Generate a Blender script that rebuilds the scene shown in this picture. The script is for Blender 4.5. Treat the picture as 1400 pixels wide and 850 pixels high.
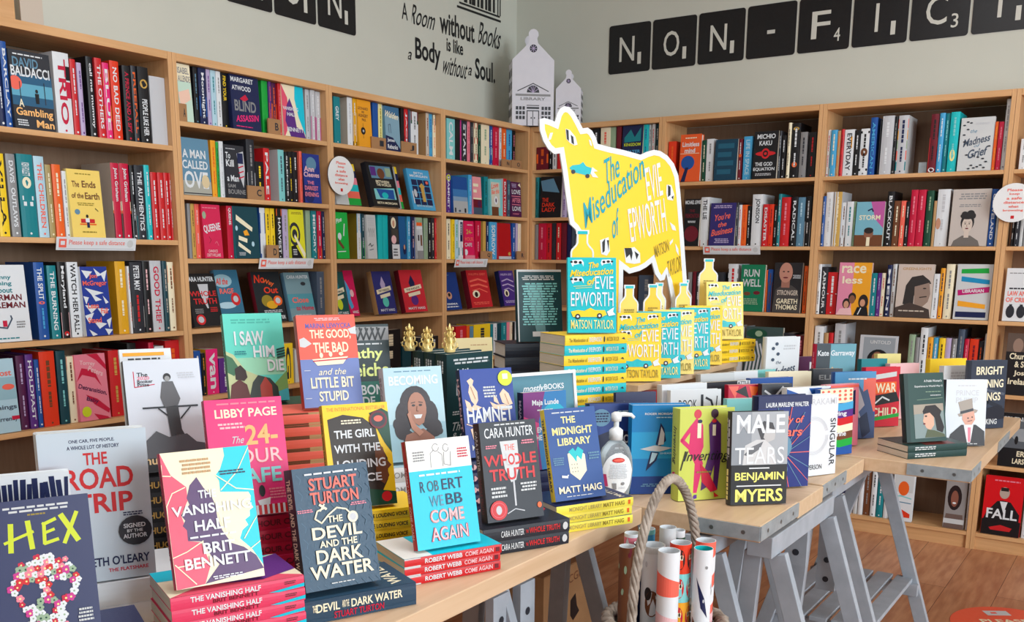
import bpy, bmesh, math, random
from mathutils import Vector, Matrix
random.seed(7)
for o in list(bpy.data.objects):
    bpy.data.objects.remove(o, do_unlink=True)
SC = bpy.context.scene
COL = SC.collection
PI = math.pi

# ------------------------------------------------------------------ camera
F_PX, PX0, PY0 = 1324.83, 700.0, 619.54          # focal length and optical axis in the 1400x850 frame
CAM = Vector((3.0882, -4.8051, 1.3205))
RIGHT = Vector((0.83179936, 0.55503234, 0.00699504))
UP = Vector((-0.11602963, 0.16153667, 0.98002195))
FWD = Vector((-0.54281392, 0.81599326, -0.1987663))
cd = bpy.data.cameras.new('camera')
cam = bpy.data.objects.new('camera', cd)
COL.objects.link(cam)
m = Matrix((RIGHT, UP, -FWD)).transposed().to_4x4()
m.translation = CAM
cam.matrix_world = m
cd.sensor_fit = 'HORIZONTAL'
cd.sensor_width = 36
cd.lens = 36 * F_PX / 1400
cd.shift_y = (PY0 - 425) / 1400
cd.clip_start = 0.02
SC.camera = cam

# ------------------------------------------------------------------ light and exposure
SC.view_settings.view_transform = 'Standard'
SC.view_settings.look = 'None'
SC.view_settings.exposure = -0.15
SC.view_settings.gamma = 1
SC.view_settings.use_curve_mapping = False
W = bpy.data.worlds.new('daylight')
SC.world = W
W.use_nodes = True
W.node_tree.nodes['Background'].inputs[0].default_value = (0.86, 0.93, 1.0, 1)
W.node_tree.nodes['Background'].inputs[1].default_value = 0.28

def area(name, loc, target, sx, sy, power, col):
    l = bpy.data.lights.new(name, 'AREA')
    l.shape = 'RECTANGLE'; l.size = sx; l.size_y = sy; l.energy = power; l.color = col
    o = bpy.data.objects.new(name, l); COL.objects.link(o)
    o.location = loc
    o.rotation_euler = (Vector(target) - Vector(loc)).to_track_quat('-Z', 'Y').to_euler()
    return o
area('shopfront_window_light', (7.4, -4.0, 1.95), (0.3, -2.0, 1.3), 3.4, 2.2, 320, (0.86, 0.95, 1.0))
area('ceiling_light_front', (2.0, -3.4, 2.85), (1.9, -3.2, 0), 1.2, 0.6, 26, (0.97, 0.98, 1.0))
area('ceiling_light_back', (2.3, -1.3, 2.85), (2.1, -1.4, 0), 1.2, 0.6, 11, (0.97, 0.98, 1.0))

# ------------------------------------------------------------------ colours and materials
PAL = dict(
 red=(205,34,40), crimson=(198,22,62), pink=(232,130,150), hotpink=(233,40,120), palepink=(238,190,195), orange=(236,100,35), redorange=(226,58,28),
 salmon=(240,105,88), amber=(240,165,40), mustard=(222,165,30), yellow=(246,208,40), paleyellow=(240,228,150), cream=(240,230,200), white=(224,228,233),
 silver=(196,198,204), grey=(140,140,142), palegrey=(205,208,210), black=(24,24,28), charcoal=(44,46,54), navy=(24,34,78), blue=(30,82,160), sky=(72,165,215),
 steelblue=(96,140,168), slate=(70,84,104), paleblue=(178,212,228), teal=(22,128,138), turquoise=(24,190,196), aqua=(130,206,208), darkteal=(18,66,78), green=(24,165,62),
 darkgreen=(22,74,54), sage=(150,175,145), lime=(206,220,40), purple=(92,44,130), lilac=(186,170,208), plum=(84,30,74), maroon=(110,24,40), brown=(112,66,40),
 tan=(190,150,104), khaki=(170,150,96), gold=(200,160,80), cyan=(10,196,222), olive=(150,130,40), magenta=(200,50,140), skin=(205,150,122), darkskin=(140,92,70), hair=(40,32,32), beige=(205,192,178), mint=(92,204,188))
WORD = dict(redorange='orange-red', hotpink='bright pink', palepink='pale pink', paleyellow='pale yellow', silver='silver-grey', palegrey='pale grey',
 steelblue='steel blue', paleblue='pale blue', darkteal='dark teal', darkgreen='dark green', sky='sky-blue', aqua='pale aqua', lilac='lilac', navy='navy blue')
def word(c): return WORD.get(c, c)
def lin(c):
    out = []
    for v in c[:3]:
        v = v / 255.0
        out.append(v / 12.92 if v <= 0.04045 else ((v + 0.055) / 1.055) ** 2.4)
    return (out[0], out[1], out[2], 1)
MATS = {}
def print_mat(c):
    """printed card: flat ink colour, gloss broken up by a fine noise"""
    rgb = PAL[c] if isinstance(c, str) else tuple(c)
    key = ('print',) + rgb
    if key in MATS: return MATS[key]
    mt = bpy.data.materials.new('printed_card_%02x%02x%02x' % rgb)
    mt.use_nodes = True
    nt = mt.node_tree; b = nt.nodes['Principled BSDF']
    b.inputs['Base Color'].default_value = lin(rgb)
    b.inputs['Specular IOR Level'].default_value = 0.35
    n = nt.nodes.new('ShaderNodeTexNoise'); n.inputs['Scale'].default_value = 60
    r = nt.nodes.new('ShaderNodeMapRange'); r.inputs['To Min'].default_value = 0.34; r.inputs['To Max'].default_value = 0.5
    nt.links.new(n.outputs['Fac'], r.inputs['Value']); nt.links.new(r.outputs['Result'], b.inputs['Roughness'])
    MATS[key] = mt
    return mt
def surf(name, c, rough=0.6, metal=0.0, spec=0.4, noise=None, bump=None, scale=(1, 1, 1), detail=4):
    """plain procedural surface; noise=(scale, second colour, strength) ; bump=(scale, strength)"""
    if name in MATS: return MATS[name]
    mt = bpy.data.materials.new(name); mt.use_nodes = True
    nt = mt.node_tree; b = nt.nodes['Principled BSDF']
    b.inputs['Roughness'].default_value = rough; b.inputs['Metallic'].default_value = metal
    b.inputs['Specular IOR Level'].default_value = spec
    tc = nt.nodes.new('ShaderNodeTexCoord'); mp = nt.nodes.new('ShaderNodeMapping'); mp.inputs['Scale'].default_value = scale
    nt.links.new(tc.outputs['Object'], mp.inputs['Vector'])
    b.inputs['Base Color'].default_value = lin(c)
    n = nt.nodes.new('ShaderNodeTexNoise'); n.inputs['Detail'].default_value = detail
    n.inputs['Scale'].default_value = noise[0] if noise else 30
    nt.links.new(mp.outputs['Vector'], n.inputs['Vector'])
    if noise:
        mx = nt.nodes.new('ShaderNodeMix'); mx.data_type = 'RGBA'
        mx.inputs['A'].default_value = lin(c); mx.inputs['B'].default_value = lin(noise[1])
        rp = nt.nodes.new('ShaderNodeMapRange'); rp.inputs['From Min'].default_value = 0.35; rp.inputs['From Max'].default_value = 0.65
        rp.inputs['To Max'].default_value = noise[2]
        nt.links.new(n.outputs['Fac'], rp.inputs['Value']); nt.links.new(rp.outputs['Result'], mx.inputs['Factor'])
        nt.links.new(mx.outputs['Result'], b.inputs['Base Color'])
    if bump:
        n2 = nt.nodes.new('ShaderNodeTexNoise'); n2.inputs['Scale'].default_value = bump[0]
        bp = nt.nodes.new('ShaderNodeBump'); bp.inputs['Strength'].default_value = bump[1]; bp.inputs['Distance'].default_value = 0.002
        nt.links.new(mp.outputs['Vector'], n2.inputs['Vector']); nt.links.new(n2.outputs['Fac'], bp.inputs['Height'])
        nt.links.new(bp.outputs['Normal'], b.inputs['Normal'])
    MATS[name] = mt
    return mt
BEECH = surf('beech_veneer_upright', (222,174,124), 0.45, noise=(5, (202,150,98), 0.6), scale=(14, 14, 0.7))
BEECH_X = surf('beech_veneer_along_x', (222,174,124), 0.45, noise=(5, (202,150,98), 0.6), scale=(0.7, 14, 14))
BEECH_Y = surf('beech_veneer_along_y', (222,174,124), 0.45, noise=(5, (202,150,98), 0.6), scale=(14, 0.7, 14))
BACKB = surf('bookcase_back_board', (142,114,92), 0.6, noise=(5, (126,98,76), 0.6), scale=(10, 10, 0.8))
TOPWOOD = surf('table_board_wood', (214,184,152), 0.42, noise=(4, (196,162,126), 0.6), scale=(12, 0.8, 12))
PLY = surf('plywood', (210,182,150), 0.55, noise=(6, (194,162,126), 0.5), scale=(1.5, 9, 9))
GREYP = surf('grey_painted_wood', (166,173,183), 0.5, noise=(7, (146,154,164), 0.6), scale=(3, 3, 3))
STEEL = surf('galvanised_steel', (168,178,184), 0.42, 0.3, noise=(40, (140,150,158), 0.6))
PAGES = surf('book_page_edges', (222,212,196), 0.8, spec=0.2, noise=(6, (186,174,156), 0.75), scale=(3, 420, 3))
PAGES_W = surf('white_page_edges', (236,234,228), 0.8, spec=0.2, noise=(6, (206,202,196), 0.7), scale=(3, 420, 3))
CARD = surf('brown_cardboard', (172,128,88), 0.8, noise=(12, (154,112,74), 0.5))
WHITEPAPER = surf('white_paper', (238,240,242), 0.6, noise=(20, (228,230,234), 0.4))
BLACKV = surf('black_vinyl', (20,20,24), 0.35, noise=(60, (28,28,32), 0.5))

# ------------------------------------------------------------------ mesh helpers
def tag(o, label=None, cat=None, group=None, kind=None):
    if label: o['label'] = label
    if cat: o['category'] = cat
    if group: o['group'] = group
    if kind: o['kind'] = kind
    return o
class MB:
    """collects polygons with materials, then links them as ONE mesh object"""
    def __init__(s): s.v = []; s.f = []; s.mi = []; s.mats = []; s.smooth = []
    def slot(s, mt):
        if mt not in s.mats: s.mats.append(mt)
        return s.mats.index(mt)
    def poly(s, pts, mt, sm=False):
        i = len(s.v); s.v += [tuple(p) for p in pts]; s.f.append(list(range(i, i + len(pts)))); s.mi.append(s.slot(mt)); s.smooth.append(sm)
    def mesh(s, vs, fs, mt, sm=False):
        i = len(s.v); s.v += [tuple(p) for p in vs]; k = s.slot(mt)
        for f in fs: s.f.append([i + a for a in f]); s.mi.append(k); s.smooth.append(sm)
    def box(s, x0, x1, y0, y1, z0, z1, mt, M=None):
        vs = [Vector((x, y, z)) for z in (z0, z1) for y in (y0, y1) for x in (x0, x1)]
        if M is not None: vs = [M @ v for v in vs]
        s.mesh(vs, [(0,2,3,1),(4,5,7,6),(0,1,5,4),(2,6,7,3),(0,4,6,2),(1,3,7,5)], mt)
    def bar(s, a, b, w, d, mt, side=(0, 1, 0)):
        """rectangular bar from a to b; w across, d along 'side'"""
        a = Vector(a); b = Vector(b); ax = (b - a).normalized(); sd = Vector(side); sd = (sd - ax * sd.dot(ax)).normalized(); cr = ax.cross(sd)
        vs = []
        for p in (a, b):
            for i, j in ((-1, -1), (1, -1), (1, 1), (-1, 1)): vs.append(p + cr * (i * w / 2) + sd * (j * d / 2))
        s.mesh(vs, [(0,3,2,1),(4,5,6,7),(0,1,5,4),(1,2,6,5),(2,3,7,6),(3,0,4,7)], mt)
    def tube(s, pts, r, mt, n=8, closed=False):
        pts = [Vector(p) for p in pts]; rings = []; vs = []
        N = len(pts); prev = None
        for i, p in enumerate(pts):
            a = pts[(i - 1) % N] if (closed or i > 0) else p; b = pts[(i + 1) % N] if (closed or i < N - 1) else p
            t = (b - a).normalized()
            if prev is None: prev = t.orthogonal().normalized()
            u = (prev - t * prev.dot(t)).normalized(); prev = u; w = t.cross(u)
            rr = r(i / max(1, N - 1)) if callable(r) else r
            for k in range(n):
                an = 2 * PI * k / n; vs.append(p + u * (rr * math.cos(an)) + w * (rr * math.sin(an)))
        fs = []
        M = N if closed else N - 1
        for i in range(M):
            j = (i + 1) % N
            for k in range(n):
                fs.append((i * n + k, i * n + (k + 1) % n, j * n + (k + 1) % n, j * n + k))
        if not closed: fs.append(tuple(range(n))[::-1]); fs.append(tuple((N - 1) * n + k for k in range(n)))
        s.mesh(vs, fs, mt, True)
    def lathe(s, prof, mt, n=24, sy=1.0, M=None, caps=True):
        vs = []; fs = []
        for r, z in prof:
            for k in range(n):
                a = 2 * PI * k / n; vs.append(Vector((r * math.cos(a), sy * r * math.sin(a), z)))
        if M is not None: vs = [M @ v for v in vs]
        for i in range(len(prof) - 1):
            for k in range(n): fs.append((i*n+k, i*n+(k+1)%n, (i+1)*n+(k+1)%n, (i+1)*n+k))
        if caps: fs.append(tuple(range(n))[::-1]); fs.append(tuple((len(prof)-1)*n+k for k in range(n)))
        s.mesh(vs, fs, mt, True)
    def prism(s, pts, d0, d1, mt, M, side=None):
        """2D outline (x,z) extruded along y from d0 to d1 in frame M"""
        n = len(pts)
        A = [M @ Vector((p[0], d0, p[1])) for p in pts]; B = [M @ Vector((p[0], d1, p[1])) for p in pts]
        s.mesh(A + B, [tuple(range(n)), tuple(range(2*n-1, n-1, -1))], mt)
        s.mesh(A + B, [(i, i+n, (i+1) % n + n, (i+1) % n) for i in range(n)], side or mt)
    def build(s, name, parent=None, M=None, bevel=0):
        me = bpy.data.meshes.new(name)
        me.from_pydata([tuple(v) for v in s.v], [], s.f)
        for mt in s.mats: me.materials.append(mt)
        me.polygons.foreach_set('material_index', s.mi)
        me.polygons.foreach_set('use_smooth', s.smooth)
        me.update()
        o = bpy.data.objects.new(name, me); COL.objects.link(o)
        if parent: o.parent = parent
        if M is not None: o.matrix_world = M
        if bevel:
            bm = bmesh.new(); bm.from_mesh(me); bmesh.ops.remove_doubles(bm, verts=bm.verts, dist=1e-6)
            bmesh.ops.recalc_face_normals(bm, faces=bm.faces); bm.to_mesh(me); bm.free()
            b = o.modifiers.new('edge', 'BEVEL'); b.width = bevel; b.segments = 2; b.limit_method = 'ANGLE'
        return o
def empty(name, M, label=None, cat=None, group=None):
    o = bpy.data.objects.new(name, None); o.empty_display_size = 0.05; COL.objects.link(o)
    o.matrix_world = M
    return tag(o, label, cat, group)
def frame(x, y, z, yaw=0.0, lean=0.0):
    """upright frame: local x runs along the face, -y is the facing side, leaning back by 'lean' degrees"""
    return Matrix.Translation((x, y, z)) @ Matrix.Rotation(math.radians(yaw), 4, 'Z') @ Matrix.Rotation(-math.radians(lean), 4, 'X')

# where things of the photograph stand: sight lines cut with the real planes of the room
def sight(px, py): return FWD + RIGHT * ((px - PX0) / F_PX) - UP * ((py - PY0) / F_PX)
def at_z(px, py, z):
    r = sight(px, py); return CAM + r * ((z - CAM.z) / r.z)
def at_x(px, py, x):
    r = sight(px, py); return CAM + r * ((x - CAM.x) / r.x)
def at_y(px, py, y):
    r = sight(px, py); return CAM + r * ((y - CAM.y) / r.y)
def proj(P):
    q = Vector(P) - CAM; d = q.dot(FWD)
    return PX0 + F_PX * q.dot(RIGHT) / d, PY0 - F_PX * q.dot(UP) / d
def along(P, D, px):
    """point of the line P+tD seen in picture column px"""
    k = (px - PX0) / F_PX
    q = P - CAM
    t = (k * q.dot(FWD) - q.dot(RIGHT)) / (D.dot(RIGHT) - k * D.dot(FWD))
    return P + D * t
def height_at(P, py):
    """height above P that is seen in picture row py"""
    k = -(py - PY0) / F_PX; q = P - CAM; D = Vector((0, 0, 1))
    return (k * q.dot(FWD) - q.dot(UP)) / (D.dot(UP) - k * D.dot(FWD))

# ------------------------------------------------------------------ lettering
TXT = {}
def glyphs(s, bold=False):
    key = (s, bold)
    if key in TXT: return TXT[key]
    cu = bpy.data.curves.new('t', 'FONT'); cu.body = s; cu.size = 1; cu.resolution_u = 3; cu.offset = 0.022 if bold else 0.004
    o = bpy.data.objects.new('t', cu); COL.objects.link(o)
    dg = bpy.context.evaluated_depsgraph_get()
    me = bpy.data.meshes.new_from_object(o.evaluated_get(dg))
    vs = [(v.co.x, v.co.y) for v in me.vertices]; fs = [tuple(p.vertices) for p in me.polygons]
    bpy.data.objects.remove(o, do_unlink=True); bpy.data.curves.remove(cu); bpy.data.meshes.remove(me)
    if vs:
        x0 = min(v[0] for v in vs); x1 = max(v[0] for v in vs); y0 = min(v[1] for v in vs); y1 = max(v[1] for v in vs)
        sx = max(1e-6, x1 - x0); sy = max(1e-6, y1 - y0)
        vs = [((v[0] - x0) / sx, (v[1] - y0) / sy) for v in vs]
    TXT[key] = (vs, fs)
    return TXT[key]
def ell(cx, cy, rx, ry, n=18, a0=0, a1=360):
    full = abs(a1 - a0) >= 360
    return [(cx + rx * math.cos(math.radians(a0 + (a1 - a0) * i / (n if full else n - 1))), cy + ry * math.sin(math.radians(a0 + (a1 - a0) * i / (n if full else n - 1)))) for i in range(n)]
def thick(pts, w):
    """polyline -> list of quads of width w"""
    out = []
    for a, b in zip(pts, pts[1:]):
        dx, dy = b[0] - a[0], b[1] - a[1]; L = math.hypot(dx, dy) or 1e-6
        nx, ny = -dy / L * w / 2, dx / L * w / 2; ex, ey = dx / L * w * .25, dy / L * w * .25
        out.append([(a[0]+nx-ex, a[1]+ny-ey), (a[0]-nx-ex, a[1]-ny-ey), (b[0]-nx+ex, b[1]-ny+ey), (b[0]+nx+ex, b[1]+ny+ey)])
    return out
def art(mb, cmds, toP, asp=1.0, step=0.00012, base=0.0003):
    """print a list of drawing commands on a surface. Coordinates 0..1, y downwards; toP(x, y, lift) gives the 3D point."""
    lift = base; step = min(step, .003 / max(1, len(cmds)))
    cl = lambda v: min(1.0, max(0.0, v)); raw = toP
    toP = lambda x, y, l: raw(cl(x), cl(y), l)
    rnd = random.Random(len(cmds) * 17 + 3)
    for c in cmds:
        k = c[0]; lift += step
        if k == 'r':
            _, x, y, w, h, col = c; mb.poly([toP(*p, lift) for p in ((x, y+h), (x+w, y+h), (x+w, y), (x, y))], print_mat(col))
        elif k == 'e':
            _, x, y, rx, ry, col = c; mb.poly([toP(p[0], p[1], lift) for p in ell(x, y, rx, ry)[::-1]], print_mat(col))
        elif k == 'p':
            pts = c[1]; ar = sum(a[0]*b[1]-b[0]*a[1] for a, b in zip(pts, pts[1:] + pts[:1]))
            if ar > 0: pts = pts[::-1]
            mb.poly([toP(*p, lift) for p in pts], print_mat(c[2]))
        elif k == 'l':
            for q in thick([(p[0], p[1] / asp) for p in c[1]], c[2]): mb.poly([toP(p[0], p[1] * asp, lift) for p in q[::-1]], print_mat(c[3]))
        elif k == 't':
            txt, x, y, w, h, col = c[1:7]; opt = c[7] if len(c) > 7 else ''; rot = c[8] if len(c) > 8 else 0
            vs, fs = glyphs(txt, 'b' in opt)
            sh = 0.35 if 's' in opt else (0.18 if 'i' in opt else 0)
            P = []
            ca, sa = math.cos(math.radians(rot)), math.sin(math.radians(rot))
            for a, b in vs:
                xx = (a - 0.5) * w + sh * (b - 0.5) * h / asp; yy = (0.5 - b) * h / asp      # in units of the width
                X = xx * ca + yy * sa; Y = -xx * sa + yy * ca
                P.append(toP(x + w / 2 + X, y + h / 2 + Y * asp, lift))
            mb.mesh(P, fs, print_mat(col))
        elif k == 'n':
            _, x, y, w, h, n, col = c
            for i in range(n):
                yy = y + h * (i + 0.15) / n; hh = h * 0.55 / n; xx = x + w * rnd.uniform(0, 0.1); end = x + w * rnd.uniform(0.85, 1)
                while xx < end:
                    ww = min(end - xx, w * rnd.uniform(0.08, 0.2))
                    mb.poly([toP(*p, lift) for p in ((xx, yy+hh), (xx+ww, yy+hh), (xx+ww, yy), (xx, yy))], print_mat(col)); xx += ww + w * 0.03

# ------------------------------------------------------------------ books
def book_parts(root, w, h, t, cover, spine=None, back=None, front=None, spine_art=None, hard=False, back_art=None, pages=None, bulge=None, stickers=None):
    """a book standing in local axes: spine at x=0, front cover on the plane y=0 (facing -y), z up. Parts: cover, page_block."""
    b = 0.0024 if hard else 0.0009; t = max(t, 2 * b + 0.003)
    bu = (0.003 if hard else 0.0012) if bulge is None else bulge
    inset = 0.0035 if hard else 0.0004
    cm, sm, km = print_mat(cover), print_mat(spine or cover), print_mat(back or spine or cover)
    mb = MB()
    n = 4
    arc = [(-bu * (1 - (2 * i / n - 1) ** 2), t * i / n) for i in range(n + 1)]
    outer = [(w, 0)] + arc + [(w, t)]; inner = [(w, t - b), (b, t - b), (b, b), (w, b)]
    prof = outer + inner; N = len(prof)
    lo = [(x, y, 0) for x, y in prof]; hi = [(x, y, h) for x, y in prof]
    for i in range(N):
        j = (i + 1) % N
        mt = cm if i == 0 or i >= len(outer) - 1 else (sm if 1 <= i <= n else km)
        mb.mesh([lo[i], lo[j], hi[j], hi[i]], [(3, 2, 1, 0)], mt)
    # top and bottom rims as strips
    for z, fl in ((0, 0), (h, 1)):
        for q in ([(0, 0), (w, 0), (w, b), (b, b)], [(0, 0), (b, b), (b, t-b), (0, t)], [(0, t), (b, t-b), (w, t-b), (w, t)]):
            pts = [(x, y, z) for x, y in q]
            mb.poly(pts if fl else pts[::-1], cm)
        mb.poly([(x, y, z) for x, y in (arc if not fl else arc[::-1])], sm)
    if front: art(mb, front, lambda x, y, l: (x * w, -l, h * (1 - y)), w / h)
    if back_art: art(mb, back_art, lambda x, y, l: (w * (1 - x), t + l, h * (1 - y)), w / h)
    if spine_art:
        def sp(s, q, l): return (-bu * (1 - (2 * q - 1) ** 2) - l - 0.0001, t * q, h * (1 - s))
        art(mb, spine_art, sp, h / t)
    cov = mb.build('cover', root)
    if stickers:
        sk = MB(); art(sk, stickers, lambda x, y, l: (x * w, -l, h * (1 - y)), w / h, base=0.003); sk.build('sticker', cov)
    pb = MB(); pb.box(b, w - inset - 0.0004, b, t - b, inset + 0.0003, h - inset - 0.0003, pages or (PAGES_W if hard else PAGES)); pb.build('page_block', root)
def standing(name, label, x, y, z, yaw, lean, w, h, t, cover, group=None, roll=0, **k):
    r = empty(name, frame(x, y, z, yaw, lean), label, 'book', group)
    book_parts(r, w, h, t, cover, **k)
    return r
LAY = Matrix(((0, 0, 1, 0), (1, 0, 0, 0), (0, 1, 0, 0), (0, 0, 0, 1)))
def flat(name, label, x, y, z, yaw, w, h, t, cover, group=None, **k):
    """a book lying on its back, front cover up, spine along the facing edge from (x,y) rightwards for h"""
    ya = math.radians(yaw); u = Vector((math.cos(ya), math.sin(ya), 0)); n = Vector((math.sin(ya), -math.cos(ya), 0))
    # local x -> -n, local y -> -z, local z -> -u ; spine starts (top of the book) at the viewer's left
    M = Matrix((( -n.x, 0, -u.x, x + u.x * h), (-n.y, 0, -u.y, y + u.y * h), (0, -1, 0, z + t), (0, 0, 0, 1)))
    r = empty(name, M, label, 'book', group)
    book_parts(r, w, h, t, cover, **k)
    return r
def spine_text(txt, col, s0=.08, s1=.9, bold=True, q0=.26, q1=.74):
    """title along a spine: s runs from head to tail, letters stand towards the front cover"""
    return ('t', txt, s0, q0, s1 - s0, q1 - q0, col, 'b' if bold else '')

# ------------------------------------------------------------------ room shell
TOPZ = 2.036
RB = [0.0, 0.8128, 1.6406, 2.4592, 3.278]
def wall_paint(): return surf('olive_grey_wall_paint', (210,212,202), 0.75, noise=(3, (205,207,197), 0.6), bump=(120, 0.08))
def struct(name, mb, **k): return tag(mb.build(name, **k), kind='structure')
mb = MB(); mb.box(-0.37, -0.29, -8.0, 0.37, 0, 2.95, wall_paint()); struct('wall_left', mb)
mb = MB(); mb.box(-0.29, 7.6, 0.29, 0.37, 0, 2.95, wall_paint()); struct('wall_right', mb)
mb = MB(); mb.box(-0.37, 7.6, -8.0, 0.37, 2.95, 3.0, surf('ceiling_white', (236,236,230), 0.8, noise=(3, (230,230,224), 0.5))); struct('ceiling', mb)
def floor_mat():
    mt = bpy.data.materials.new('laminate_floor'); mt.use_nodes = True
    nt = mt.node_tree; b = nt.nodes['Principled BSDF']; b.inputs['Roughness'].default_value = 0.4
    tc = nt.nodes.new('ShaderNodeTexCoord'); mp = nt.nodes.new('ShaderNodeMapping'); mp.inputs['Rotation'].default_value = (0, 0, PI / 2)
    br = nt.nodes.new('ShaderNodeTexBrick'); br.inputs['Scale'].default_value = 1
    br.inputs['Brick Width'].default_value = 1.3; br.inputs['Row Height'].default_value = 0.19; br.inputs['Mortar Size'].default_value = 0.0012
    br.inputs['Color1'].default_value = lin((214,160,122)); br.inputs['Color2'].default_value = lin((194,138,100)); br.inputs['Mortar'].default_value = lin((104,64,42))
    nt.links.new(tc.outputs['Object'], mp.inputs['Vector']); nt.links.new(mp.outputs['Vector'], br.inputs['Vector'])
    mp2 = nt.nodes.new('ShaderNodeMapping'); mp2.inputs['Scale'].default_value = (9, 1.2, 1)
    n = nt.nodes.new('ShaderNodeTexNoise'); n.inputs['Scale'].default_value = 4; n.inputs['Detail'].default_value = 6
    nt.links.new(tc.outputs['Object'], mp2.inputs['Vector']); nt.links.new(mp2.outputs['Vector'], n.inputs['Vector'])
    mx = nt.nodes.new('ShaderNodeMix'); mx.data_type = 'RGBA'; mx.blend_type = 'MULTIPLY'
    rp = nt.nodes.new('ShaderNodeMapRange'); rp.inputs['From Min'].default_value = .35; rp.inputs['From Max'].default_value = .65; rp.inputs['To Min'].default_value = .0; rp.inputs['To Max'].default_value = .55
    nt.links.new(n.outputs['Fac'], rp.inputs['Value']); nt.links.new(rp.outputs['Result'], mx.inputs['Factor'])
    nt.links.new(br.outputs['Color'], mx.inputs['A']); mx.inputs['B'].default_value = lin((190,146,124))
    nt.links.new(mx.outputs['Result'], b.inputs['Base Color'])
    return mt
mb = MB(); mb.box(-0.37, 7.6, -8.0, 0.37, -0.05, 0, floor_mat()); struct('floor', mb)

# ------------------------------------------------------------------ bookcases
LEFT_Z = [1.802, 1.539, 1.305, 1.039, 0.775, 0.46, 0.08]
WIDE_Z = [1.710, 1.372, 1.037, 0.743, 0.41, 0.08]
RIGHT_Z = [1.705, 1.380, 1.055, 0.730, 0.405, 0.08]
TH = 0.018
def bookcase(side, a, b, levels, label):
    if side == 'L': M = Matrix(((0, -1, 0, 0), (1, 0, 0, a), (0, 0, 1, 0), (0, 0, 0, 1)))       # local x -> +Y, facing side -y -> +X
    else: M = Matrix.Translation((a, 0, 0))
    w = b - a; D = 0.275; hb = BEECH_X
    r = empty('bookcase', M, label, 'bookcase', 'beech bookcases along the two walls')
    g = 0.0006
    for x in (g, w - TH - g):
        q = MB(); q.box(x, x + TH, 0, D, 0, TOPZ, BEECH); q.build('side_panel', r, bevel=.001)
    q = MB(); q.box(TH + 2*g, w - TH - 2*g, 0.0005, D, TOPZ - 0.027, TOPZ, hb); q.build('top_panel', r, bevel=.001)
    for z in levels:
        q = MB(); q.box(TH + 2*g, w - TH - 2*g, 0.001, D - 0.006, z - TH, z - 0.0004, hb); q.build('shelf', r, bevel=.001)
    q = MB(); q.box(TH + 2*g, w - TH - 2*g, D - 0.005, D, 0.05, TOPZ - 0.03, BACKB); q.build('back_panel', r)
    q = MB(); q.box(TH + 2*g, w - TH - 2*g, 0.012, 0.03, 0, levels[-1] - TH - 0.001, hb); q.build('plinth', r)
    return r
CASES = {
 'U4': ('L', -3.2, -2.4, WIDE_Z, 'leftmost bookcase'), 'U3': ('L', -2.4, -1.6, LEFT_Z, 'second bookcase from left'), 'U2': ('L', -1.6, -0.8, LEFT_Z, 'third bookcase from left'),
 'U1': ('L', -0.8, 0, LEFT_Z, 'fourth bookcase from left'), 'Q': ('R', 0, RB[1], LEFT_Z, 'bookcase behind the yellow cow'), 'N1': ('R', RB[1], RB[2], RIGHT_Z, 'bookcase right of yellow cow'),
 'N2': ('R', RB[2], RB[3], RIGHT_Z, 'second bookcase from right'), 'N3': ('R', RB[3], RB[4], RIGHT_Z, 'rightmost bookcase')}
BL = {'U4': 'beech bookcase at the far left edge of the photo, its upper shelves taller', 'U3': 'beech bookcase second from the left along the lit left wall',
 'U2': 'beech bookcase third from the left, with round white sign on its left edge', 'U1': 'narrow-looking beech bookcase on the left wall next to the room corner',
 'Q': 'beech bookcase on the right wall mostly hidden by the yellow cow', 'N1': 'beech bookcase just right of the yellow cow under the letter tiles',
 'N2': 'beech bookcase second from the right, fully seen on the right wall', 'N3': 'beech bookcase cut off by the right edge of the photo'}
for k, c in CASES.items(): bookcase(c[0], c[1], c[2], c[3], BL[k])
mb = MB(); mb.box(-0.275, -0.001, 0.001, 0.275, TOPZ - 0.02, TOPZ, BEECH_X); struct('trim_1', mb)

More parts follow.
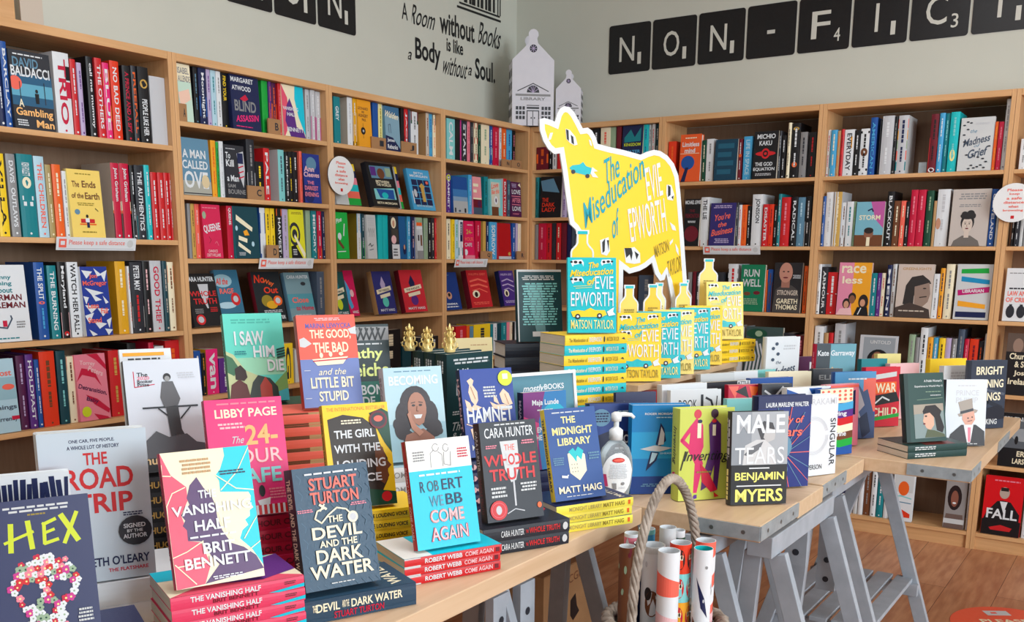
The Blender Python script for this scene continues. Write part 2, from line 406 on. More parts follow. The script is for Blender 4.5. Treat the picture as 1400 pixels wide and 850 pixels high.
# ------------------------------------------------------------------ books on the shelves
ORD = 'first second third fourth fifth sixth seventh eighth ninth tenth eleventh twelfth thirteenth fourteenth fifteenth sixteenth seventeenth eighteenth nineteenth twentieth twenty-first twenty-second twenty-third twenty-fourth twenty-fifth'.split()
SHELF = ['top shelf', 'second shelf', 'third shelf', 'fourth shelf', 'fifth shelf', 'sixth shelf', 'bottom shelf']
rs = random.Random(11)
def row(case, lv, zoom, items, dp=0.03, lean0=3):
    """items in the picture columns where they meet the shelf: (x0, x1, top row, colour, ...)"""
    side, a, b, levels, cname = CASES[case]
    z = levels[lv]; ox, oy, s = zoom
    last = None
    sname = 'bottom shelf' if lv == len(levels) - 1 else SHELF[lv]
    for i, it in enumerate(items):
        face = it[0] == 'F'
        if face: it = it[1:]
        x0, x1, yt, col = it[:4]; ex = it[4] if len(it) > 4 else None; opt = it[5] if len(it) > 5 else {}
        d = opt.get('d', 0.012 if face else dp + rs.uniform(-.006, .006)); lean = opt.get('lean', lean0) if face else 0
        P = Vector((-d, 0, z)) if side == 'L' else Vector((0, d, z)); D = Vector((0, 1, 0)) if side == 'L' else Vector((1, 0, 0))
        A = along(P, D, ox + x0 / s); B = along(P, D, ox + x1 / s)
        ta, tb = (A.y, B.y) if side == 'L' else (A.x, B.x)
        ta = max(ta, a + TH + 0.002); tb = min(tb, b - TH - 0.002)
        if last is not None: ta = max(ta, last + 0.0006)
        if tb - ta < 0.004: continue
        last = tb
        xm = A if side == 'L' else A
        h = height_at(A, oy + yt / s)
        nxt = min([q for q in levels if q > z + .01] + [TOPZ]) - z - 0.03
        h = max(0.12, min(h, nxt))
        acc = opt.get('acc')
        where = f'{ORD[i]} from left, {sname}, {cname}'
        n = word(col)
        if face:
            w = tb - ta; t = opt.get('t', 0.022); ln = math.radians(lean); h = min((h - t*math.sin(ln)) / math.cos(ln), (nxt - t*math.sin(ln)) / math.cos(ln))
            zz = z + .0006 + t * math.sin(math.radians(lean)); M = frame(-d, ta, zz, 90, lean) if side == 'L' else frame(ta, d, zz, 0, lean)
            r = empty(opt.get('name', 'book'), M, f'{opt.get("say", n + " cover")}, {sname} of {cname}', 'book', f'books in the {cname}')
            book_parts(r, w, h, t, col, spine=opt.get('spine'), front=ex, hard=opt.get('hard', False), back=opt.get('back'))
        else:
            t = tb - ta - 0.0008
            M = frame(-d, tb, z + .0004, 180) if side == 'L' else frame(tb, d, z + .0004, 90)
            tc = ex[0] if ex else None; txt = ex[1] if ex and len(ex) > 1 else None
            extra = list(ex[2]) if ex and len(ex) > 2 else []
            sa = list(extra)
            if tc and txt: sa.append(spine_text(txt, tc, *(ex[3] if len(ex) > 3 else (.08, .88))))
            elif tc:
                sa += [('n', .08, .32, rs.uniform(.3, .45), .4, 1, tc), ('n', .52, .36, rs.uniform(.22, .34), .34, 1, tc)]
            if tc and t > .012: sa.append(('e', .955, .5, .014, .014 * h / t, tc))
            hard = opt.get('hard', h > .212)
            lab = f'{n} spine, {word(tc) + " lettering" if tc else "plain"}, {where}'
            wb = min(0.232 - d, h * 0.655)
            r = empty('hardback_book' if hard else 'paperback_book', M, lab, 'book', f'books in the {cname}')
            book_parts(r, wb, h, t, opt.get('cover', col), spine=col, back=opt.get('back', col), spine_art=sa, hard=hard)
T_ = lambda txt, x, y, w, h, c, o='b', r=0: ('t', txt, x, y, w, h, c, o, r)
N_ = lambda x, y, w, h, n, c: ('n', x, y, w, h, n, c)
def portrait(bg=None, skin='skin', hair='hair', coat='charcoal', cx=.5, cy=.5, s=1.0):
    c = []
    if bg: c.append(('r', 0, 0, 1, 1, bg))
    c += [('p', [(cx-.42*s, 1), (cx-.36*s, cy+.34*s), (cx-.12*s, cy+.24*s), (cx+.12*s, cy+.24*s), (cx+.36*s, cy+.34*s), (cx+.42*s, 1)], coat),
          ('r', cx-.07*s, cy+.1*s, .14*s, .18*s, skin), ('e', cx, cy-.02*s, .2*s, .17*s, hair), ('e', cx, cy+.03*s, .155*s, .15*s, skin),
          ('e', cx-.06*s, cy+.01*s, .025*s, .01*s, 'hair'), ('e', cx+.06*s, cy+.01*s, .025*s, .01*s, 'hair'),
          ('l', [(cx-.095*s, cy-.02*s), (cx-.03*s, cy-.022*s)], .012*s, 'hair'), ('l', [(cx+.03*s, cy-.022*s), (cx+.095*s, cy-.02*s)], .012*s, 'hair'),
          ('l', [(cx, cy+.02*s), (cx-.015*s, cy+.06*s), (cx+.01*s, cy+.062*s)], .01*s, 'brown'), ('e', cx, cy+.1*s, .05*s, .012*s, 'maroon')]
    return c
# --- leftmost bookcase
row('U4', 0, (0, 0, 4.046), [
 (-60, 0, 205, 'teal', ('white',)), (2, 33, 210, 'navy', ('white',)), (36, 73, 225, 'blue', ('white', 'BARCLAY')),
 ('F', 76, 312, 262, 'charcoal', [('r', 0, .3, 1, .4, (38,92,128)), ('r', 0, .42, 1, .16, (96,168,196)), N_(.05,.04,.8,.03,1,'white'), T_('DAVID',.08,.09,.62,.12,'steelblue'), T_('BALDACCI',.02,.2,.94,.13,'white'),
   ('e', .1,.42,.16,.09,'salmon'), ('l', [(.2,.4),(.2,.66)], .02, 'charcoal'), ('l', [(.8,.38),(.8,.66)], .02, 'charcoal'), ('e', .6,.5,.035,.025,'black'), ('p', [(.55,.53),(.65,.53),(.64,.66),(.56,.66)], 'black'),
   T_('A',.14,.62,.12,.1,'cream'), T_('Gambling',.05,.73,.9,.13,(250,190,120)), T_('Man',.52,.87,.44,.1,(250,190,120)), N_(.05,.88,.28,.09,3,'white')], dict(say='thriller cover, blue night scene with a lone walking figure', lean=2)),
 (322, 410, 282, 'white', ('crimson', 'TRIO', [('r', .16,.0,.17,.3,'black'), ('r',.35,0,.2,.3,'crimson')]), dict(back='white')), (414, 446, 325, 'red', ('white',)), (450, 477, 345, 'lilac', ('purple',)),
 (504, 542, 310, 'black', ('white', 'call me mummy')), (551, 590, 318, 'red', ('white', 'THE OTHERS')), (592, 627, 345, 'hotpink', ('white', 'BLUE', [('r',.08,0,.22,1,'amber'), ('r',.55,0,.2,1,'amber')])),
 (633, 682, 333, 'redorange', ('white', 'NO BAD DEED')), (700, 744, 360, 'black', ('crimson', 'A PRINCE AND A SPY')), (748, 777, 362, 'charcoal', ('orange', 'FREEFALL')),
 (780, 842, 365, 'black', ('white', 'PEOPLE LIKE HER', [('e',.22,.5,.06,.35,'gold')], (.42,.9))), (846, 934, 418, 'silver', None)])
row('U4', 1, (0, 190, 5.31), [
 (-60, -4, 110, 'navy', ('white',)), (0, 76, 100, 'yellow', ('black', 'VILLA')), (90, 156, 105, 'grey', ('white', 'DAVIS  OUTLAWS')), (168, 282, 105, 'teal', ('white', 'KEN FOLLETT', [('e',.34,.5,.07,.28,'cream'), ('r',.5,.15,.05,.7,'white'), ('r',.57,.2,.05,.6,'white')], (.1,.26))),
 (288, 361, 122, 'paleblue', ('salmon', 'THE CHILDREN')), (365, 408, 185, 'khaki', ('cream',)), (412, 476, 182, 'orange', ('cream',)), (482, 513, 232, 'white', ('grey',)),
 ('F', 520, 770, 212, 'paleyellow', [('r',0,0,1,1,(244,212,110)), N_(.2,.05,.6,.03,1,'olive'), T_('The',.12,.17,.22,.09,'brown'), T_('Ends',.42,.16,.42,.1,'brown'), T_('of the',.08,.34,.36,.08,'brown'), T_('Earth',.48,.33,.44,.1,'brown'), N_(.2,.48,.6,.05,2,'olive'),
   ('e',.2,.62,.08,.04,'steelblue'), ('r',.28,.72,.42,.06,'red'), ('r',.24,.79,.5,.02,'orange'), ('e',.48,.68,.04,.025,'hair'), ('r',.42,.71,.12,.06,'white'), ('r',.45,.77,.08,.08,'navy'), ('l',[(.75,.56),(.83,.6)],.02,'black'), N_(.25,.9,.5,.03,1,'olive')], dict(say='yellow cover with a small figure on a red bench')),
 (836, 896, 172, 'crimson', ('white', 'John Grisham', [('r',.5,0,.14,1,'cream'), ('r',.62,0,.05,1,'orange'), ('r',.66,0,.34,1,'black')], (.06,.5)), dict(back='beige')), (900, 965, 175, 'crimson', ('white', 'John Grisham', [('r',.5,0,.14,1,'cream'), ('r',.62,0,.05,1,'orange'), ('r',.66,0,.34,1,'black')], (.06,.5)), dict(back='beige')),
 (968, 1000, 190, 'black', ('white', None, [('r',.58,0,.42,1,'white')])), (1003, 1071, 188, 'charcoal', ('white', 'THE AUTHENTICS', [('r',.68,0,.32,1,'teal')])), (1075, 1113, 188, 'turquoise', ('white', None, [('r',.86,0,.14,1,'navy')])),
 (1118, 1162, 240, 'red', ('white', None)), (1164, 1212, 242, 'red', ('white', None)), (1214, 1246, 244, 'red', ('white', None)), (1247, 1281, 246, 'red', ('white', None))])
row('U4', 2, (0, 330, 5.31), [
 ('F', -110, 235, 172, 'white', [T_('the',.1,.05,.3,.06,'teal'), T_('Funny',.3,.13,.4,.07,'teal'), T_('Thing',.3,.21,.4,.07,'teal'), T_('About',.3,.29,.4,.07,'teal'), T_('NORMAN',.12,.38,.76,.08,'maroon'), T_('FOREMAN',.08,.48,.86,.08,'maroon'), ('r',.42,.72,.09,.08,'crimson'), ('l',[(.3,.8),(.5,.82),(.62,.7),(.6,.66)],.03,'slate'), N_(.7,.73,.2,.1,3,'grey'), N_(.2,.94,.6,.03,1,'teal')], dict(say='white cover with teal and dark red lettering')),
 (286, 361, 152, 'blue', ('white', 'THE SPLIT', [('e',.52,.5,.02,.3,'salmon'), ('n',.58,.35,.3,.3,1,'sky')], (.07,.48)), dict(cover='blue')), (380, 445, 175, 'teal', ('white', 'THE BURNING')), (456, 516, 150, 'black', ('white', 'Maryland', [('r',.66,0,.34,1,'palepink'), ('e',.94,.5,.03,.3,'red')], (.05,.6))),
 (524, 602, 150, 'white', ('black', 'WATCH HER FALL', [], (.02,.93))),
 ('F', 606, 822, 185, 'white', [('r',0,0,1,1,(34,58,150))] + [('p', [(x,y),(x+a,y+b),(x+a*.4,y+.12)], 'white') for x,y,a,b in ((.05,.05,.4,.02),(.5,.02,.3,.1),(.75,.1,.3,-.05),(.1,.3,.7,.08),(.3,.38,.4,.1),(.02,.42,.2,.02),(.75,.42,.2,.1),(.05,.55,.5,.02),(.5,.6,.45,.02),(.0,.7,.35,-.04),(.3,.78,.5,.05),(.8,.78,.2,-.04),(.1,.9,.3,.08),(.7,.9,.3,.02))] + [T_('Jon',.3,.1,.3,.08,'salmon'), T_('McGregor',.04,.2,.9,.09,'salmon'), T_('Lean',.15,.52,.4,.08,'salmon'), T_('Fall',.62,.6,.25,.08,'salmon'), T_('Stand',.1,.73,.5,.08,'salmon')], dict(say='blue cover with white paper shapes and salmon lettering')),
 (866, 940, 145, 'mustard', ('cream',)), (942, 968, 180, 'white', ('orange',)), (972, 1058, 150, 'charcoal', ('white', 'PETER MAY', [('r',.62,0,.3,1,'grey'), ('n',.45,.4,.42,.3,1,'red')], (.05,.4))), (1062, 1112, 145, 'black', ('palepink',)),
 (1116, 1196, 140, 'silver', ('crimson', 'GOOD THIEF')), (1199, 1236, 142, 'darkteal', ('beige',)), (1239, 1283, 150, 'cream', ('brown', None, [('r',.05,0,.25,1,'orange')])), (1286, 1330, 145, 'grey', ('crimson', None, [('r',.7,0,.3,1,'charcoal')]))])
row('U4', 3, (0, 460, 4.723), [
 ('F', -140, 138, 165, 'paleblue', [('r',0,.25,1,.3,(150,190,205)), T_('Most',.3,.15,.6,.08,'salmon'), ('e',.75,.38,.2,.04,'salmon'), T_('Things',.1,.62,.85,.08,'slate'), T_('Currency',.1,.78,.85,.08,'slate'), ('r',.75,.78,.3,.05,'crimson')], dict(say='pale blue cover with a salmon splash')),
 (141, 192, 125, 'plum', ('lilac',)), (196, 250, 118, 'purple', ('white', 'HOLDFAST')), (254, 284, 150, 'blue', ('white',)), (286, 386, 100, 'redorange', ('brown',)), (396, 455, 95, 'darkteal', ('aqua',)), (459, 506, 130, 'cream', ('brown', None, [('r',0,0,.2,1,'salmon')])),
 ('F', 511, 718, 125, 'pink', [('p',[(.4,0),(.75,0),(1,.18),(1,.26),(.7,.1)],'crimson'), ('p',[(0,.4),(.2,.2),(.6,.25),(.8,.5),(.6,.36),(.2,.3)],'crimson'), ('p',[(.25,.6),(.6,.68),(1,.86),(.95,.92),(.5,.76)],'crimson'), ('p',[(.45,.9),(.9,.97),(.95,1),(.6,1)],'crimson'), T_('Torrey',.15,.1,.5,.08,'palepink','b',-8), T_('Peters',.4,.22,.5,.08,'palepink','b',-25), T_('Detransition,',.02,.5,.95,.08,'plum','b',-18), T_('Baby',.25,.66,.4,.08,'plum','b',-18), ('e',.22,.86,.15,.08,'lime')], dict(say='pink cover with red ribbons and a lime sticker')),
 (726, 802, 92, 'red', ('gold',)), (806, 838, 110, 'brown', ('tan',)), (850, 905, 45, 'black', ('cyan',)), (985, 1018, 40, 'crimson', ('cream',)), (1022, 1080, 65, 'white', ('grey',)), (1090, 1192, 28, 'red', ('orange',))])
row('U4', 4, (0, 0, 1), [(0, 12, 728, 'teal', None), (14, 32, 735, 'orange', ('black',)), (33, 52, 733, 'yellow', ('brown',)), (53, 70, 735, 'salmon', ('black',)), (100, 120, 735, 'navy', ('white',)), (230, 245, 640, 'black', ('white',)), (246, 262, 650, 'charcoal', ('white',)), (263, 275, 645, 'maroon', ('white',))])
# --- second bookcase
VAN = [('r',0,0,1,1,'cream'), ('p',[(0,0),(.25,.25),(.3,.75),(.05,1),(0,1)],(228,84,112)), ('p',[(.62,0),(1,0),(1,.95),(.72,.6),(.58,.25)],'cyan'), ('p',[(.2,.4),(.35,.25),(.5,.45),(.6,.8),(.9,.85),(1,1),(.3,1),(.1,.7)],'purple')]
row('U3', 0, (230, 60, 6.07), [
 ('F', 105, 215, 155, 'cream', [('r',0,.3,1,.7,(196,222,206)), T_('ISABEL',.05,.06,.85,.11,'grey'), T_('ALLENDE',.05,.2,.9,.11,'grey'), ('p',[(0,.5),(.8,.42),(.9,.6),(.1,.75)],(240,200,180))], dict(say='cream and pale green cover')),
 (225, 263, 165, 'black', ('steelblue',)), (266, 330, 170, 'navy', ('white', 'Moonlight', [('r',.5,0,.35,1,'blue')])), (334, 366, 180, 'lilac', ('purple',)), (368, 411, 190, 'paleblue', ('teal',)), (413, 452, 195, 'white', ('grey',)), (455, 507, 215, 'black', ('yellow', 'FIND YOUR', [], (.05,.5))),
 ('F', 526, 776, 235, 'navy', [T_('MARGARET',.03,.04,.78,.09,'white'), T_('ATWOOD',.05,.19,.66,.09,'white'), ('p',[(.3,.43),(.5,.34),(.6,.42),(.45,.48)],'crimson'), T_('BLIND',.1,.46,.75,.2,'grey'), T_('ASSASSIN',.12,.72,.8,.12,'hotpink','bi',6), N_(.05,.93,.7,.03,1,'hotpink')], dict(say='navy cover with grey and pink lettering')),
 (786, 836, 275, 'green', ('green',)), (840, 868, 285, 'purple', ('orange', None, [('r',.4,0,.4,1,'orange')])), (870, 905, 290, 'plum', ('orange', None, [('r',.4,0,.4,1,'orange')])), (906, 945, 300, 'red', ('pink',)),
 ('F', 950, 1142, 315, 'cream', VAN + [T_('VANISHING',.02,.42,.7,.07,'white'), T_('HALF',.2,.53,.4,.07,'white'), T_('BENNETT',.15,.82,.75,.08,'white')], dict(say='cream, red and turquoise cover of overlapping heads')),
 (1146, 1178, 350, 'silver', ('grey',)), (1181, 1226, 355, 'silver', ('white', None, [('r',.52,0,.48,1,'magenta')])), (1229, 1275, 362, 'silver', ('white', None, [('r',.52,0,.48,1,'magenta')]))])
row('U3', 1, (230, 180, 6.07), [
 ('F', 135, 366, 40, 'steelblue', [('r',0,.75,1,.25,(170,170,160)), T_('A MAN',.05,.2,.82,.15,'white'), T_('CALLED',.02,.39,.9,.15,'white'), T_('OVE',.05,.58,.85,.3,'white'), ('e',.8,.75,.14,.12,(220,200,160)), ('l',[(0,.97),(1,.97)],.03,'charcoal')], dict(say='grey-blue cover with big white hand lettering')),
 (370, 411, 70, 'amber', ('orange',)), (414, 434, 85, 'green', ('black',)), (438, 474, 78, 'white', ('silver',)),
 ('F', 478, 657, 100, 'charcoal', [N_(.05,.06,.5,.03,1,'silver'), T_('To',.02,.14,.25,.12,'white'), T_('Kill',.02,.28,.4,.13,'white'), T_('a Man',.02,.57,.6,.12,'white'), ('p',[(.6,.15),(.95,.1),(.98,.45),(.85,.8),(.7,.6)],'silver')] + [('l',[(.65,.42+.1*i),(.9,.38+.1*i)],.05,'crimson') for i in range(3)] + [('r',.62,.14,.3,.2,'navy'), T_('SAM',.02,.74,.4,.07,'grey'), T_('BOURNE',.02,.84,.9,.09,'grey')], dict(say='charcoal cover with a striped flag motif')),
 (664, 730, 35, 'charcoal', ('grey', None, [('r',.55,0,.3,1,'silver')])), (733, 800, 245, 'black', ('yellow',)), (803, 852, 135, 'red', ('white', 'PALE')), (922, 972, 148, 'aqua', ('slate',), dict(back='palegrey')), (974, 1006, 165, 'black', ('white', 'SILENCE')), (1008, 1040, 165, 'black', ('yellow',)), (1042, 1083, 165, 'black', ('white',)), (1086, 1120, 160, 'salmon', ('redorange',)),
 ('F', 1122, 1275, 175, 'navy', [('r',0,0,1,1,(36,54,140)), ('e',.5,.2,.3,.14,'steelblue'), ('e',.3,.8,.3,.2,(24,36,100)), T_('Ann',.05,.25,.6,.11,'palepink'), T_('Cleeves',.02,.37,.92,.1,'palepink'), T_('THE',.2,.55,.4,.07,'pink'), T_('DARKEST',.03,.65,.8,.09,'pink'), T_('EVENING',.03,.78,.8,.09,'pink')], dict(say='deep blue cover with pink lettering'))])
row('U3', 2, (240, 260, 6.087), [
 (118, 143, 85, 'grey', None), (145, 176, 95, 'gold', ('brown',)), (178, 215, 100, 'salmon', ('palepink',)),
 ('F', 217, 400, 110, 'crimson', [('r',0,0,1,1,(214,36,84)), N_(.05,.05,.8,.03,1,'pink'), ('e',.12,.2,.1,.07,'sage'), T_('QUEENIE',.04,.36,.92,.16,'white','b',10), ('l',[(.3,.6),(.4,.66),(.3,.72)],.02,'maroon'), ('l',[(.6,.72),(.7,.68),(.78,.76)],.02,'pink'), T_('CANDICE',.2,.84,.5,.05,'palepink'), T_('CARTY-WILLIAMS',.1,.91,.75,.06,'palepink')], dict(say='crimson cover with slanted white title and round sticker')),
 (440, 488, 118, 'crimson', ('white', 'QUEENIE', [], (.04,.36)), dict(back='red')),
 ('F', 492, 708, 120, 'darkteal', [('p',[(.1,.16),(.75,.4),(.72,.48),(.08,.26)],'cream'), ('p',[(.35,.48),(.5,.44),(.6,.55),(.4,.56)],'amber'), ('p',[(.15,.56),(.5,.62),(.48,.7),(.14,.64)],'cream'), ('p',[(.12,.68),(.6,.86),(.58,.92),(.1,.76)],'cream'), ('e',.08,.42,.05,.05,'paleblue'), ('e',.72,.72,.06,.05,'paleblue'), N_(.1,.88,.3,.07,3,'silver')], dict(say='dark teal cover with slanted cream lettering', spine='teal')),
 (712, 757, 140, 'white', ('white', None, [('r',.1,0,.4,1,'blue'), ('r',.9,0,.1,1,'blue')]), dict(back='blue')), (760, 797, 142, 'yellow', ('black',)), (800, 836, 145, 'yellow', ('black',)), (850, 895, 142, 'black', ('white', 'HARVEST', [('r',0,0,.14,1,'orange')], (.18,.9))), (899, 946, 140, 'lilac', ('grey',)),
 ('F', 950, 1086, 150, 'lime', [('r',0,0,1,1,(226,222,40)), ('e',.3,.5,.4,.24,'charcoal'), ('e',.3,.5,.28,.17,(226,222,40)), ('e',.3,.5,.18,.1,'charcoal'), ('p',[(.3,.5),(1,.9),(.9,1),(.25,.56)],'cream'), ('p',[(0,.75),(.3,.72),(.8,1),(0,1)],'black'), N_(.1,.8,.3,.14,3,'silver'), N_(.1,.05,.8,.05,2,'olive')], dict(say='lime yellow cover with a black ring')),
 (1092, 1130, 155, 'sage', None), (1134, 1181, 152, 'teal', ('white', 'MEMORY')), (1186, 1221, 155, 'crimson', ('white', None, [('r',.78,0,.22,1,'orange')])), (1225, 1262, 165, 'navy', ('silver',))])
row('U3', 3, (240, 350, 6.087), [
 ('F', 165, 402, 150, 'charcoal', [('r',0,0,1,1,'black'), T_('CARA HUNTER',.0,.06,.95,.09,'white'), ('p',[(.36,.2),(.72,.2),(.66,.44),(.58,.52),(.6,.66),(.55,.66),(.42,.44)],'silver'), T_('WHOLE',.03,.33,.92,.1,'red'), T_('TRUTH',.12,.47,.8,.11,'red'), N_(.1,.66,.3,.1,3,'grey'), N_(.62,.64,.3,.1,3,'red'), ('e',.25,.87,.16,.1,'red'), ('e',.25,.87,.1,.06,'silver')], dict(lean=13, d=.03, say='black cover with a champagne glass and red title')),
 ('F', 404, 595, 118, 'steelblue', [('r',0,0,1,1,(52,110,140)), ('e',.3,.2,.4,.12,(150,190,205)), ('e',.3,.65,.4,.06,'paleblue'), T_('All the',.02,.15,.5,.12,'redorange','bi'), T_('RAGE',.1,.34,.6,.1,'salmon'), ('e',.72,.54,.2,.12,'red'), ('e',.72,.54,.11,.06,'silver'), ('r',0,.8,1,.2,(26,50,70)), T_('CARA HUNTER',.02,.86,.95,.08,'white')], dict(lean=13, d=.045, say='stormy blue cover with a red badge')),
 ('F', 705, 935, 135, 'charcoal', [('r',0,0,1,1,(26,34,40)), T_('No',.08,.06,.36,.16,'redorange','bi'), T_('Way',.35,.16,.4,.12,'orange','bi',-15), T_('Out',.35,.3,.5,.13,'redorange','b'), ('e',.4,.58,.2,.12,'olive'), ('e',.55,.66,.2,.08,'mustard'), ('e',.78,.58,.16,.1,'orange'), ('e',.78,.58,.09,.06,'silver'), N_(.2,.76,.7,.06,2,'silver'), T_('CARA HUNTER',.1,.88,.85,.07,'white')], dict(lean=13, d=.03, say='dark cover with flame orange title', spine='maroon')),
 ('F', 972, 1178, 140, 'steelblue', [('r',0,0,1,1,(118,150,160)), ('r',0,.45,1,.3,(80,150,165)), T_('CARA HUNTER',.1,.06,.85,.07,'white'), ('e',.7,.24,.1,.04,'charcoal'), T_('Close',.15,.52,.65,.12,'salmon'), T_('to Home',.25,.7,.7,.1,'crimson'), N_(.15,.88,.7,.06,2,'silver')], dict(lean=13, d=.03, say='misty grey-blue cover with salmon title')),
 (1185, 1245, 130, 'slate', ('grey',))])
row('U3', 4, (0, 0, 1), [(268, 277, 480, 'blue', ('white',)), (278, 283, 483, 'black', ('amber',)), (284, 300, 478, 'hotpink', ('white', 'van'), dict(back='mustard')), (301, 318, 490, 'purple', ('white',)), (319, 340, 492, 'teal', None), (341, 362, 486, 'cream', ('red',)), (364, 383, 480, 'navy', ('white',)), (388, 402, 470, 'yellow', ('charcoal', 'G')), (404, 416, 478, 'palegrey', None), (418, 434, 480, 'green', None), (436, 448, 482, 'red', None)])
# --- third bookcase
row('U2', 0, (445, 110, 7.73), [
 (95, 163, 165, 'teal', ('white', 'GREY', [], (.2,.5))), (236, 291, 148, 'white', ('silver',), dict(back='beige')), (294, 333, 160, 'mustard', ('white', None, [('r',.3,0,.6,1,'beige'), ('r',.9,0,.1,1,'black')])),
 ('F', 338, 500, 190, 'mustard', [('r',0,0,1,1,(236,160,34)), T_('LEONARD',.04,.15,.75,.06,'brown'), T_('AND',.3,.23,.2,.05,'brown'), T_('HUNGRY',.06,.3,.7,.07,'brown'), T_('PAUL',.3,.39,.3,.06,'brown'), ('e',.35,.66,.17,.08,'hair'), ('e',.36,.66,.06,.03,'silver'), ('l',[(.35,.5),(.35,.82)],.02,'hair')], dict(say='mustard cover with a dark round emblem')),
 (503, 560, 205, 'blue', ('blue', None, [('r',.92,0,.08,1,'crimson')])), (563, 606, 220, 'paleyellow', ('olive', None, [('r',.0,0,.1,1,'white')])),
 ('F', 640, 795, 262, 'steelblue', [('r',0,0,1,1,(130,166,186)), ('r',0,0,1,.2,(60,110,150)), T_('Walden',.0,.12,.95,.14,'cream','bs',-6), ('l',[(.25,.6),(.22,.42),(.35,.4),(.38,.6)],.03,'slate'), ('p',[(0,.66),(.5,.7),(1,.95),(1,1),(0,1)],'navy'), T_('James',.1,.72,.5,.1,'white'), T_('Rebanks',.1,.86,.7,.1,'white')], dict(say='steel-blue cover with white script title')),
 (800, 833, 232, 'black', None), (835, 874, 268, 'red', ('white', 'JACK', [('r',.6,0,.1,1,'maroon')])), (876, 900, 285, 'slate', None), (903, 982, 325, 'white', ('grey', None, [('r',0,0,.2,1,'maroon'), ('r',.2,0,.08,1,'darkgreen')])), (1062, 1095, 308, 'beige', ('maroon',), dict(back='tan')), (1097, 1130, 325, 'sky', ('blue',)), (1134, 1172, 345, 'cream', ('orange', None, [('r',0,0,.24,1,'charcoal')]))])
RAINBOW = [('r',0,i/6,1,1/6,c) for i, c in enumerate(('yellow','navy','pink','turquoise','salmon','green'))]
row('U2', 1, (445, 200, 8.235), [
 ('F', 130, 408, 165, 'white', RAINBOW + [('r',0,.12,.5,.88,'palegrey'), N_(.05,.2,.4,.6,5,'grey')], dict(lean=14, d=.03, say='white cover with rainbow bands behind round sign')),
 ('F', 548, 842, 165, 'charcoal', [('r',0,0,1,1,'black'), ('p',[(.1,.08),(.9,.06),(.92,.34),(.12,.36)],'steelblue'), ('e',.5,.24,.14,.12,'brown'), ('r',.12,.1,.2,.2,'purple'), ('r',.68,.1,.2,.2,'sage'), T_('BETWEEN',.25,.4,.5,.06,'cream'), T_('THE WORLDS',.25,.47,.55,.06,'cream'), ('p',[(.12,.6),(.9,.56),(.92,.82),(.12,.84)],'aqua'), ('p',[(.2,.6),(.86,.6),(.85,.82),(.3,.8)],'blue'), ('e',.5,.74,.12,.07,'turquoise'), T_('BETH MORGAN',.15,.89,.75,.05,'cream')], dict(lean=14, d=.03, t=.032, say='black cover with two framed blue pictures')),
 ('F', 860, 885, 225, 'white', RAINBOW, dict(lean=14, d=.05, say='narrow rainbow striped cover edge')),
 ('F', 998, 1245, 240, 'sky', [T_('BETH',.3,.07,.4,.05,'white'), T_('MORGAN',.1,.14,.8,.06,'white')] + [('r',.12+.27*i,.26+.16*j,.24,.14,'navy') for i in range(3) for j in range(4)] + [('p',[(.42,.42),(.55,.34),(.68,.42),(.62,.46),(.62,.8),(.48,.8),(.48,.46)],'gold'), ('e',.2,.6,.07,.1,'silver'), ('e',.8,.32,.06,.04,'salmon'), ('r',.06,.55,.04,.3,'white'), T_('BETH MORGAN',.15,.88,.7,.05,'paleblue')], dict(lean=14, d=.03, say='sky-blue cover with navy squares and gold tower'))])
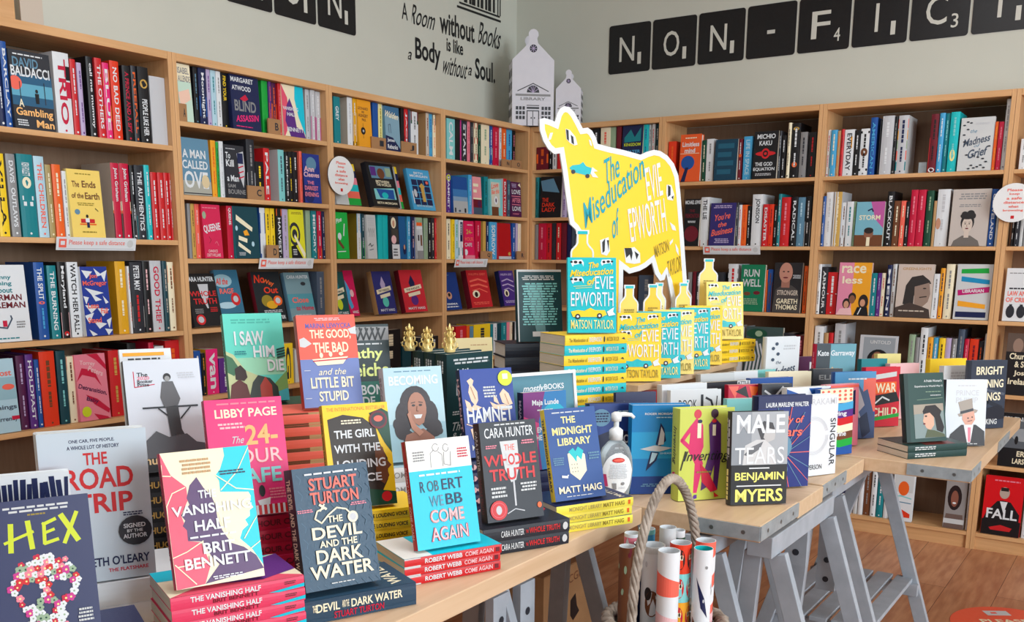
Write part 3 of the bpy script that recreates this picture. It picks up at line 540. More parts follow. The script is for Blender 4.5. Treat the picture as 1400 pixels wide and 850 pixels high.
row('U2', 2, (450, 280, 8.235), [
 ('F', 100, 232, 78, 'green', [('r',0,0,1,1,(24,180,70)), T_('Pine',.02,.12,.5,.1,'white','bs',20), ('l',[(.6,.5),(.7,.25)],.08,'white'), ('e',.25,.52,.16,.08,'white'), ('p',[(.1,.55),(.6,.75),(.5,.8),(.1,.66)],'brown'), ('l',[(.05,.85),(.7,.84)],.05,'white')], dict(say='bright green cover with a white bird')),
 (318, 364, 92, 'white', ('beige', None, [('r',0,0,.42,1,'sky')]), dict(back='olive', )), (370, 404, 95, 'darkteal', ('white', None, [('r',.6,0,.4,1,'green')])),
 ('F', 408, 545, 108, 'palegrey', [N_(.1,.06,.8,.2,4,'silver')] + [('l', [(.1+.2*i,.4),(.2+.2*i,.3),(.3+.15*i,.44),(.2+.2*i,.5)],.03,'grey') for i in range(4)] + [('l', [(.1,.7),(.3,.65),(.4,.72),(.6,.68)],.06,'charcoal'), ('l', [(.2,.8),(.6,.78)],.05,'slate')], dict(say='pale grey cover with pencil sketches')),
 (552, 607, 112, 'turquoise', None, dict(cover='teal')), (609, 666, 112, 'turquoise', ('turquoise',)),
 ('F', 690, 800, 122, 'charcoal', [('e',.4,.16,.3,.13,'cream'), ('e',.4,.18,.14,.08,'skin'), ('r',.1,.3,.8,.3,(70,66,60)), ('e',.35,.55,.3,.1,'palepink'), ('r',.1,.66,.9,.34,'white'), N_(.2,.75,.6,.2,3,'charcoal')], dict(say='dark portrait cover with white lower panel')),
 ('F', 803, 876, 128, 'blue', [('r',0,0,1,1,(26,92,150)), ('e',.7,.78,.25,.12,'navy'), ('e',.7,.72,.12,.06,'skin')], dict(say='blue cover with a dark-haired figure')),
 (880, 918, 122, 'sky', ('white',)), (922, 966, 130, 'navy', ('palepink', None, [('r',.6,0,.4,1,'blue')])),
 ('F', 970, 1066, 140, 'palegrey', [('r',0,0,1,.12,'sage'), ('r',.05,.12,.9,.08,'orange'), ('r',.02,.22,.96,.06,'white'), ('r',.1,.32,.35,.2,'silver'), ('r',.2,.42,.2,.14,'hair'), ('r',.6,.42,.25,.26,'brown'), ('r',0,.8,1,.2,'grey')], dict(say='grey and orange cover of books on a shelf')),
 (1068, 1112, 148, 'sage', ('grey',)), (1115, 1147, 150, 'black', ('white',)), (1151, 1186, 142, 'charcoal', ('cream',)), (1190, 1250, 140, 'red', ('pink',))])
MH = lambda bg, ob, oc, ti: [('r',0,0,1,1,bg), ('p',[(.42,.45),(.36,.3),(.5,.12),(.62,.3),(.6,.45)],oc), ('e',.5,.72,.16,.12,ob), ('p',[(.1,.44),(.88,.34),(.9,.44),(.12,.54)],'cream'), ('p',[(.25,.56),(.8,.5),(.8,.58),(.27,.64)],'cream') , T_(ti,.2,.42,.6,.05,'charcoal','b',7), T_('MATT HAIG',.15,.88,.75,.06,'white')]
row('U2', 3, (450, 350, 8.235), [
 ('F', 60, 245, 180, 'darkgreen', MH((20,80,80), 'lime', 'teal', 'THE HUMANS'), dict(lean=13, d=.03, say='dark green cover cut by the bookcase side')),
 ('F', 248, 350, 165, 'crimson', [('r',0,0,1,1,(214,20,90)), ('p',[(0,.2),(.2,.3),(.5,.5),(.3,.6),(.5,.8),(.2,.85),(0,.7)],'sky'), ('e',.55,.5,.2,.08,'palepink'), T_('HAIG',.3,.88,.6,.06,'white')], dict(lean=13, d=.045, say='bright pink cover behind the green one')),
 ('F', 560, 768, 175, 'navy', MH((44,48,120), 'mint', 'lilac', 'THE POSSESSION'), dict(lean=13, d=.03, t=.03, spine='tan', say='navy cover with cream title strips')),
 ('F', 865, 1113, 160, 'red', MH((208,44,58), 'purple', 'navy', 'THE RADLEYS'), dict(lean=13, d=.03, t=.03, spine='maroon', say='red cover with a cream title strip'))])
row('U2', 4, (0, 0, 1), [(470, 484, 470, 'navy', None), (486, 496, 472, 'red', None), (500, 520, 455, 'palegrey', ('black',)), (521, 548, 452, 'black', ('cream',)), (550, 562, 470, 'darkteal', None), (572, 585, 462, 'charcoal', ('white',)), (588, 600, 460, 'black', ('silver',))])
# --- fourth bookcase, next to the corner
row('U1', 0, (600, 140, 8.5), [
 (92, 187, 180, 'aqua', ('white', 'CALM')), (192, 245, 175, 'black', None), (248, 262, 200, 'magenta', None), (265, 325, 205, 'charcoal', ('white', 'STAR', [('r',0,0,.25,1,'darkteal')])), (328, 362, 205, 'pink', ('crimson',)), (365, 400, 220, 'charcoal', ('grey',)), (402, 450, 222, 'cream', ('brown', None, [('r',0,0,.15,1,'red'), ('r',.36,0,.15,1,'red'), ('r',.76,0,.15,1,'red')])), (452, 487, 258, 'darkgreen', ('sage',)),
 (490, 584, 248, 'cream', ('sage',)), (586, 622, 270, 'blue', ('white', None, [('r',.55,0,.3,1,'aqua')])), (625, 696, 272, 'crimson', ('pink',)), (698, 726, 285, 'white', ('plum',)), (730, 780, 290, 'orange', ('cream',)), (784, 846, 302, 'sky', ('blue',)), (849, 886, 320, 'black', ('pink',))])
row('U1', 1, (600, 225, 10), [
 (104, 160, 120, 'purple', ('white', 'HAMNET', [('e',.1,.5,.08,.5,'lime')])), ('F', 165, 400, 150, 'blue', [('r',0,0,1,1,(30,78,150)), ('r',0,.35,1,.2,(60,120,180)), ('r',0,.55,1,.12,(130,160,190)), ('r',0,.67,1,.33,(176,178,180)), ('r',.08,.86,.1,.12,'charcoal'), ('r',.75,.86,.12,.12,'black'), ('e',.42,.94,.08,.03,'slate')], dict(say='blue evening sky cover above a pale beach')),
 (402, 450, 138, 'sky', ('paleblue',)), ('F', 453, 592, 158, 'pink', [('r',0,0,1,.6,(232,150,158)), ('r',.05,.18,.6,.08,'cream'), ('r',.05,.34,.4,.08,'cream'), ('r',0,.56,1,.04,'cream'), ('r',0,.6,1,.22,'maroon'), ('e',.7,.72,.2,.1,'plum'), ('r',0,.82,1,.18,'slate')], dict(say='pink and maroon layered cover')),
 (615, 670, 162, 'teal', ('darkgreen',), dict(cover='teal')), ('F', 673, 872, 188, 'aqua', [('r',.05,.08,.75,.7,(210,205,190)), T_('Love',.08,.1,.62,.14,'salmon','bs',12), T_('like this',.08,.28,.7,.12,'salmon','bs',8), ('e',.45,.58,.16,.12,'white'), ('e',.45,.58,.06,.06,'plum'), ('r',.05,.76,.6,.24,'brown')], dict(say='aqua bordered cover with salmon script')),
 (875, 922, 190, 'red', ('white', 'BARTON'), dict(back='white')), (926, 972, 210, 'slate', ('aqua',)), ('F', 976, 1132, 228, 'plum', [('p',[(.7,.08),(.9,.02),(1,.15)],'cream'), N_(.05,.05,.5,.12,3,'lilac'), T_('LOVE',.06,.22,.88,.13,'white'), ('r',.02,.4,.9,.02,'pink'), T_('AFTER',.06,.46,.88,.13,'pink'), ('r',.02,.64,.9,.02,'pink'), T_('LOVE',.06,.7,.88,.13,'white'), N_(.05,.9,.7,.04,1,'pink')], dict(say='plum cover with three lines of capitals'))])
row('U1', 2, (600, 285, 9.44), [
 (100, 150, 128, 'cream', ('charcoal',)), (153, 206, 138, 'yellow', ('olive',)), (209, 252, 142, 'paleblue', ('green',)), (256, 312, 148, 'white', ('silver', None, [('r',.05,.1,.5,.6,'navy'), ('r',.7,0,.2,1,'teal')])), ('F', 316, 466, 158, 'crimson', [('r',0,0,1,1,(220,30,90)), N_(.3,.08,.6,.05,1,'palepink'), T_('24-',.2,.22,.6,.12,'gold'), T_('HOUR',.05,.42,.85,.1,'salmon'), T_('CAFE',.0,.57,.75,.1,'silver'), ('e',.1,.82,.18,.08,'white'), ('r',.0,.9,1,.1,'pink')], dict(say='crimson pink cover with gold numerals')),
 (468, 540, 158, 'crimson', ('pink',)), (568, 606, 165, 'gold', None), (608, 640, 172, 'navy', ('white',)), (643, 746, 172, 'sky', ('white', 'SORROW')), ('F', 756, 936, 185, 'red', [('r',0,0,1,1,(180,20,26)), ('e',.85,.85,.1,.05,'gold'), ('r',0,.92,1,.08,'silver')], dict(say='plain deep red cover')), (940, 985, 188, 'blue', ('white',)), (988, 1016, 190, 'lilac', None), (1018, 1056, 195, 'cream', ('palepink',))])
SW = lambda bg, c: [('r',0,0,1,1,bg), T_('PHILIPPA GREY',.1,.08,.8,.06,c), ('l',[(.1,.3),(.5,.24),(.9,.32)],.05,c), ('l',[(.1,.42),(.5,.38),(.9,.46)],.05,c), ('l',[(.15,.54),(.5,.5),(.85,.6)],.03,c), ('e',.3,.64,.17,.1,'cream'), ('e',.3,.65,.08,.07,'hair'), N_(.1,.85,.8,.08,2,c)]
row('U1', 3, (600, 355, 8.5), [
 ('F', 70, 272, 150, 'blue', [('r',0,0,1,1,(28,60,130)), ('e',.4,.62,.15,.1,'skin'), ('e',.4,.6,.07,.05,'hair'), T_('EMMA',.2,.82,.6,.05,'white'), N_(.1,.9,.8,.05,1,'white'), N_(.1,.06,.5,.04,1,'steelblue')], dict(lean=13, d=.03, say='blue cover with small oval portrait')), ('F', 390, 628, 125, 'red', SW((196,40,48), 'salmon'), dict(lean=13, d=.03, t=.035, spine='maroon', back='gold', say='red cover with salmon script and oval portrait')), ('F', 765, 925, 130, 'purple', SW((70,46,130), 'lilac'), dict(lean=13, d=.03, t=.03, spine='navy', say='purple cover with lilac script and round portrait'))])
row('U1', 4, (480, 430, 5.833), [(835, 920, 95, 'red', ('pink',)), (923, 945, 92, 'orange', None), (947, 975, 95, 'steelblue', None), (978, 1108, 82, 'yellow', ('charcoal',)), (1112, 1132, 78, 'teal', None), (1134, 1162, 72, 'white', ('grey',)), (1166, 1195, 72, 'darkteal', None), (1197, 1238, 65, 'teal', ('aqua',)), (1241, 1261, 62, 'pink', None), (1263, 1284, 62, 'cream', ('red',)), (1286, 1304, 60, 'black', None), (1306, 1326, 56, 'white', ('grey',))])
# --- bookcase behind the cow
row('Q', 0, (720, 140, 3.4), [(45, 100, 210, 'maroon', ('orange', None, [('r',.3,0,.4,1,'orange')])), (103, 118, 205, 'black', ('white',)), (120, 140, 210, 'white', ('black',)), (142, 160, 200, 'red', None), (165, 185, 195, 'navy', None), (200, 225, 190, 'teal', None), (235, 260, 180, 'green', None), (270, 300, 130, 'grey', None), (305, 336, 122, 'black', ('white',)), (341, 384, 115, 'cream', ('salmon',)), (386, 412, 108, 'sage', None), (414, 437, 105, 'maroon', None),
 ('F', 439, 534, 98, 'navy', [('p',[(.1,.3),(.4,.1),(.6,.3),(.9,.05),(.9,.4),(.1,.42)],'teal'), T_('KINGDOM',.1,.44,.8,.08,'lime'), T_('WATER',.1,.62,.8,.08,'sky')], dict(say='navy cover with teal mountains')), (537, 560, 96, 'turquoise', ('blue',)), (562, 576, 95, 'white', ('black',)), (578, 592, 93, 'palegrey', ('red',)), (595, 610, 92, 'darkteal', ('white',))])
row('Q', 1, (720, 140, 3.4), [(12, 56, 350, 'teal', ('darkteal',)), ('F', 60, 158, 346, 'charcoal', [('r',0,0,1,1,'black'), ('p',[(0,.1),(.6,.05),(.9,.4),(.1,.35)],'steelblue'), T_('THE',.1,.52,.3,.1,'redorange'), T_('DARK',.1,.64,.6,.1,'redorange'), T_('LADY',.1,.76,.65,.1,'redorange')], dict(say='black cover with orange-red title')), (161, 185, 352, 'lilac', ('purple',)), (187, 205, 355, 'slate', None), (210, 232, 358, 'white', None), (234, 260, 350, 'navy', None)])
row('Q', 2, (720, 140, 3.4), [(14, 35, 565, 'yellow', ('black',)), (37, 52, 568, 'grey', None), (54, 86, 562, 'crimson', ('pink',)), (88, 114, 562, 'red', ('black',)), (116, 134, 560, 'charcoal', None), (136, 158, 560, 'red', ('cream',)), (160, 182, 558, 'maroon', None), (186, 205, 555, 'navy', None), (207, 225, 560, 'slate', None), (227, 240, 562, 'charcoal', None)])
row('Q', 3, (0, 0, 1), [(852, 870, 378, 'brown', None), (872, 893, 376, 'slate', ('grey',)), (895, 906, 380, 'charcoal', None)])
# --- bookcase right of the cow
row('N1', 0, (900, 120, 5.833), [
 (72, 132, 430, 'redorange', ('orange',)), ('F', 160, 325, 375, 'orange', [('r',0,0,1,1,(234,92,40)), N_(.2,.06,.6,.04,1,'cream'), T_('Limitless',.1,.16,.8,.1,'white'), T_('mind',.22,.29,.5,.1,'white'), ('r',.02,.4,.9,.01,'cream'), ('e',.4,.6,.32,.15,'blue'), ('p',[(.1,1),(.3,.7),(.45,.7),(.3,1)],'navy')], dict(t=.03, hard=True, say='orange cover with a blue head silhouette')),
 (328, 371, 420, 'darkgreen', ('cream',)), (374, 432, 410, 'white', ('grey',)), ('F', 440, 617, 415, 'darkteal', [('r',0,0,1,1,(16,62,86))] + [('r',.12,.1+.21*i,.72-.1*(i%2),.12,(30,92,118)) for i in range(4)], dict(say='dark teal cover with tone-on-tone capitals')),
 (620, 657, 410, 'maroon', ('white', None, [('e',.4,.5,.04,.4,'orange')])), (668, 735, 390, 'sky', ('paleblue', 'LIFE IN SPACE')), ('F', 745, 936, 350, 'black', [T_('MICHIO',.12,.06,.75,.1,'white'), T_('KAKU',.22,.2,.52,.1,'white'), ('e',.5,.47,.42,.05,'red'), ('e',.5,.47,.18,.11,'red'), ('e',.5,.47,.11,.07,'black'), ('e',.5,.47,.06,.03,'red'), T_('THE GOD',.1,.65,.72,.08,'white'), T_('EQUATION',.04,.76,.88,.08,'white'), N_(.1,.88,.7,.06,2,'silver')], dict(say='black cover with a red ringed eye')),
 (938, 964, 345, 'charcoal', ('white',)), (970, 1002, 380, 'black', ('white',)), (1014, 1038, 280, 'cream', ('charcoal',)), (1044, 1112, 285, 'black', ('white', None, [('e',.75,.5,.05,.3,'orange'), ('e',.1,.5,.03,.35,'gold')])), (1115, 1170, 355, 'grey', ('charcoal',)), (1184, 1240, 355, 'black', ('red',))])
row('N1', 1, (910, 240, 6.36), [
 ('F', 150, 282, 205, 'black', [T_('MICHAEL LEWIS',.0,.03,1,.08,'white'), T_('THE',.3,.22,.35,.06,'maroon'), T_('PREMONITION',.05,.31,.9,.09,'maroon'), N_(.2,.46,.6,.05,2,'white'), ('e',.5,.74,.46,.17,'maroon')], dict(say='black cover with a dark red disc')), (286, 366, 190, 'white', ('charcoal', 'THE LIE', [('r',.87,0,.13,1,'red')], (.05,.45))),
 ('F', 374, 592, 240, 'navy', [('r',0,0,1,1,(50,42,110)), N_(.1,.05,.8,.08,2,'lilac'), T_("You're",.15,.24,.65,.15,'salmon','bs',10), T_('the',.32,.44,.35,.11,'salmon','bs',10), T_('Business',.08,.58,.84,.15,'salmon','bs',10), N_(.2,.82,.6,.12,3,'lilac')], dict(say='purple-navy cover with salmon script')),
 (596, 617, 235, 'charcoal', ('white',)), (622, 646, 255, 'white', ('red',)), (648, 695, 255, 'orange', ('redorange',)), (698, 726, 262, 'black', ('white',)), (736, 826, 165, 'white', ('charcoal', 'JONSSON', [], (.08,.55)), dict(hard=True)), (830, 880, 250, 'red', ('white', 'DISASTER')), (883, 922, 250, 'redorange', ('maroon',)), (928, 956, 262, 'black', ('white',)), (958, 986, 160, 'teal', ('white',)), (988, 1062, 190, 'red', ('pink',)), (1074, 1127, 185, 'black', ('white', 'RADICAL')), (1130, 1192, 190, 'steelblue', ('paleblue',)), (1196, 1246, 180, 'black', ('white', None, [('r',.5,0,.5,1,'white')]))])
row('N1', 2, (950, 340, 5.31), [
 (-60, -30, 170, 'grey', None), (-25, 0, 165, 'maroon', None), (2, 28, 170, 'charcoal', ('white',)), (30, 72, 160, 'blue', None), (75, 120, 180, 'navy', None), (150, 200, 170, 'charcoal', None), (228, 300, 110, 'white', ('red', None, [('r',.1,0,.1,1,'black'), ('r',.3,0,.1,1,'black')])),
 ('F', 318, 490, 115, 'darkgreen', [('r',0,0,1,1,(14,120,82)), T_('RUN',.12,.1,.65,.16,'palegrey'), T_('WELL',.08,.31,.78,.16,'palegrey'), ('e',.3,.62,.14,.04,'brown'), ('e',.7,.6,.14,.04,'maroon'), N_(.1,.72,.7,.14,4,'sage')], dict(say='green cover with big white capitals', back='white')),
 (487, 513, 155, 'orange', None), (516, 552, 150, 'blue', ('brown', None, [('r',.3,0,.7,1,'brown')])), ('F', 556, 757, 100, 'black', [('r',0,0,1,1,(36,34,38)), ('p',[(.0,1),(.08,.55),(.3,.45),(.65,.45),(.9,.55),(1,1)],(70,66,66)), ('r',.28,.3,.3,.2,(160,110,95)), ('e',.42,.2,.24,.2,(190,134,116)), ('e',.34,.18,.04,.012,'hair'), ('e',.5,.18,.04,.012,'hair'), ('e',.42,.3,.09,.014,'maroon'), N_(.68,.24,.28,.08,3,'silver'), T_('STRONGER',.15,.55,.75,.1,'beige'), T_('GARETH',.15,.72,.75,.1,'cream'), T_('THOMAS',.12,.84,.78,.1,'cream')], dict(say='black cover with a bald man staring')), (775, 802, 125, 'orange', ('brown',))])
row('N1', 3, (0, 0, 1), [(1002, 1014, 446, 'palegrey', None), ('F', 1016, 1066, 446, 'darkgreen', [('r',0,0,1,1,(60,80,80))] + [('l',[(.1*i,.3+.05*(i%3)),(.1*i+.1,.6),(.1*i+.05,.9)],.05,'silver') for i in range(9)] + [('e',.3,.14,.28,.1,'darkgreen'), ('e',.35,.14,.1,.06,'sage')], dict(say='dark jungle leaf and zebra cover')), (1068, 1082, 455, 'charcoal', None), (1084, 1101, 458, 'maroon', ('pink',))])
# --- second bookcase from the right
row('N2', 0, (1110, 120, 4.828), [
 (84, 108, 280, 'white', ('red',)), (110, 150, 280, 'sky', ('cream', None, [('r',.82,0,.18,1,'cream')])), (152, 172, 285, 'tan', ('orange',)), (174, 195, 275, 'red', ('maroon',)), (198, 263, 278, 'white', ('charcoal', 'EVERYDAY', [('r',.15,.2,.25,.15,'amber')])), (265, 300, 280, 'black', ('white',)), (304, 361, 272, 'white', ('black', None, [('e',.5,.5,.09,.4,'brown'), ('r',.05,0,.05,1,'black'), ('r',.85,0,.05,1,'black')])), (364, 408, 198, 'blue', ('sky', 'AMERICAN')), (424, 437, 212, 'black', None), (440, 516, 188, 'silver', ('white',)), (518, 541, 190, 'black', ('grey',)), (545, 612, 185, 'silver', ('navy', None, [('r',.06,0,.16,1,'salmon'), ('r',.25,0,.16,1,'amber'), ('r',.43,0,.14,1,'sage'), ('r',.6,0,.16,1,'salmon'), ('r',.79,0,.15,1,'teal')]), dict(cover='palegrey')),
 (758, 810, 175, 'maroon', ('black', None, [('r',.4,0,.6,1,'red'), ('e',.95,.5,.04,.4,'white')])), (813, 848, 168, 'sky', ('white', None, [('r',.6,0,.4,1,'blue')])), (850, 882, 170, 'teal', ('aqua',)), (885, 945, 162, 'turquoise', ('aqua', None, [('e',.72,.5,.1,.3,'paleyellow')])),
 ('F', 955, 1175, 200, 'palegrey', [T_('Madness',.12,.36,.8,.14,'slate','bs',12), T_('the',.3,.22,.2,.07,'steelblue','s'), T_('of',.45,.5,.16,.06,'steelblue','s'), T_('Grief',.28,.58,.58,.16,'slate','bs',12), N_(.4,.1,.5,.04,2,'silver')] + [('e',x,y,.045,.014,'charcoal') for x,y in ((.1,.14),(.2,.08),(.3,.1),(.22,.22),(.15,.45),(.12,.32),(.9,.55),(.25,.7),(.45,.72),(.6,.75),(.75,.78),(.85,.84),(.7,.9),(.5,.95),(.35,.96),(.6,.93),(.8,.95),(.42,.9))], dict(hard=True, say='pale grey cover strewn with dark leaves')),
 (1170, 1203, 225, 'orange', ('amber',)), (1206, 1238, 225, 'crimson', ('pink',)), (1241, 1276, 75, 'palegrey', ('grey', None, [('r',.05,0,.1,1,'charcoal')]))])
row('N2', 1, (1100, 235, 4.667), [
 (90, 116, 155, 'blue', ('white',)), (119, 166, 130, 'white', ('silver',)), (170, 218, 128, 'gold', ('cream', None, [('r',0,.5,1,.5,'white')]), dict(cover='silver')), (221, 250, 195, 'white', ('brown', None, [('r',.8,0,.2,1,'brown')])), (253, 295, 190, 'white', ('teal',)), (297, 310, 190, 'sage', ('green',)), ('F', 312, 490, 192, 'aqua', [('r',0,0,1,1,(120,180,200)), ('p',[(.5,0),(1,0),(1,.6),(.7,.4)],(190,90,160)), ('l',[(.42,.2),(.55,.16),(.6,.22)],.05,'navy'), T_('STORM',.12,.3,.75,.11,'cream'), ('r',0,.75,1,.25,'brown'), ('e',.5,.72,.17,.12,'darkskin'), ('e',.5,.65,.17,.07,'hair'), ('r',.44,.8,.12,.2,'cream')], dict(say='turquoise to purple portrait cover')),
 (505, 548, 125, 'black', ('white', 'BLACKOUT')), (551, 592, 185, 'brown', ('cream',)), (595, 626, 185, 'salmon', ('cream',)), (629, 650, 190, 'black', ('white',)), (653, 696, 115, 'crimson', ('pink',)), (699, 748, 115, 'crimson', ('pink',)), (754, 797, 120, 'darkgreen', ('sage',)), (802, 820, 185, 'tan', None), (822, 902, 112, 'white', ('silver', None, [('e',.6,.8,.1,.2,'skin')])),
 ('F', 916, 1156, 112, 'beige', [('r',0,0,1,1,(196,186,180)), N_(.15,.07,.75,.12,3,'grey'), N_(.15,.26,.7,.06,2,'grey')] + portrait(None, (212,196,184), (40,38,40), (110,104,100), .45, .6, .9) + [('e',.44,.47,.19,.06,(40,38,40)), ('e',.36,.43,.08,.04,(40,38,40)), ('e',.52,.42,.1,.05,(40,38,40)), ('e',.6,.47,.06,.05,(40,38,40))], dict(hard=True, say='beige cover with tousled young man photo')),
 (1160, 1202, 110, 'blue', ('white', 'CLEVELAND')), (1206, 1226, 120, 'palegrey', None)])
row('N2', 2, (1090, 340, 4.516), [
 (86, 132, 95, 'white', ('charcoal',)), (134, 171, 112, 'charcoal', ('white', 'ARMOUR')), (174, 234, 145, 'red', ('white', None, [('r',.5,0,.02,1,'white')])),
 ('F', 237, 436, 85, 'pink', [('r',.45,0,.55,1,'amber'), ('r',0,0,.45,1,(228,140,170)), T_('race',.08,.06,.75,.14,'cream'), T_('less',.12,.26,.62,.14,'cream'), ('e',.3,.78,.12,.1,'hair'), ('e',.3,.8,.08,.07,'skin'), ('p',[(.0,1),(.12,.88),(.45,.86),(.5,1)],'palepink'), ('e',.47,.66,.12,.09,'hair'), ('e',.47,.7,.09,.08,'darkskin'), ('e',.82,.74,.15,.14,'hair'), ('e',.8,.76,.08,.07,'skin'), ('p',[(.55,1),(.65,.84),(.95,.84),(1,1)],'black'), ('l',[(.68,.98),(.76,.86)],.03,'white')], dict(say='pink and amber cover with a family group')),
 (441, 476, 150, 'teal', ('white',)), (478, 501, 150, 'purple', ('lilac',)), (503, 527, 150, 'cream', ('red',)), (533, 563, 100, 'navy', ('white', 'MEN')), (566, 592, 95, 'palegrey', ('brown', None, [('r',.6,0,.4,1,'brown')])),
 ('F', 598, 817, 95, 'beige', [('r',0,0,1,1,(206,190,180)), T_('GREENLIGHTS',.12,.06,.8,.05,'tan'), ('p',[(.2,.75),(.25,.4),(.4,.24),(.7,.2),(.9,.3),(.95,.36),(.6,.4),(.5,.6),(.5,.8)],(50,46,46)), ('p',[(.5,.42),(.9,.34),(.95,.55),(.9,.7),(.75,.8),(.52,.74)],(150,128,116)), ('e',.78,.45,.05,.012,'hair'), ('l',[(.66,.62),(.85,.6)],.03,'hair'), ('p',[(0,.82),(.4,.72),(.7,.78),(.95,.84),(1,1),(0,1)],(70,58,54)), N_(.1,.86,.75,.04,1,'beige')], dict(say='beige cover, long-haired bearded man in profile')),
 (821, 857, 155, 'white', ('grey',)), (860, 889, 120, 'amber', ('navy', None, [('r',.5,0,.25,1,'teal'), ('r',.75,0,.25,1,'red')])), (894, 945, 95, 'cream', ('grey',)),
 ('F', 958, 1176, 95, 'palegrey', [('p',[(.12,.09),(.88,.07),(.9,.16),(.12,.17)],'green'), ('p',[(.14,.22),(.94,.28),(.94,.36),(.14,.31)],(20,140,190)), ('p',[(.06,.47),(.95,.4),(.95,.5),(.08,.57)],(190,20,110)), T_('LIBRARIAN',.2,.45,.6,.06,'white','b',3), ('p',[(.1,.66),(.88,.72),(.88,.8),(.1,.76)],'amber'), ('p',[(.06,.86),(.92,.86),(.92,.96),(.06,.96)],'navy')], dict(say='white cover with five coloured title bars'))])
row('N2', 3, (1090, 430, 4.516), [
 (88, 142, 70, 'white', ('grey',)), (146, 173, 112, 'tan', None), (175, 202, 112, 'red', None), (210, 275, 55, 'silver', ('grey',)), ('F', 365, 592, 125, 'silver', [('r',.1,.04,.85,.96,(150,158,166)), T_('UNTOLD',.28,.1,.55,.07,'palegrey'), ('e',.52,.5,.3,.22,'black'), ('e',.5,.46,.15,.13,'darkskin'), ('e',.46,.44,.02,.008,'black'), ('e',.56,.44,.02,.008,'black'), ('p',[(.1,1),(.25,.6),(.8,.6),(.92,1)],'black')], dict(hard=True, say='grey cover, person in a black hood')),
 (665, 703, 122, 'sage', ('grey',)), (705, 730, 140, 'grey', None), (733, 778, 80, 'white', ('charcoal',)), (780, 812, 140, 'amber', ('brown',)), (814, 847, 142, 'sky', ('white',)), (849, 887, 145, 'yellow', ('black',)), (889, 925, 145, 'lilac', None), (928, 958, 148, 'grey', ('white',)), (962, 1000, 90, 'slate', ('grey',)), (1003, 1033, 150, 'crimson', ('pink',)), (1036, 1090, 150, 'redorange', ('maroon',)), (1093, 1120, 165, 'charcoal', ('orange',)), (1125, 1162, 118, 'palegrey', None)])
row('N2', 5, (1160, 600, 3.4), [
 (-40, -15, 150, 'navy', ('white',)), (-12, 15, 150, 'white', ('grey',)), (18, 38, 140, 'palegrey', None), (40, 62, 135, 'white', None), (64, 95, 130, 'brown', ('grey',)), (97, 122, 140, 'white', ('charcoal',)), (125, 155, 150, 'teal', ('white',)), (158, 182, 150, 'white', None),
 ('F', 195, 290, 155, 'white', [('r',.05,.05,.9,.35,'palegrey'), ('e',.5,.32,.26,.15,'orange'), ('l',[(.05,.5),(.4,.48),(.9,.52)],.06,'aqua'), ('l',[(.05,.6),(.9,.62)],.05,'steelblue'), ('p',[(.1,.82),(.5,.76),(.9,.84),(.9,.92),(.1,.92)],'redorange')], dict(say='white cover with an orange sun over waves', hard=True)),
 ('F', 436, 532, 190, 'grey', [('r',0,0,1,1,(150,146,146)), ('p',[(0,1),(.1,.7),(.9,.7),(1,1)],(110,90,84)), ('e',.45,.36,.34,.26,(40,28,30)), ('e',.45,.38,.18,.17,(140,86,70)), ('e',.45,.47,.09,.02,'white'), ('r',0,.8,1,.1,'palegrey')], dict(say='grey cover of a smiling dark-haired woman')), (540, 556, 180, 'white', ('silver',))])
# --- rightmost bookcase
row('N3', 0, (0, 0, 1), [(1392, 1402, 190, 'white', ('grey',)), (1404, 1420, 185, 'navy', None)])
row('N3', 1, (1100, 235, 4.667), [(1308, 1328, 315, 'black', ('white',)), (1331, 1360, 320, 'charcoal', ('white',)), (1363, 1385, 315, 'palegrey', None), (1388, 1430, 318, 'grey', None)])
row('N3', 2, (1090, 340, 4.516), [('F', 1262, 1440, 120, 'white', [N_(.1,.08,.7,.03,1,'grey'), N_(.1,.36,.7,.05,1,'charcoal'), T_('LAW AND',.1,.43,.75,.09,'salmon'), T_('OF CRIME',.06,.55,.85,.09,'salmon'), ('e',.25,.82,.15,.12,'charcoal'), ('e',.62,.82,.15,.12,'charcoal'), ('r',.2,.68,.1,.06,'charcoal'), ('r',.57,.68,.1,.06,'charcoal')], dict(say='white cover with two dark grenades'))])
row('N3', 3, (1140, 460, 4.723), [('F', 1082, 1290, -22, 'brown', [('r',0,0,1,.32,(96,80,72)), ('e',.35,.2,.16,.12,(150,124,110)), ('r',0,.3,1,.7,(30,28,32)), T_('Churchill',.12,.32,.8,.1,'cream'), T_('& Son',.3,.45,.5,.1,'cream'), T_('Josh',.3,.6,.45,.1,'cream'), T_('Ireland',.15,.73,.75,.1,'cream')], dict(say='brown and black cover with cream serif lettering'))])
row('N3', 4, (1140, 460, 4.723), [('F', 1052, 1290, 490, 'black', [('r',0,.15,1,.5,(90,96,104)), ('e',.6,.4,.3,.12,(150,156,162)), ('e',.45,.5,.05,.08,'black'), T_('SPLENDID',.05,.07,.85,.08,'palegrey'), T_('ERIK',.5,.7,.4,.1,'cream'), T_('LARSON',.4,.84,.55,.1,'cream')], dict(say='black cover with a smoky grey photograph'))])
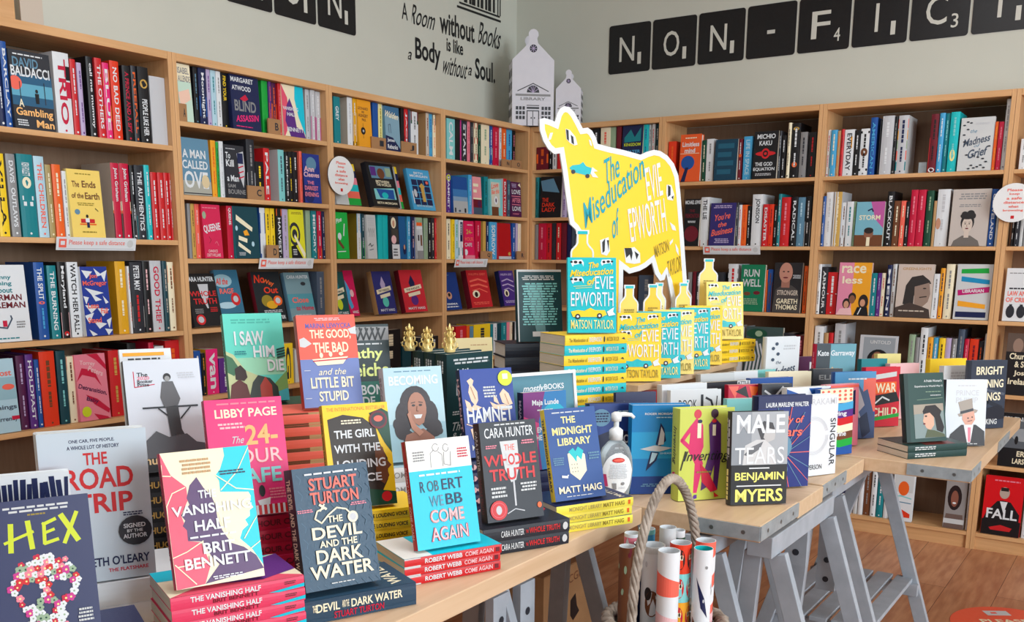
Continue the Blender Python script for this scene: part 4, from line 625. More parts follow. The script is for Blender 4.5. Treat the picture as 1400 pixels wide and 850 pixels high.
row('N3', 5, (1160, 600, 3.4), [('F', 612, 790, 170, 'red', [('r',0,0,1,1,(212,14,26)), N_(.2,.05,.7,.04,1,'pink'), ('p',[(.1,.62),(.35,.42),(.5,.4),(.7,.42),(.95,.62),(.95,1),(0,1),(0,.8)],'black'), ('e',.52,.27,.13,.1,(180,160,150)), ('r',.42,.18,.2,.06,'hair'), ('p',[(.42,.42),(.62,.42),(.54,.62)],'white'), T_('FALL',.1,.55,.8,.17,'white'), ('r',0,.74,1,.26,(24,22,26)), ('p',[(.2,.88),(.5,.82),(.8,.86),(.75,.92),(.25,.92)],'red')], dict(say='red and black cover with suited man', hard=True)), (800, 830, 180, 'white', ('silver',)), (832, 860, 185, 'navy', None)])
# metal bookend, index blocks, shelf notices and round signs
r = empty('bookend', frame(1.99, 0.05, 1.7052, 0), 'small grey metal bookend on top shelf of second bookcase from right', 'bookend')
A = along(Vector((0, .05, 1.705)), Vector((1, 0, 0)), 1110 + 700/4.828); B = along(Vector((0, .05, 1.705)), Vector((1, 0, 0)), 1110 + 752/4.828)
r.location = (A.x, .05, 1.7052)
q = MB(); q.box(0, B.x - A.x, 0, .0012, 0, .05, STEEL); q.build('plate', r)
q = MB(); q.box(0, B.x - A.x, 0.0012, .09, 0, .0012, STEEL); q.build('foot', r)
def index_block(case, lv, zoom, x0, x1, yt, ch):
    side, a, b, levels, cname = CASES[case]; z = levels[lv]; ox, oy, s = zoom; d = 0.004
    P = Vector((-d, 0, z)) if side == 'L' else Vector((0, d, z)); D = Vector((0, 1, 0)) if side == 'L' else Vector((1, 0, 0))
    A = along(P, D, ox + x0/s); B = along(P, D, ox + x1/s); w = (B - A).length; h = height_at(A, oy + yt/s)
    M = frame(-d, A.y, z + .0003, 90) if side == 'L' else frame(A.x, d, z + .0003, 0)
    q = MB(); q.box(0, w, 0, .006, 0, h, CARD)
    art(q, [('t', ch, .55, .25, .28, .5, 'charcoal', 'b')], lambda x, y, l: (x*w, -l, h*(1-y)), w/h)
    tag(q.build('index_card', M=M), f'brown card index marker lettered {ch} on the {SHELF[lv]} of {cname}', 'index card', 'letter index cards on the fiction shelves')
for a in (('U3', 0, (230,60,6.07), 92, 160, 490, 'A'), ('U3', 0, (230,60,6.07), 832, 935, 615, 'B'), ('U3', 1, (230,180,6.07), 662, 800, 445, 'C'), ('U3', 2, (240,260,6.087), 762, 862, 455, 'D'),
          ('U2', 0, (445,110,7.73), 490, 642, 590, 'I'), ('U2', 0, (445,110,7.73), 805, 965, 640, 'J'), ('U1', 0, (600,140,8.5), 735, 835, 655, 'N'), ('U1', 0, (600,140,8.5), 845, 960, 665, 'O'), ('U1', 2, (600,285,9.44), 545, 690, 550, 'Q'), ('U1', 2, (600,285,9.44), 1010, 1110, 550, 'R')):
    index_block(*a)
def notice(case, lv, px0, px1, where):
    side, a, b, levels, cname = CASES[case]; z = levels[lv]; d = -0.004
    P = Vector((-d, 0, z)) if side == 'L' else Vector((0, d, z)); D = Vector((0, 1, 0)) if side == 'L' else Vector((1, 0, 0))
    A = along(P, D, px0); B = along(P, D, px1); w = (B - A).length; h = 0.044
    M = frame(-d, A.y, z - h + .004, 90, -14) if side == 'L' else frame(A.x, d, z - h + .004, 0, -14)
    q = MB(); q.box(0, w, 0, .0015, 0, h, print_mat('white'))
    art(q, [('r',.03,.14,.09,.66,'salmon'), ('r',.05,.3,.05,.3,'white'), ('t','Please keep a safe distance',.15,.2,.7,.48,'salmon',''), ('r',.03,.84,.94,.05,'silver'), ('e',.92,.45,.04,.3,'palegrey')], lambda x, y, l: (x*w, -l, h*(1-y)), w/h)
    tag(q.build('shelf_notice', M=M), f'white shelf strip with red lettering, {where}', 'sign', 'keep a safe distance shelf strips')
notice('U4', 1, 75, 184, 'second shelf of leftmost bookcase')
notice('U3', 2, 353, 427, 'third shelf of second bookcase from left')
notice('U1', 2, 621, 665, 'third shelf of fourth bookcase from left')
notice('N1', 1, 962, 1040, 'second shelf right of the yellow cow')
def round_sign(side, pxc, pyc, r, lab):
    P = at_x(pxc, pyc, 0.016) if side == 'L' else at_y(pxc, pyc, -0.016)
    M = frame(P.x, P.y, P.z, 90 if side == 'L' else 0)
    root = empty('round_sign', M, lab, 'sign', 'round keep a safe distance signs')
    q = MB(); q.prism(ell(0, 0, r, r, 40), 0, .004, WHITEPAPER, Matrix.Identity(4), print_mat('charcoal'))
    lines = ['Please', 'keep', 'a safe', 'distance', 'when', 'browsing']
    art(q, [('t', s, .5 - .03*len(s), .14 + .105*i, .06*len(s), .07, 'salmon', 'b') for i, s in enumerate(lines)] + [('r', .46, .83, .08, .08, 'red')], lambda x, y, l: ((x-.5)*2*r, -l, (.5-y)*2*r), 1)
    q.build('disc', root)
    q = MB(); q.box(-.012, .012, .0045, .0155, -.012, .012, STEEL); q.build('clip', root)
round_sign('L', 466.5, 240, .082, 'round white sign with red lettering on left wall bookcase edge')
round_sign('R', 1386, 277, .082, 'round white sign with red lettering at right edge of photo')

# ------------------------------------------------------------------ writing on the walls
def tile(P, ux, size, ch, sub, label):
    M = frame(P.x, P.y, P.z, 90 if ux == 'L' else 0)
    q = MB()
    def rr(x0, x1, z0, z1, r):
        return ell(x1-r, z1-r, r, r, 6, 0, 90) + ell(x0+r, z1-r, r, r, 6, 90, 180) + ell(x0+r, z0+r, r, r, 6, 180, 270) + ell(x1-r, z0+r, r, r, 6, 270, 360)
    q.prism(rr(-.004, size+.004, -.004, size+.004, .018), .0005, .0015, print_mat((206,206,198)), Matrix.Identity(4))
    q.prism(rr(0, size, 0, size, .015), -.0015, .0004, BLACKV, Matrix.Identity(4))
    L = []
    if ch == '-': L.append(('r', .42, .49, .16, .07, (206,206,200)))
    else:
        wd = .06 if ch == 'I' else .36
        L.append(('t', ch, .44 - wd/2, .26, wd, .5, (214,214,206), ''))
    if sub: L.append(('t', sub, .7, .6, .085 if sub == '1' else .12, .24, (214,214,206), ''))
    art(q, L, lambda x, y, l: (x*size, -.0015-l, size*(1-y)), 1)
    tag(q.build('letter_tile', M=M), label, 'letter tile', 'black letter tiles on the walls')
P0 = at_y(831.9, 102.4, .288); P6 = at_y(1242.8, 57.0, .288); pitch = (P6.x - P0.x) / 6; zt = (P0.z + P6.z) / 2
for i, (ch, sub) in enumerate((('N','1'),('O','1'),('N','1'),('-',''),('F','4'),('I','1'),('C','3'),('T','1'))):
    lab = ['black wall tile lettered N at the left end of the right wall row', 'black wall tile lettered O on the right wall', 'black wall tile lettered N between the O and the hyphen', 'black wall tile with a white hyphen', 'black wall tile lettered F right of the hyphen', 'black wall tile lettered I right of the F', 'black wall tile lettered C with small 3', 'black wall tile at the top right corner, cut by the frame'][i]
    tile(Vector((P0.x + pitch*i, .288, P0.z + (P6.z - P0.z) * i / 6)), 'R', pitch * .955, ch, sub, lab)
Q0 = at_x(434.8, 35.3, -.288); Q1 = at_x(375.3, 20.4, -.288); pl = Q0.y - Q1.y
for i, (ch, sub, lab) in enumerate((('N','1','black wall tile lettered N at the right end of the left wall row'), ('O','1','black wall tile lettered O on the left wall, half cut by the frame'), ('I','1','black wall tile at top of left wall, only its foot in view'))):
    tile(Vector((-.288, Q0.y - pl*i, Q0.z)), 'L', pl * .955, ch, sub, lab)
q = MB()
def wall_word(txt, x0, x1, y0, y1, opt=''):
    cx, cy = 200 + (x0+x1)/2/2.692, (y0+y1)/2/2.692
    A = at_x(200 + x0/2.692, cy, -.289); B = at_x(200 + x1/2.692, cy, -.289); T = at_x(cx, y0/2.692, -.289); L = at_x(cx, y1/2.692, -.289)
    w = B.y - A.y; h = T.z - L.z
    art(q, [('t', txt, 0, 0, 1, 1, 'black', opt)], lambda x, y, l: (-.289 + l, A.y + w*x, L.z + h*(1-y)), w/h)
for a in (('A',940,962,10,72,''),('Room',975,1063,28,100,'s'),('without',1080,1208,58,140,'b'),('Books',1222,1305,92,172,'s'),('is like',1105,1166,146,196,'b'),('a',963,978,190,220,'s'),('Body',990,1083,150,250,'b'),('without',1092,1182,212,282,'s'),('a',1185,1199,248,278,'s'),('Soul.',1210,1284,222,298,'b')): wall_word(*a)
def wr(x0, x1, y0, y1):
    A = at_x(200 + x0/2.692, y1/2.692, -.289); B = at_x(200 + x1/2.692, y1/2.692, -.289)
    return A, B
A = at_x(200 + 1305/2.692, 84/2.692, -.2885); x = A.x
for (y0, y1, z0, z1) in ((-.42, 0, 0, .012), (-.4, -.01, .024, .034), (-.035, -.025, .034, .2), (-.012, -.002, .034, .2)): q.box(x-.0004, x, A.y+y0, A.y+y1, A.z+z0, A.z+z1, BLACKV)
for i, (h, wd) in enumerate(((.1,.02),(.12,.03),(.08,.02),(.13,.026),(.1,.02),(.14,.034),(.09,.02),(.12,.03))):
    q.box(x-.0004, x, A.y-.06-.038*i-wd, A.y-.06-.038*i, A.z+.04, A.z+.04+h, BLACKV)
tag(q.build('wall_quotation'), 'black hand-lettered quotation with a bookshelf drawing on the left wall', 'wall lettering')

# ------------------------------------------------------------------ paper houses on top of the corner
def paper_house(x, y, yaw, w, dp, h, eave, label, small=False):
    r = empty('paper_house', frame(x, y, TOPZ + .0005, yaw), label, 'paper house', 'white paper library houses')
    WH = surf('white_lantern_card', (226,226,236), 0.6, noise=(20, (218,218,230), 0.4))
    k = .030 * w / .245
    out = [(0,0),(w,0),(w,eave),(w*.5+k*.9, h-2.6*k)] + ell(w*.5, h-k, k, k, 9, -45, 225) + [(w*.5-k*.9, h-2.6*k),(0,eave)]
    win = print_mat('charcoal')
    q = MB(); q.prism(out, 0, .003, WH, Matrix.Identity(4))
    A = []
    Y = lambda z: 1 - z/h
    A += [('e', .5, Y(h*.8), .09, .09*w/h, 'charcoal')] + [('l', [(.5-.08*math.cos(t), Y(h*.8)-.08*math.sin(t)*w/h), (.5+.08*math.cos(t), Y(h*.8)+.08*math.sin(t)*w/h)], .012, 'lilac') for t in (0, .8, 1.57, 2.36)]
    A += [('l', [(.13, Y(h*.36)), (.5, Y(h*.44)), (.87, Y(h*.36))], .02, 'charcoal'), ('p', [(p[0], p[1]) for p in ell(.5, Y(h*.345), .15, .075, 12, 180, 360)], 'charcoal')]
    A += [('l', [(.5, Y(h*.345)), (.5+.15*math.cos(t), Y(h*.345+.15*math.sin(t)*w))], .012, 'lilac') for t in (.6, 1.2, 1.57, 1.95, 2.55)]
    A += [('r', .08, Y(h*.33), .84, .022, 'grey'), ('t', 'LIBRARY', .2, Y(h*.295), .6, .03, 'grey', 'b')]
    A += [('r', .35, Y(h*.215), .3, .008, 'charcoal'), ('r', .35, Y(h*.195), .3, .02, 'charcoal'), ('l', [(.36, Y(0.002)), (.36, Y(h*.155)), (.64, Y(h*.155)), (.64, Y(.002))], .02, 'charcoal'), ('l', [(.5, Y(0.002)), (.5, Y(h*.155))], .014, 'charcoal'), ('e', .46, Y(h*.08), .014, .01, 'charcoal'), ('e', .54, Y(h*.08), .014, .01, 'charcoal')]
    for i in range(3):
        for j in range(3):
            for x0 in (.09, .71): A.append(('r', x0 + .08*i, Y(h*(.2 - .05*j)), .055, .035, 'charcoal'))
    art(q, A, lambda x_, y_, l: (x_*w, -l, h*(1-y_)), w/h)
    q.build('front_wall', r)
    q = MB(); q.prism(out, dp-.003, dp, WH, Matrix.Identity(4)); q.build('rear_wall', r)
    for x0 in (0, w-.003):
        q = MB(); q.box(x0, x0+.003, .0032, dp-.0032, 0, eave-.002, WH)
        art(q, [('r', .15 + .3*i, .12 + .2*j, .16, .12, 'charcoal') for i in range(3) for j in range(4)], lambda x_, y_, l: ((x0 - l) if x0 == 0 else x0 + .003 + l, dp*x_, eave*(1-y_)), dp/eave)
        q.build('side_wall', r)
    q = MB(); RF = print_mat('charcoal')
    for sg in (-1, 1):
        a = (w*.5 + sg*w*.5, eave); b = (w*.5 + sg*k*.9, h - 2.6*k)
        q.mesh([(a[0], .0035, a[1]), (b[0], .0035, b[1]), (b[0], dp-.0035, b[1]), (a[0], dp-.0035, a[1])], [(0,1,2,3)], RF)
        q.mesh([(a[0]-sg*.003, .0035, a[1]-.002), (b[0]-sg*.003, .0035, b[1]-.002), (b[0]-sg*.003, dp-.0035, b[1]-.002), (a[0]-sg*.003, dp-.0035, a[1]-.002)], [(0,1,2,3)], RF)
    q.build('roof', r)
P = along(Vector((-.045, 0, TOPZ)), Vector((0, 1, 0)), 700)
paper_house(-.045, P.y, 40, .232, .17, .505, .345, 'large white paper house with a door and LIBRARY sign')
P = along(Vector((0, .07, TOPZ)), Vector((1, 0, 0)), 757)
paper_house(P.x + .02, .055, 25, .14, .12, .30, .2, 'small white paper house behind the ear of the cow')
r = empty('wooden_crate', frame(-.2, -3.1, TOPZ + .0005, 90), 'wooden crate on top of the leftmost bookcase, cut by the frame', 'crate')
q = MB(); q.box(0, .24, 0, .012, 0, .2, BEECH_X); q.build('front_board', r)
for x0 in (0, .228):
    q = MB(); q.box(x0, x0+.012, .0125, .18, 0, .2, BEECH_Y); q.build('side_board', r)
q = MB(); q.box(.0125, .2275, .0125, .18, 0, .01, BEECH_X); q.build('base_board', r)
q = MB(); q.box(.26, .34, 0, .006, 0, .22, print_mat('beige')); tag(q.build('picture_board', M=frame(-.2, -3.1, TOPZ + .0005, 90)), 'pale board standing beside the crate on the leftmost bookcase', 'board')

# ------------------------------------------------------------------ tables
TZ = 0.745
def table_board(x0, x1, y0, y1, label, strips=(), mt=None, z0=.705, z1=TZ, mult=False):
    r = empty('table_board', Matrix.Translation((x0, y0, z0)), label, 'table top', 'boards of the display table')
    q = MB(); q.box(0, x1-x0, 0, y1-y0, 0, z1-z0-.0004, mt or TOPWOOD); q.build('board', r, bevel=.002)
    for (a0, a1, b0, b1) in strips:
        s = MB(); fr = b1 - b0 < .01
        zz = (.004, z1-z0-.003)
        s.box(a0-x0, a1-x0, b0-y0, b1-y0, *zz, STEEL)
        L = (a1-a0) if fr else (b1-b0); n = max(2, int(L/.075))
        for i in range(n):
            t = (i+.5)/n * L
            c = Vector(((a0-x0)+t if fr else a1-x0+.0006, b0-y0-.0006 if fr else (b0-y0)+t, .02))
            ring = ell(0, 0, .005, .005, 10)
            s.poly([(c.x + (p[0] if fr else 0), c.y + (0 if fr else p[0]), c.z + p[1]) for p in ring], surf('screw_head_steel', (120,124,126), .4, .8))
        s.build('steel_edge', r)
    return r
table_board(.95, 2.12, -4.7, -2.795, 'long wooden table board in the left foreground carrying the fiction stacks')
table_board(.95, 2.405, -2.79, -2.525, 'steel-edged table board with the white soap bottle at its front', [(2.255, 2.405, -2.793, -2.7902), (2.4053, 2.408, -2.79, -2.525)])
table_board(.95, 2.405, -2.52, -2.315, 'plywood board sticking out between two steel-edged boards, nearer one', (), PLY, .70, .742)
table_board(.95, 2.40, -2.31, -2.085, 'steel-edged table board with the white ring-cover book', [(2.4003, 2.403, -2.31, -2.085)])
table_board(.95, 2.40, -2.08, -1.885, 'plywood board next to the table corner with the dark green book', (), PLY, .70, .742)
table_board(1.2, 2.69, -1.88, -.78, 'rear wooden table board with steel corner, dark green book on it', [(2.52, 2.69, -1.883, -1.8802), (2.6903, 2.693, -1.88, -1.72), (2.6903, 2.693, -1.36, -1.1)])
def trestle(x, y0, y1, label, sp=.235, spl=None, shelf=True, posts=(), ztop=.699, plank=False):
    r = empty('trestle', Matrix.Translation((x, y0, 0)), label, 'trestle', 'grey wooden trestles under the tables')
    L = y1 - y0
    q = MB(); q.box(-.03, .03, -.05, L+.05, ztop-.05, ztop, GREYP); q.build('beam', r, bevel=.002)
    for y in (0, L):
        for sg in (-1, 1):
            q = MB(); q.bar((sg*.028, y, ztop-.051), (sg*(spl if spl and sg < 0 else sp), y, 0.0), .042, .024, GREYP, (0, 1, 0)); q.build('leg', r, bevel=.0015)
    zr = .24; hw = .028 + (sp-.028)*(ztop-.051-zr)/(ztop-.051)
    if shelf:
        for y in (.024, L-.024):
            q = MB(); q.box(-hw-.02, hw+.02, y-.011, y+.011, zr-.02, zr+.02, GREYP); q.build('rail', r, bevel=.0015)
        for i in range(5):
            c = -hw*.82 + i * hw*1.64/4
            q = MB(); q.box(c-.026, c+.026, -.005, L+.005, zr+.0205, zr+.035, GREYP); q.build('slat', r, bevel=.0015)
    for (px, py, h, axis) in posts:
        q = MB()
        w2, d2 = .028, .01
        if axis == 'x': q.box(px-d2, px+d2, py-w2, py+w2, ztop-.055-h, ztop-.055, GREYP)
        else: q.box(px-w2, px+w2, py-d2, py+d2, ztop-.055-h, ztop-.055, GREYP)
        for k in range(int(h/.06)):
            cz = ztop-.055-h + .035 + .06*k
            ring = ell(0, 0, .009, .009, 14)
            if axis == 'x': q.poly([(px+d2+.0006, py+a, cz+b) for a, b in ring], print_mat('charcoal'))
            else: q.poly([(px+a, py-d2-.0006, cz+b) for a, b in ring], print_mat('charcoal'))
        q.build('adjusting_post', r)
    return r
trestle(2.335, -2.02, -1.47, 'grey trestle with slatted shelf under the boards near the orange floor sticker', posts=((0, .06, .3, 'y'),))
trestle(2.38, -2.665, -2.27, 'grey trestle under the steel-edged board with the yellow-lettered book', spl=.07, shelf=False, posts=((-.03, .34, .12, 'y'),))
trestle(2.26, -2.745, -2.42, 'grey trestle just behind the wicker basket', spl=.1, shelf=False)
trestle(1.97, -3.22, -2.86, 'grey trestle with drilled post under the front table beside the brown box', spl=.06, shelf=False, posts=((.05, -.03, .45, 'x'), (.05, .07, .4, 'x')))
trestle(1.97, -4.5, -3.95, 'grey trestle under the hidden left end of front table', shelf=True)
trestle(1.2, -4.3, -3.3, 'grey trestle under the rear left side of front table', shelf=False)
trestle(1.25, -2.7, -1.3, 'grey trestle under the rear of the display tables', shelf=False)
trestle(2.45, -1.72, -1.1, 'grey trestle under the rear board, behind the slatted one', shelf=False, sp=.2) if False else None
# cardboard box under the table
r = empty('cardboard_box', frame(1.52, -2.255, 0.0005, 90), 'brown cardboard box with printed letters under the front table', 'box')
q = MB(); q.box(0, .345, 0, .3, 0, .3, CARD)
art(q, [T_('CGP', .46, .1, .26, .1, 'brown', '', 6), ('p', [(.5,.42),(.6,.36),(.63,.52),(.68,.6),(.56,.68),(.5,.6)], 'hair'), ('n', .3, .88, .6, .04, 1, 'brown')], lambda x, y, l: (x*.345, -l, .3*(1-y)), 1.15)
q.build('carton', r, bevel=.002)
for s_ in (0, 1):
    q = MB(); q.box(.002, .343, .002 + .149*s_, .149 + .149*s_, .3004, .3024, CARD); q.build('flap', r)

# ------------------------------------------------------------------ books on the tables
def U(yaw):
    a = math.radians(yaw); return Vector((math.cos(a), math.sin(a), 0)), Vector((math.sin(a), -math.cos(a), 0))
def stand(label, x, y, z, yaw, lean, w, h, t, cover, **k):
    dz = t * math.sin(math.radians(lean))
    return standing('standing_book', label, x, y, z + dz + .0005, yaw, lean, w, h, t, cover, **k)
def stack(label, n, x, y, z, yaw, w, h, t, cover, group, spine_art=None, spine=None, top=None, hard=False, alt=None, jit=.8, shift=-.008, fwd=.012, **k):
    """n books lying one on another; (x,y) is the front left foot of the book that stands on them"""
    u, nn = U(yaw); p = Vector((x, y, 0)) + u*shift + nn*fwd
    words = {1: ['']}
    for i in range(n):
        c, sa, sp = cover, spine_art, spine
        if alt and i % 2: c, sa, sp = alt
        j = rs.uniform(-jit, jit)
        fromtop = n - 1 - i
        pos = 'topmost of the' if fromtop == 0 else ('lowest of the' if i == 0 else f'{ORD[fromtop]} from top in')
        flat('lying_book', f'{pos} {label}', p.x + rs.uniform(-.001,.001), p.y + rs.uniform(-.001,.001), z + t*i + .0003*i, yaw + j, w, h, t, c, group, spine_art=sa, spine=sp, front=top if i == n-1 else None, hard=hard, **k)
    return z + t*n + .0003*n
BW, BH = .129, .198
# front edge, left to right
HEX = [('r',0,0,1,1,(54,60,98)), N_(.18,.04,.66,.05,2,'palegrey'), ('n',.4,.095,.2,.02,1,'olive')]
for (x0, pts) in ((0, [[(.18,.36),(.3,.18)],[(.31,.4),(.42,.17)],[(.14,.3),(.42,.27)]]),):
    pass
HEX += [('l',[(.24,.16),(.22,.34)],.05,'lime'), ('l',[(.40,.15),(.42,.33)],.05,'lime'), ('l',[(.17,.28),(.44,.22)],.03,'lime'), ('l',[(.55,.17),(.54,.31)],.035,'lime'), ('l',[(.54,.18),(.66,.15)],.035,'lime'), ('l',[(.54,.24),(.64,.22)],.03,'lime'), ('l',[(.54,.31),(.67,.29)],.035,'lime'), ('l',[(.72,.13),(.86,.31)],.055,'lime'), ('l',[(.87,.12),(.73,.32)],.04,'lime')]
rf = random.Random(5); FL = []
for gy in range(16):
    for gx in range(13):
        x, y = .16 + .058*gx + (.03 if gy % 2 else 0), .40 + .037*gy
        dome = ((x-.5)/.33)**2 + ((y-.58)/.19)**2 < 1; jaw = abs(x-.5) < .17 and .7 < y < .97
        sock = min(((x-.36)/.115)**2 + ((y-.635)/.068)**2, ((x-.65)/.115)**2 + ((y-.63)/.068)**2, ((x-.5)/.05)**2 + ((y-.74)/.035)**2)
        if (dome or jaw) and sock > 1: FL.append((x + rf.uniform(-.008,.008), y + rf.uniform(-.006,.006)))
for x, y in FL:
    c = rf.choice(('white','white','white','crimson','red','pink','sage','magenta')); s_ = rf.uniform(.028,.042)
    HEX += [('e', x + s_*.62*math.cos(k*1.257), y + s_*.41*math.sin(k*1.257), s_*.5, s_*.33, c) for k in range(5)]
    HEX.append(('e', x, y, s_*.28, s_*.18, 'paleyellow' if c not in ('sage','white') else 'darkgreen' if c == 'sage' else 'sage'))
HEX += [N_(.2,.9,.18,.06,3,'palegrey'), N_(.78,.78,.16,.1,4,'palegrey')]
zt = stack('pile of navy books under the flower-skull book', 3, 1.862, -4.182, TZ, 64, BW, BH, .0178, 'navy', 'navy books lying under the flower-skull book', top=[('r',0,0,1,1,(54,60,98)), T_('HEX',.15,.14,.7,.16,'lime')], jit=.5)
stand('navy book with a skull made of flowers, standing at the lower left corner', 1.862, -4.182, zt, 64, 12, BW, BH, .016, 'navy', front=HEX, spine='navy')
STR = []
rk = random.Random(3)
for rowi in range(6):
    xx = .02
    while xx < .97:
        ww = rk.uniform(.02,.04); h_ = rk.uniform(.1,.14); tl = rk.uniform(-.012,.012)
        STR.append(('p', [(xx,.165*rowi+.16),(xx+ww,.165*rowi+.16),(xx+ww+tl,.165*rowi+.16-h_),(xx+tl,.165*rowi+.16-h_)], 'salmon' if (rowi == 2 and rk.random() < .4) else 'navy')); xx += ww + .008
u, nn = U(62); r_ = sight(94, 643); P = CAM + r_ * (((Vector((1.735, -4.03, 0)) + nn*.036) - CAM).dot(nn) / r_.dot(nn)); b = P - u*.19
stand('white book patterned with rows of dark book spines, at left photo edge', b.x, b.y, TZ, 62, 0, .19, P.z-TZ-.001, .02, 'white', front=STR, back='crimson', hard=True)
ROAD = [('r',0,0,1,1,(200,212,222)), T_('ONE CAR, FIVE PEOPLE.',.28,.05,.42,.025,'navy'), T_('A WHOLE LOT OF HISTORY',.26,.09,.48,.025,'navy'), T_('THE',.4,.14,.22,.08,'red'), T_('ROAD',.22,.24,.63,.14,'red'), T_('TRIP',.28,.41,.55,.13,'red'), N_(.72,.55,.2,.03,2,'navy'), ('e',.96,.68,.02,.02,'teal'), T_('BETH O\u2019LEARY',.35,.84,.6,.06,'navy'), T_('THE FLATSHARE',.55,.92,.38,.025,'crimson')]
zr_ = stack('white pile under the pale book with red capitals', 2, 1.735, -4.03, TZ, 62, .153, .234, .038, 'white', 'white books lying under the pale red-lettered book', top=[('r',.4,.3,.6,.2,'navy')], shift=-.001, fwd=.006)
stand('pale grey-blue hardback with big red capitals and round signed sticker', 1.735, -4.03, zr_, 62, 3, .153, .234, .04, 'palegrey', front=ROAD, stickers=[('e',.83,.68,.16,.1,'charcoal'), T_('SIGNED',.72,.63,.21,.03,'white'), T_('BY THE',.75,.67,.15,.02,'white'), T_('AUTHOR',.71,.7,.23,.03,'white')], hard=True, back='navy')
def Q(x, y):
    dx, dy = x - 95, y - 85; det = 403*630 + 55*108
    return ((dx*630 - dy*108)/det, (dy*403 + dx*55)/det)
def QP(*pts): return [tuple(min(1, max(0, v)) for v in Q(*p)) for p in pts]
VF = [('r',0,0,1,1,(244,236,204)), ('p',QP((95,85),(150,185),(222,238),(232,300),(205,370),(235,440),(245,490),(300,495),(350,600),(330,690),(205,715)),(228,84,112)),
   ('p',QP((380,45),(388,85),(372,150),(352,180),(370,205),(378,258),(510,256),(522,275),(520,310),(537,330),(520,345),(522,372),(500,390),(516,415),(490,440),(480,480),(540,530),(605,605),(498,30)),(16,206,224)),
   ('p',QP((265,190),(236,230),(226,290),(240,320),(205,370),(225,395),(215,420),(235,440),(242,490),(310,492),(350,560),(390,600),(330,690),(470,655),(605,622),(560,560),(500,520),(440,500),(395,440),(370,380),(350,290),(300,240)),(88,58,106)),
   ('p',QP((330,262),(378,258),(510,256),(522,275),(520,310),(537,330),(520,345),(522,372),(500,390),(516,415),(490,440),(480,480),(520,520),(430,470),(385,400),(362,330)),(244,236,204))]
VF += [('l',[Q(*p) for p in pp],.012,(244,236,204)) for pp in (((150,190),(110,190),(105,140)),((140,330),(160,270),(215,240)),((150,410),(140,330)),((170,570),(240,540),(310,490)),((205,610),(330,590)),((190,600),(290,690)),((380,250),(450,160),(498,40)),((352,180),(450,240),(535,245)),((500,480),(540,400),(570,370)),((530,530),(590,490)))]
VF += [N_(.2,.06,.36,.12,4,'tan'), N_(.62,.17,.34,.04,2,'navy'), T_('THE',.36,.3,.2,.06,'white'), T_('VANISHING',.05,.4,.9,.075,'white'), T_('HALF',.28,.52,.4,.08,'white'), N_(.18,.63,.62,.025,1,'white'), T_('BRIT',.34,.69,.36,.08,'white'), T_('BENNETT',.12,.79,.74,.08,'white'), N_(.4,.94,.4,.03,2,'white')]
VSP = [T_('THE VANISHING HALF',.14,.14,.52,.42,'white'), T_('BRIT BENNETT',.3,.6,.34,.3,'maroon'), ('p',[(.72,.9),(1,.55),(1,.85),(.8,1)],'cyan'), ('n',.84,.2,.1,.3,2,'maroon')]
zv = stack('pink pile under the two-profiles cover', 5, 1.957, -3.975, TZ, 66, BW, BH, .0193, (222,58,98), 'pink books lying under the two-profiles cover', VSP, top=VAN)
stand('cream, pink and turquoise book with overlapping head profiles in foreground', 1.957, -3.97, zv, 66, 16, BW, BH, .018, (222,58,98), front=VF, spine=(190,24,66), spine_art=[spine_text('THE VANISHING HALF','maroon',.1,.8)])
DEV = [('r',0,0,1,1,(38,72,98))] + [('l', [(.05+.1*i,.05+.13*j),(.1+.1*i,.09+.13*j),(.08+.1*i,.13+.13*j)],.008,(58,96,122)) for i in range(10) for j in range(8)] + [N_(.12,.045,.8,.025,1,'white'), T_('STUART',.19,.09,.64,.1,'salmon'), T_('TURTON',.19,.205,.64,.1,'salmon'), ('l',[(.36,.34),(.26,.36),(.22,.42),(.3,.46),(.4,.4),(.52,.35),(.64,.37),(.68,.4)],.02,'cream'), ('l',[(.3,.31),(.38,.35)],.03,'cream'), ('l',[(.36,.31),(.3,.36)],.02,'cream'), ('e',.72,.44,.07,.048,'cream'), ('e',.72,.44,.045,.03,'silver'), N_(.0,.335,.22,.03,2,'pink'), N_(.7,.32,.24,.03,2,'pink'),
   T_('THE',.38,.41,.2,.055,'cream'), T_('DEVIL',.16,.49,.66,.1,'cream'), T_('AND THE',.24,.605,.5,.055,'cream'), T_('DARK',.18,.675,.62,.11,'cream'), T_('WATER',.08,.8,.84,.11,'cream'), N_(.3,.95,.4,.015,1,'palegrey')]
DSP = [('r',0,0,1,1,(38,66,90)), T_('THE',.08,.2,.03,.3,'cream','b'), T_('DEVIL',.11,.18,.2,.36,'cream'), T_('AND THE',.33,.18,.06,.3,'cream'), T_('DARK WATER',.41,.18,.46,.36,'cream'), T_('STUART TURTON',.26,.6,.44,.3,'crimson')]
zd = stack('blue pile under the dark blue anchor-chain cover', 1, 2.005, -3.768, TZ, 66, BW, BH, .0385, (38,72,98), 'blue books under the anchor-chain cover', DSP, spine=(38,66,90), top=[('r',0,0,1,1,(38,72,98)), T_('WATER',.08,.8,.84,.11,'cream')])
stand('dark blue book with cream capitals and anchor chain, foreground centre', 2.005, -3.765, zd, 66, 14, BW, BH, .0385, (38,72,98), front=DEV, spine=(26,32,44), spine_art=[spine_text('THE DEVIL AND THE DARK WATER','cream',.08,.94)])
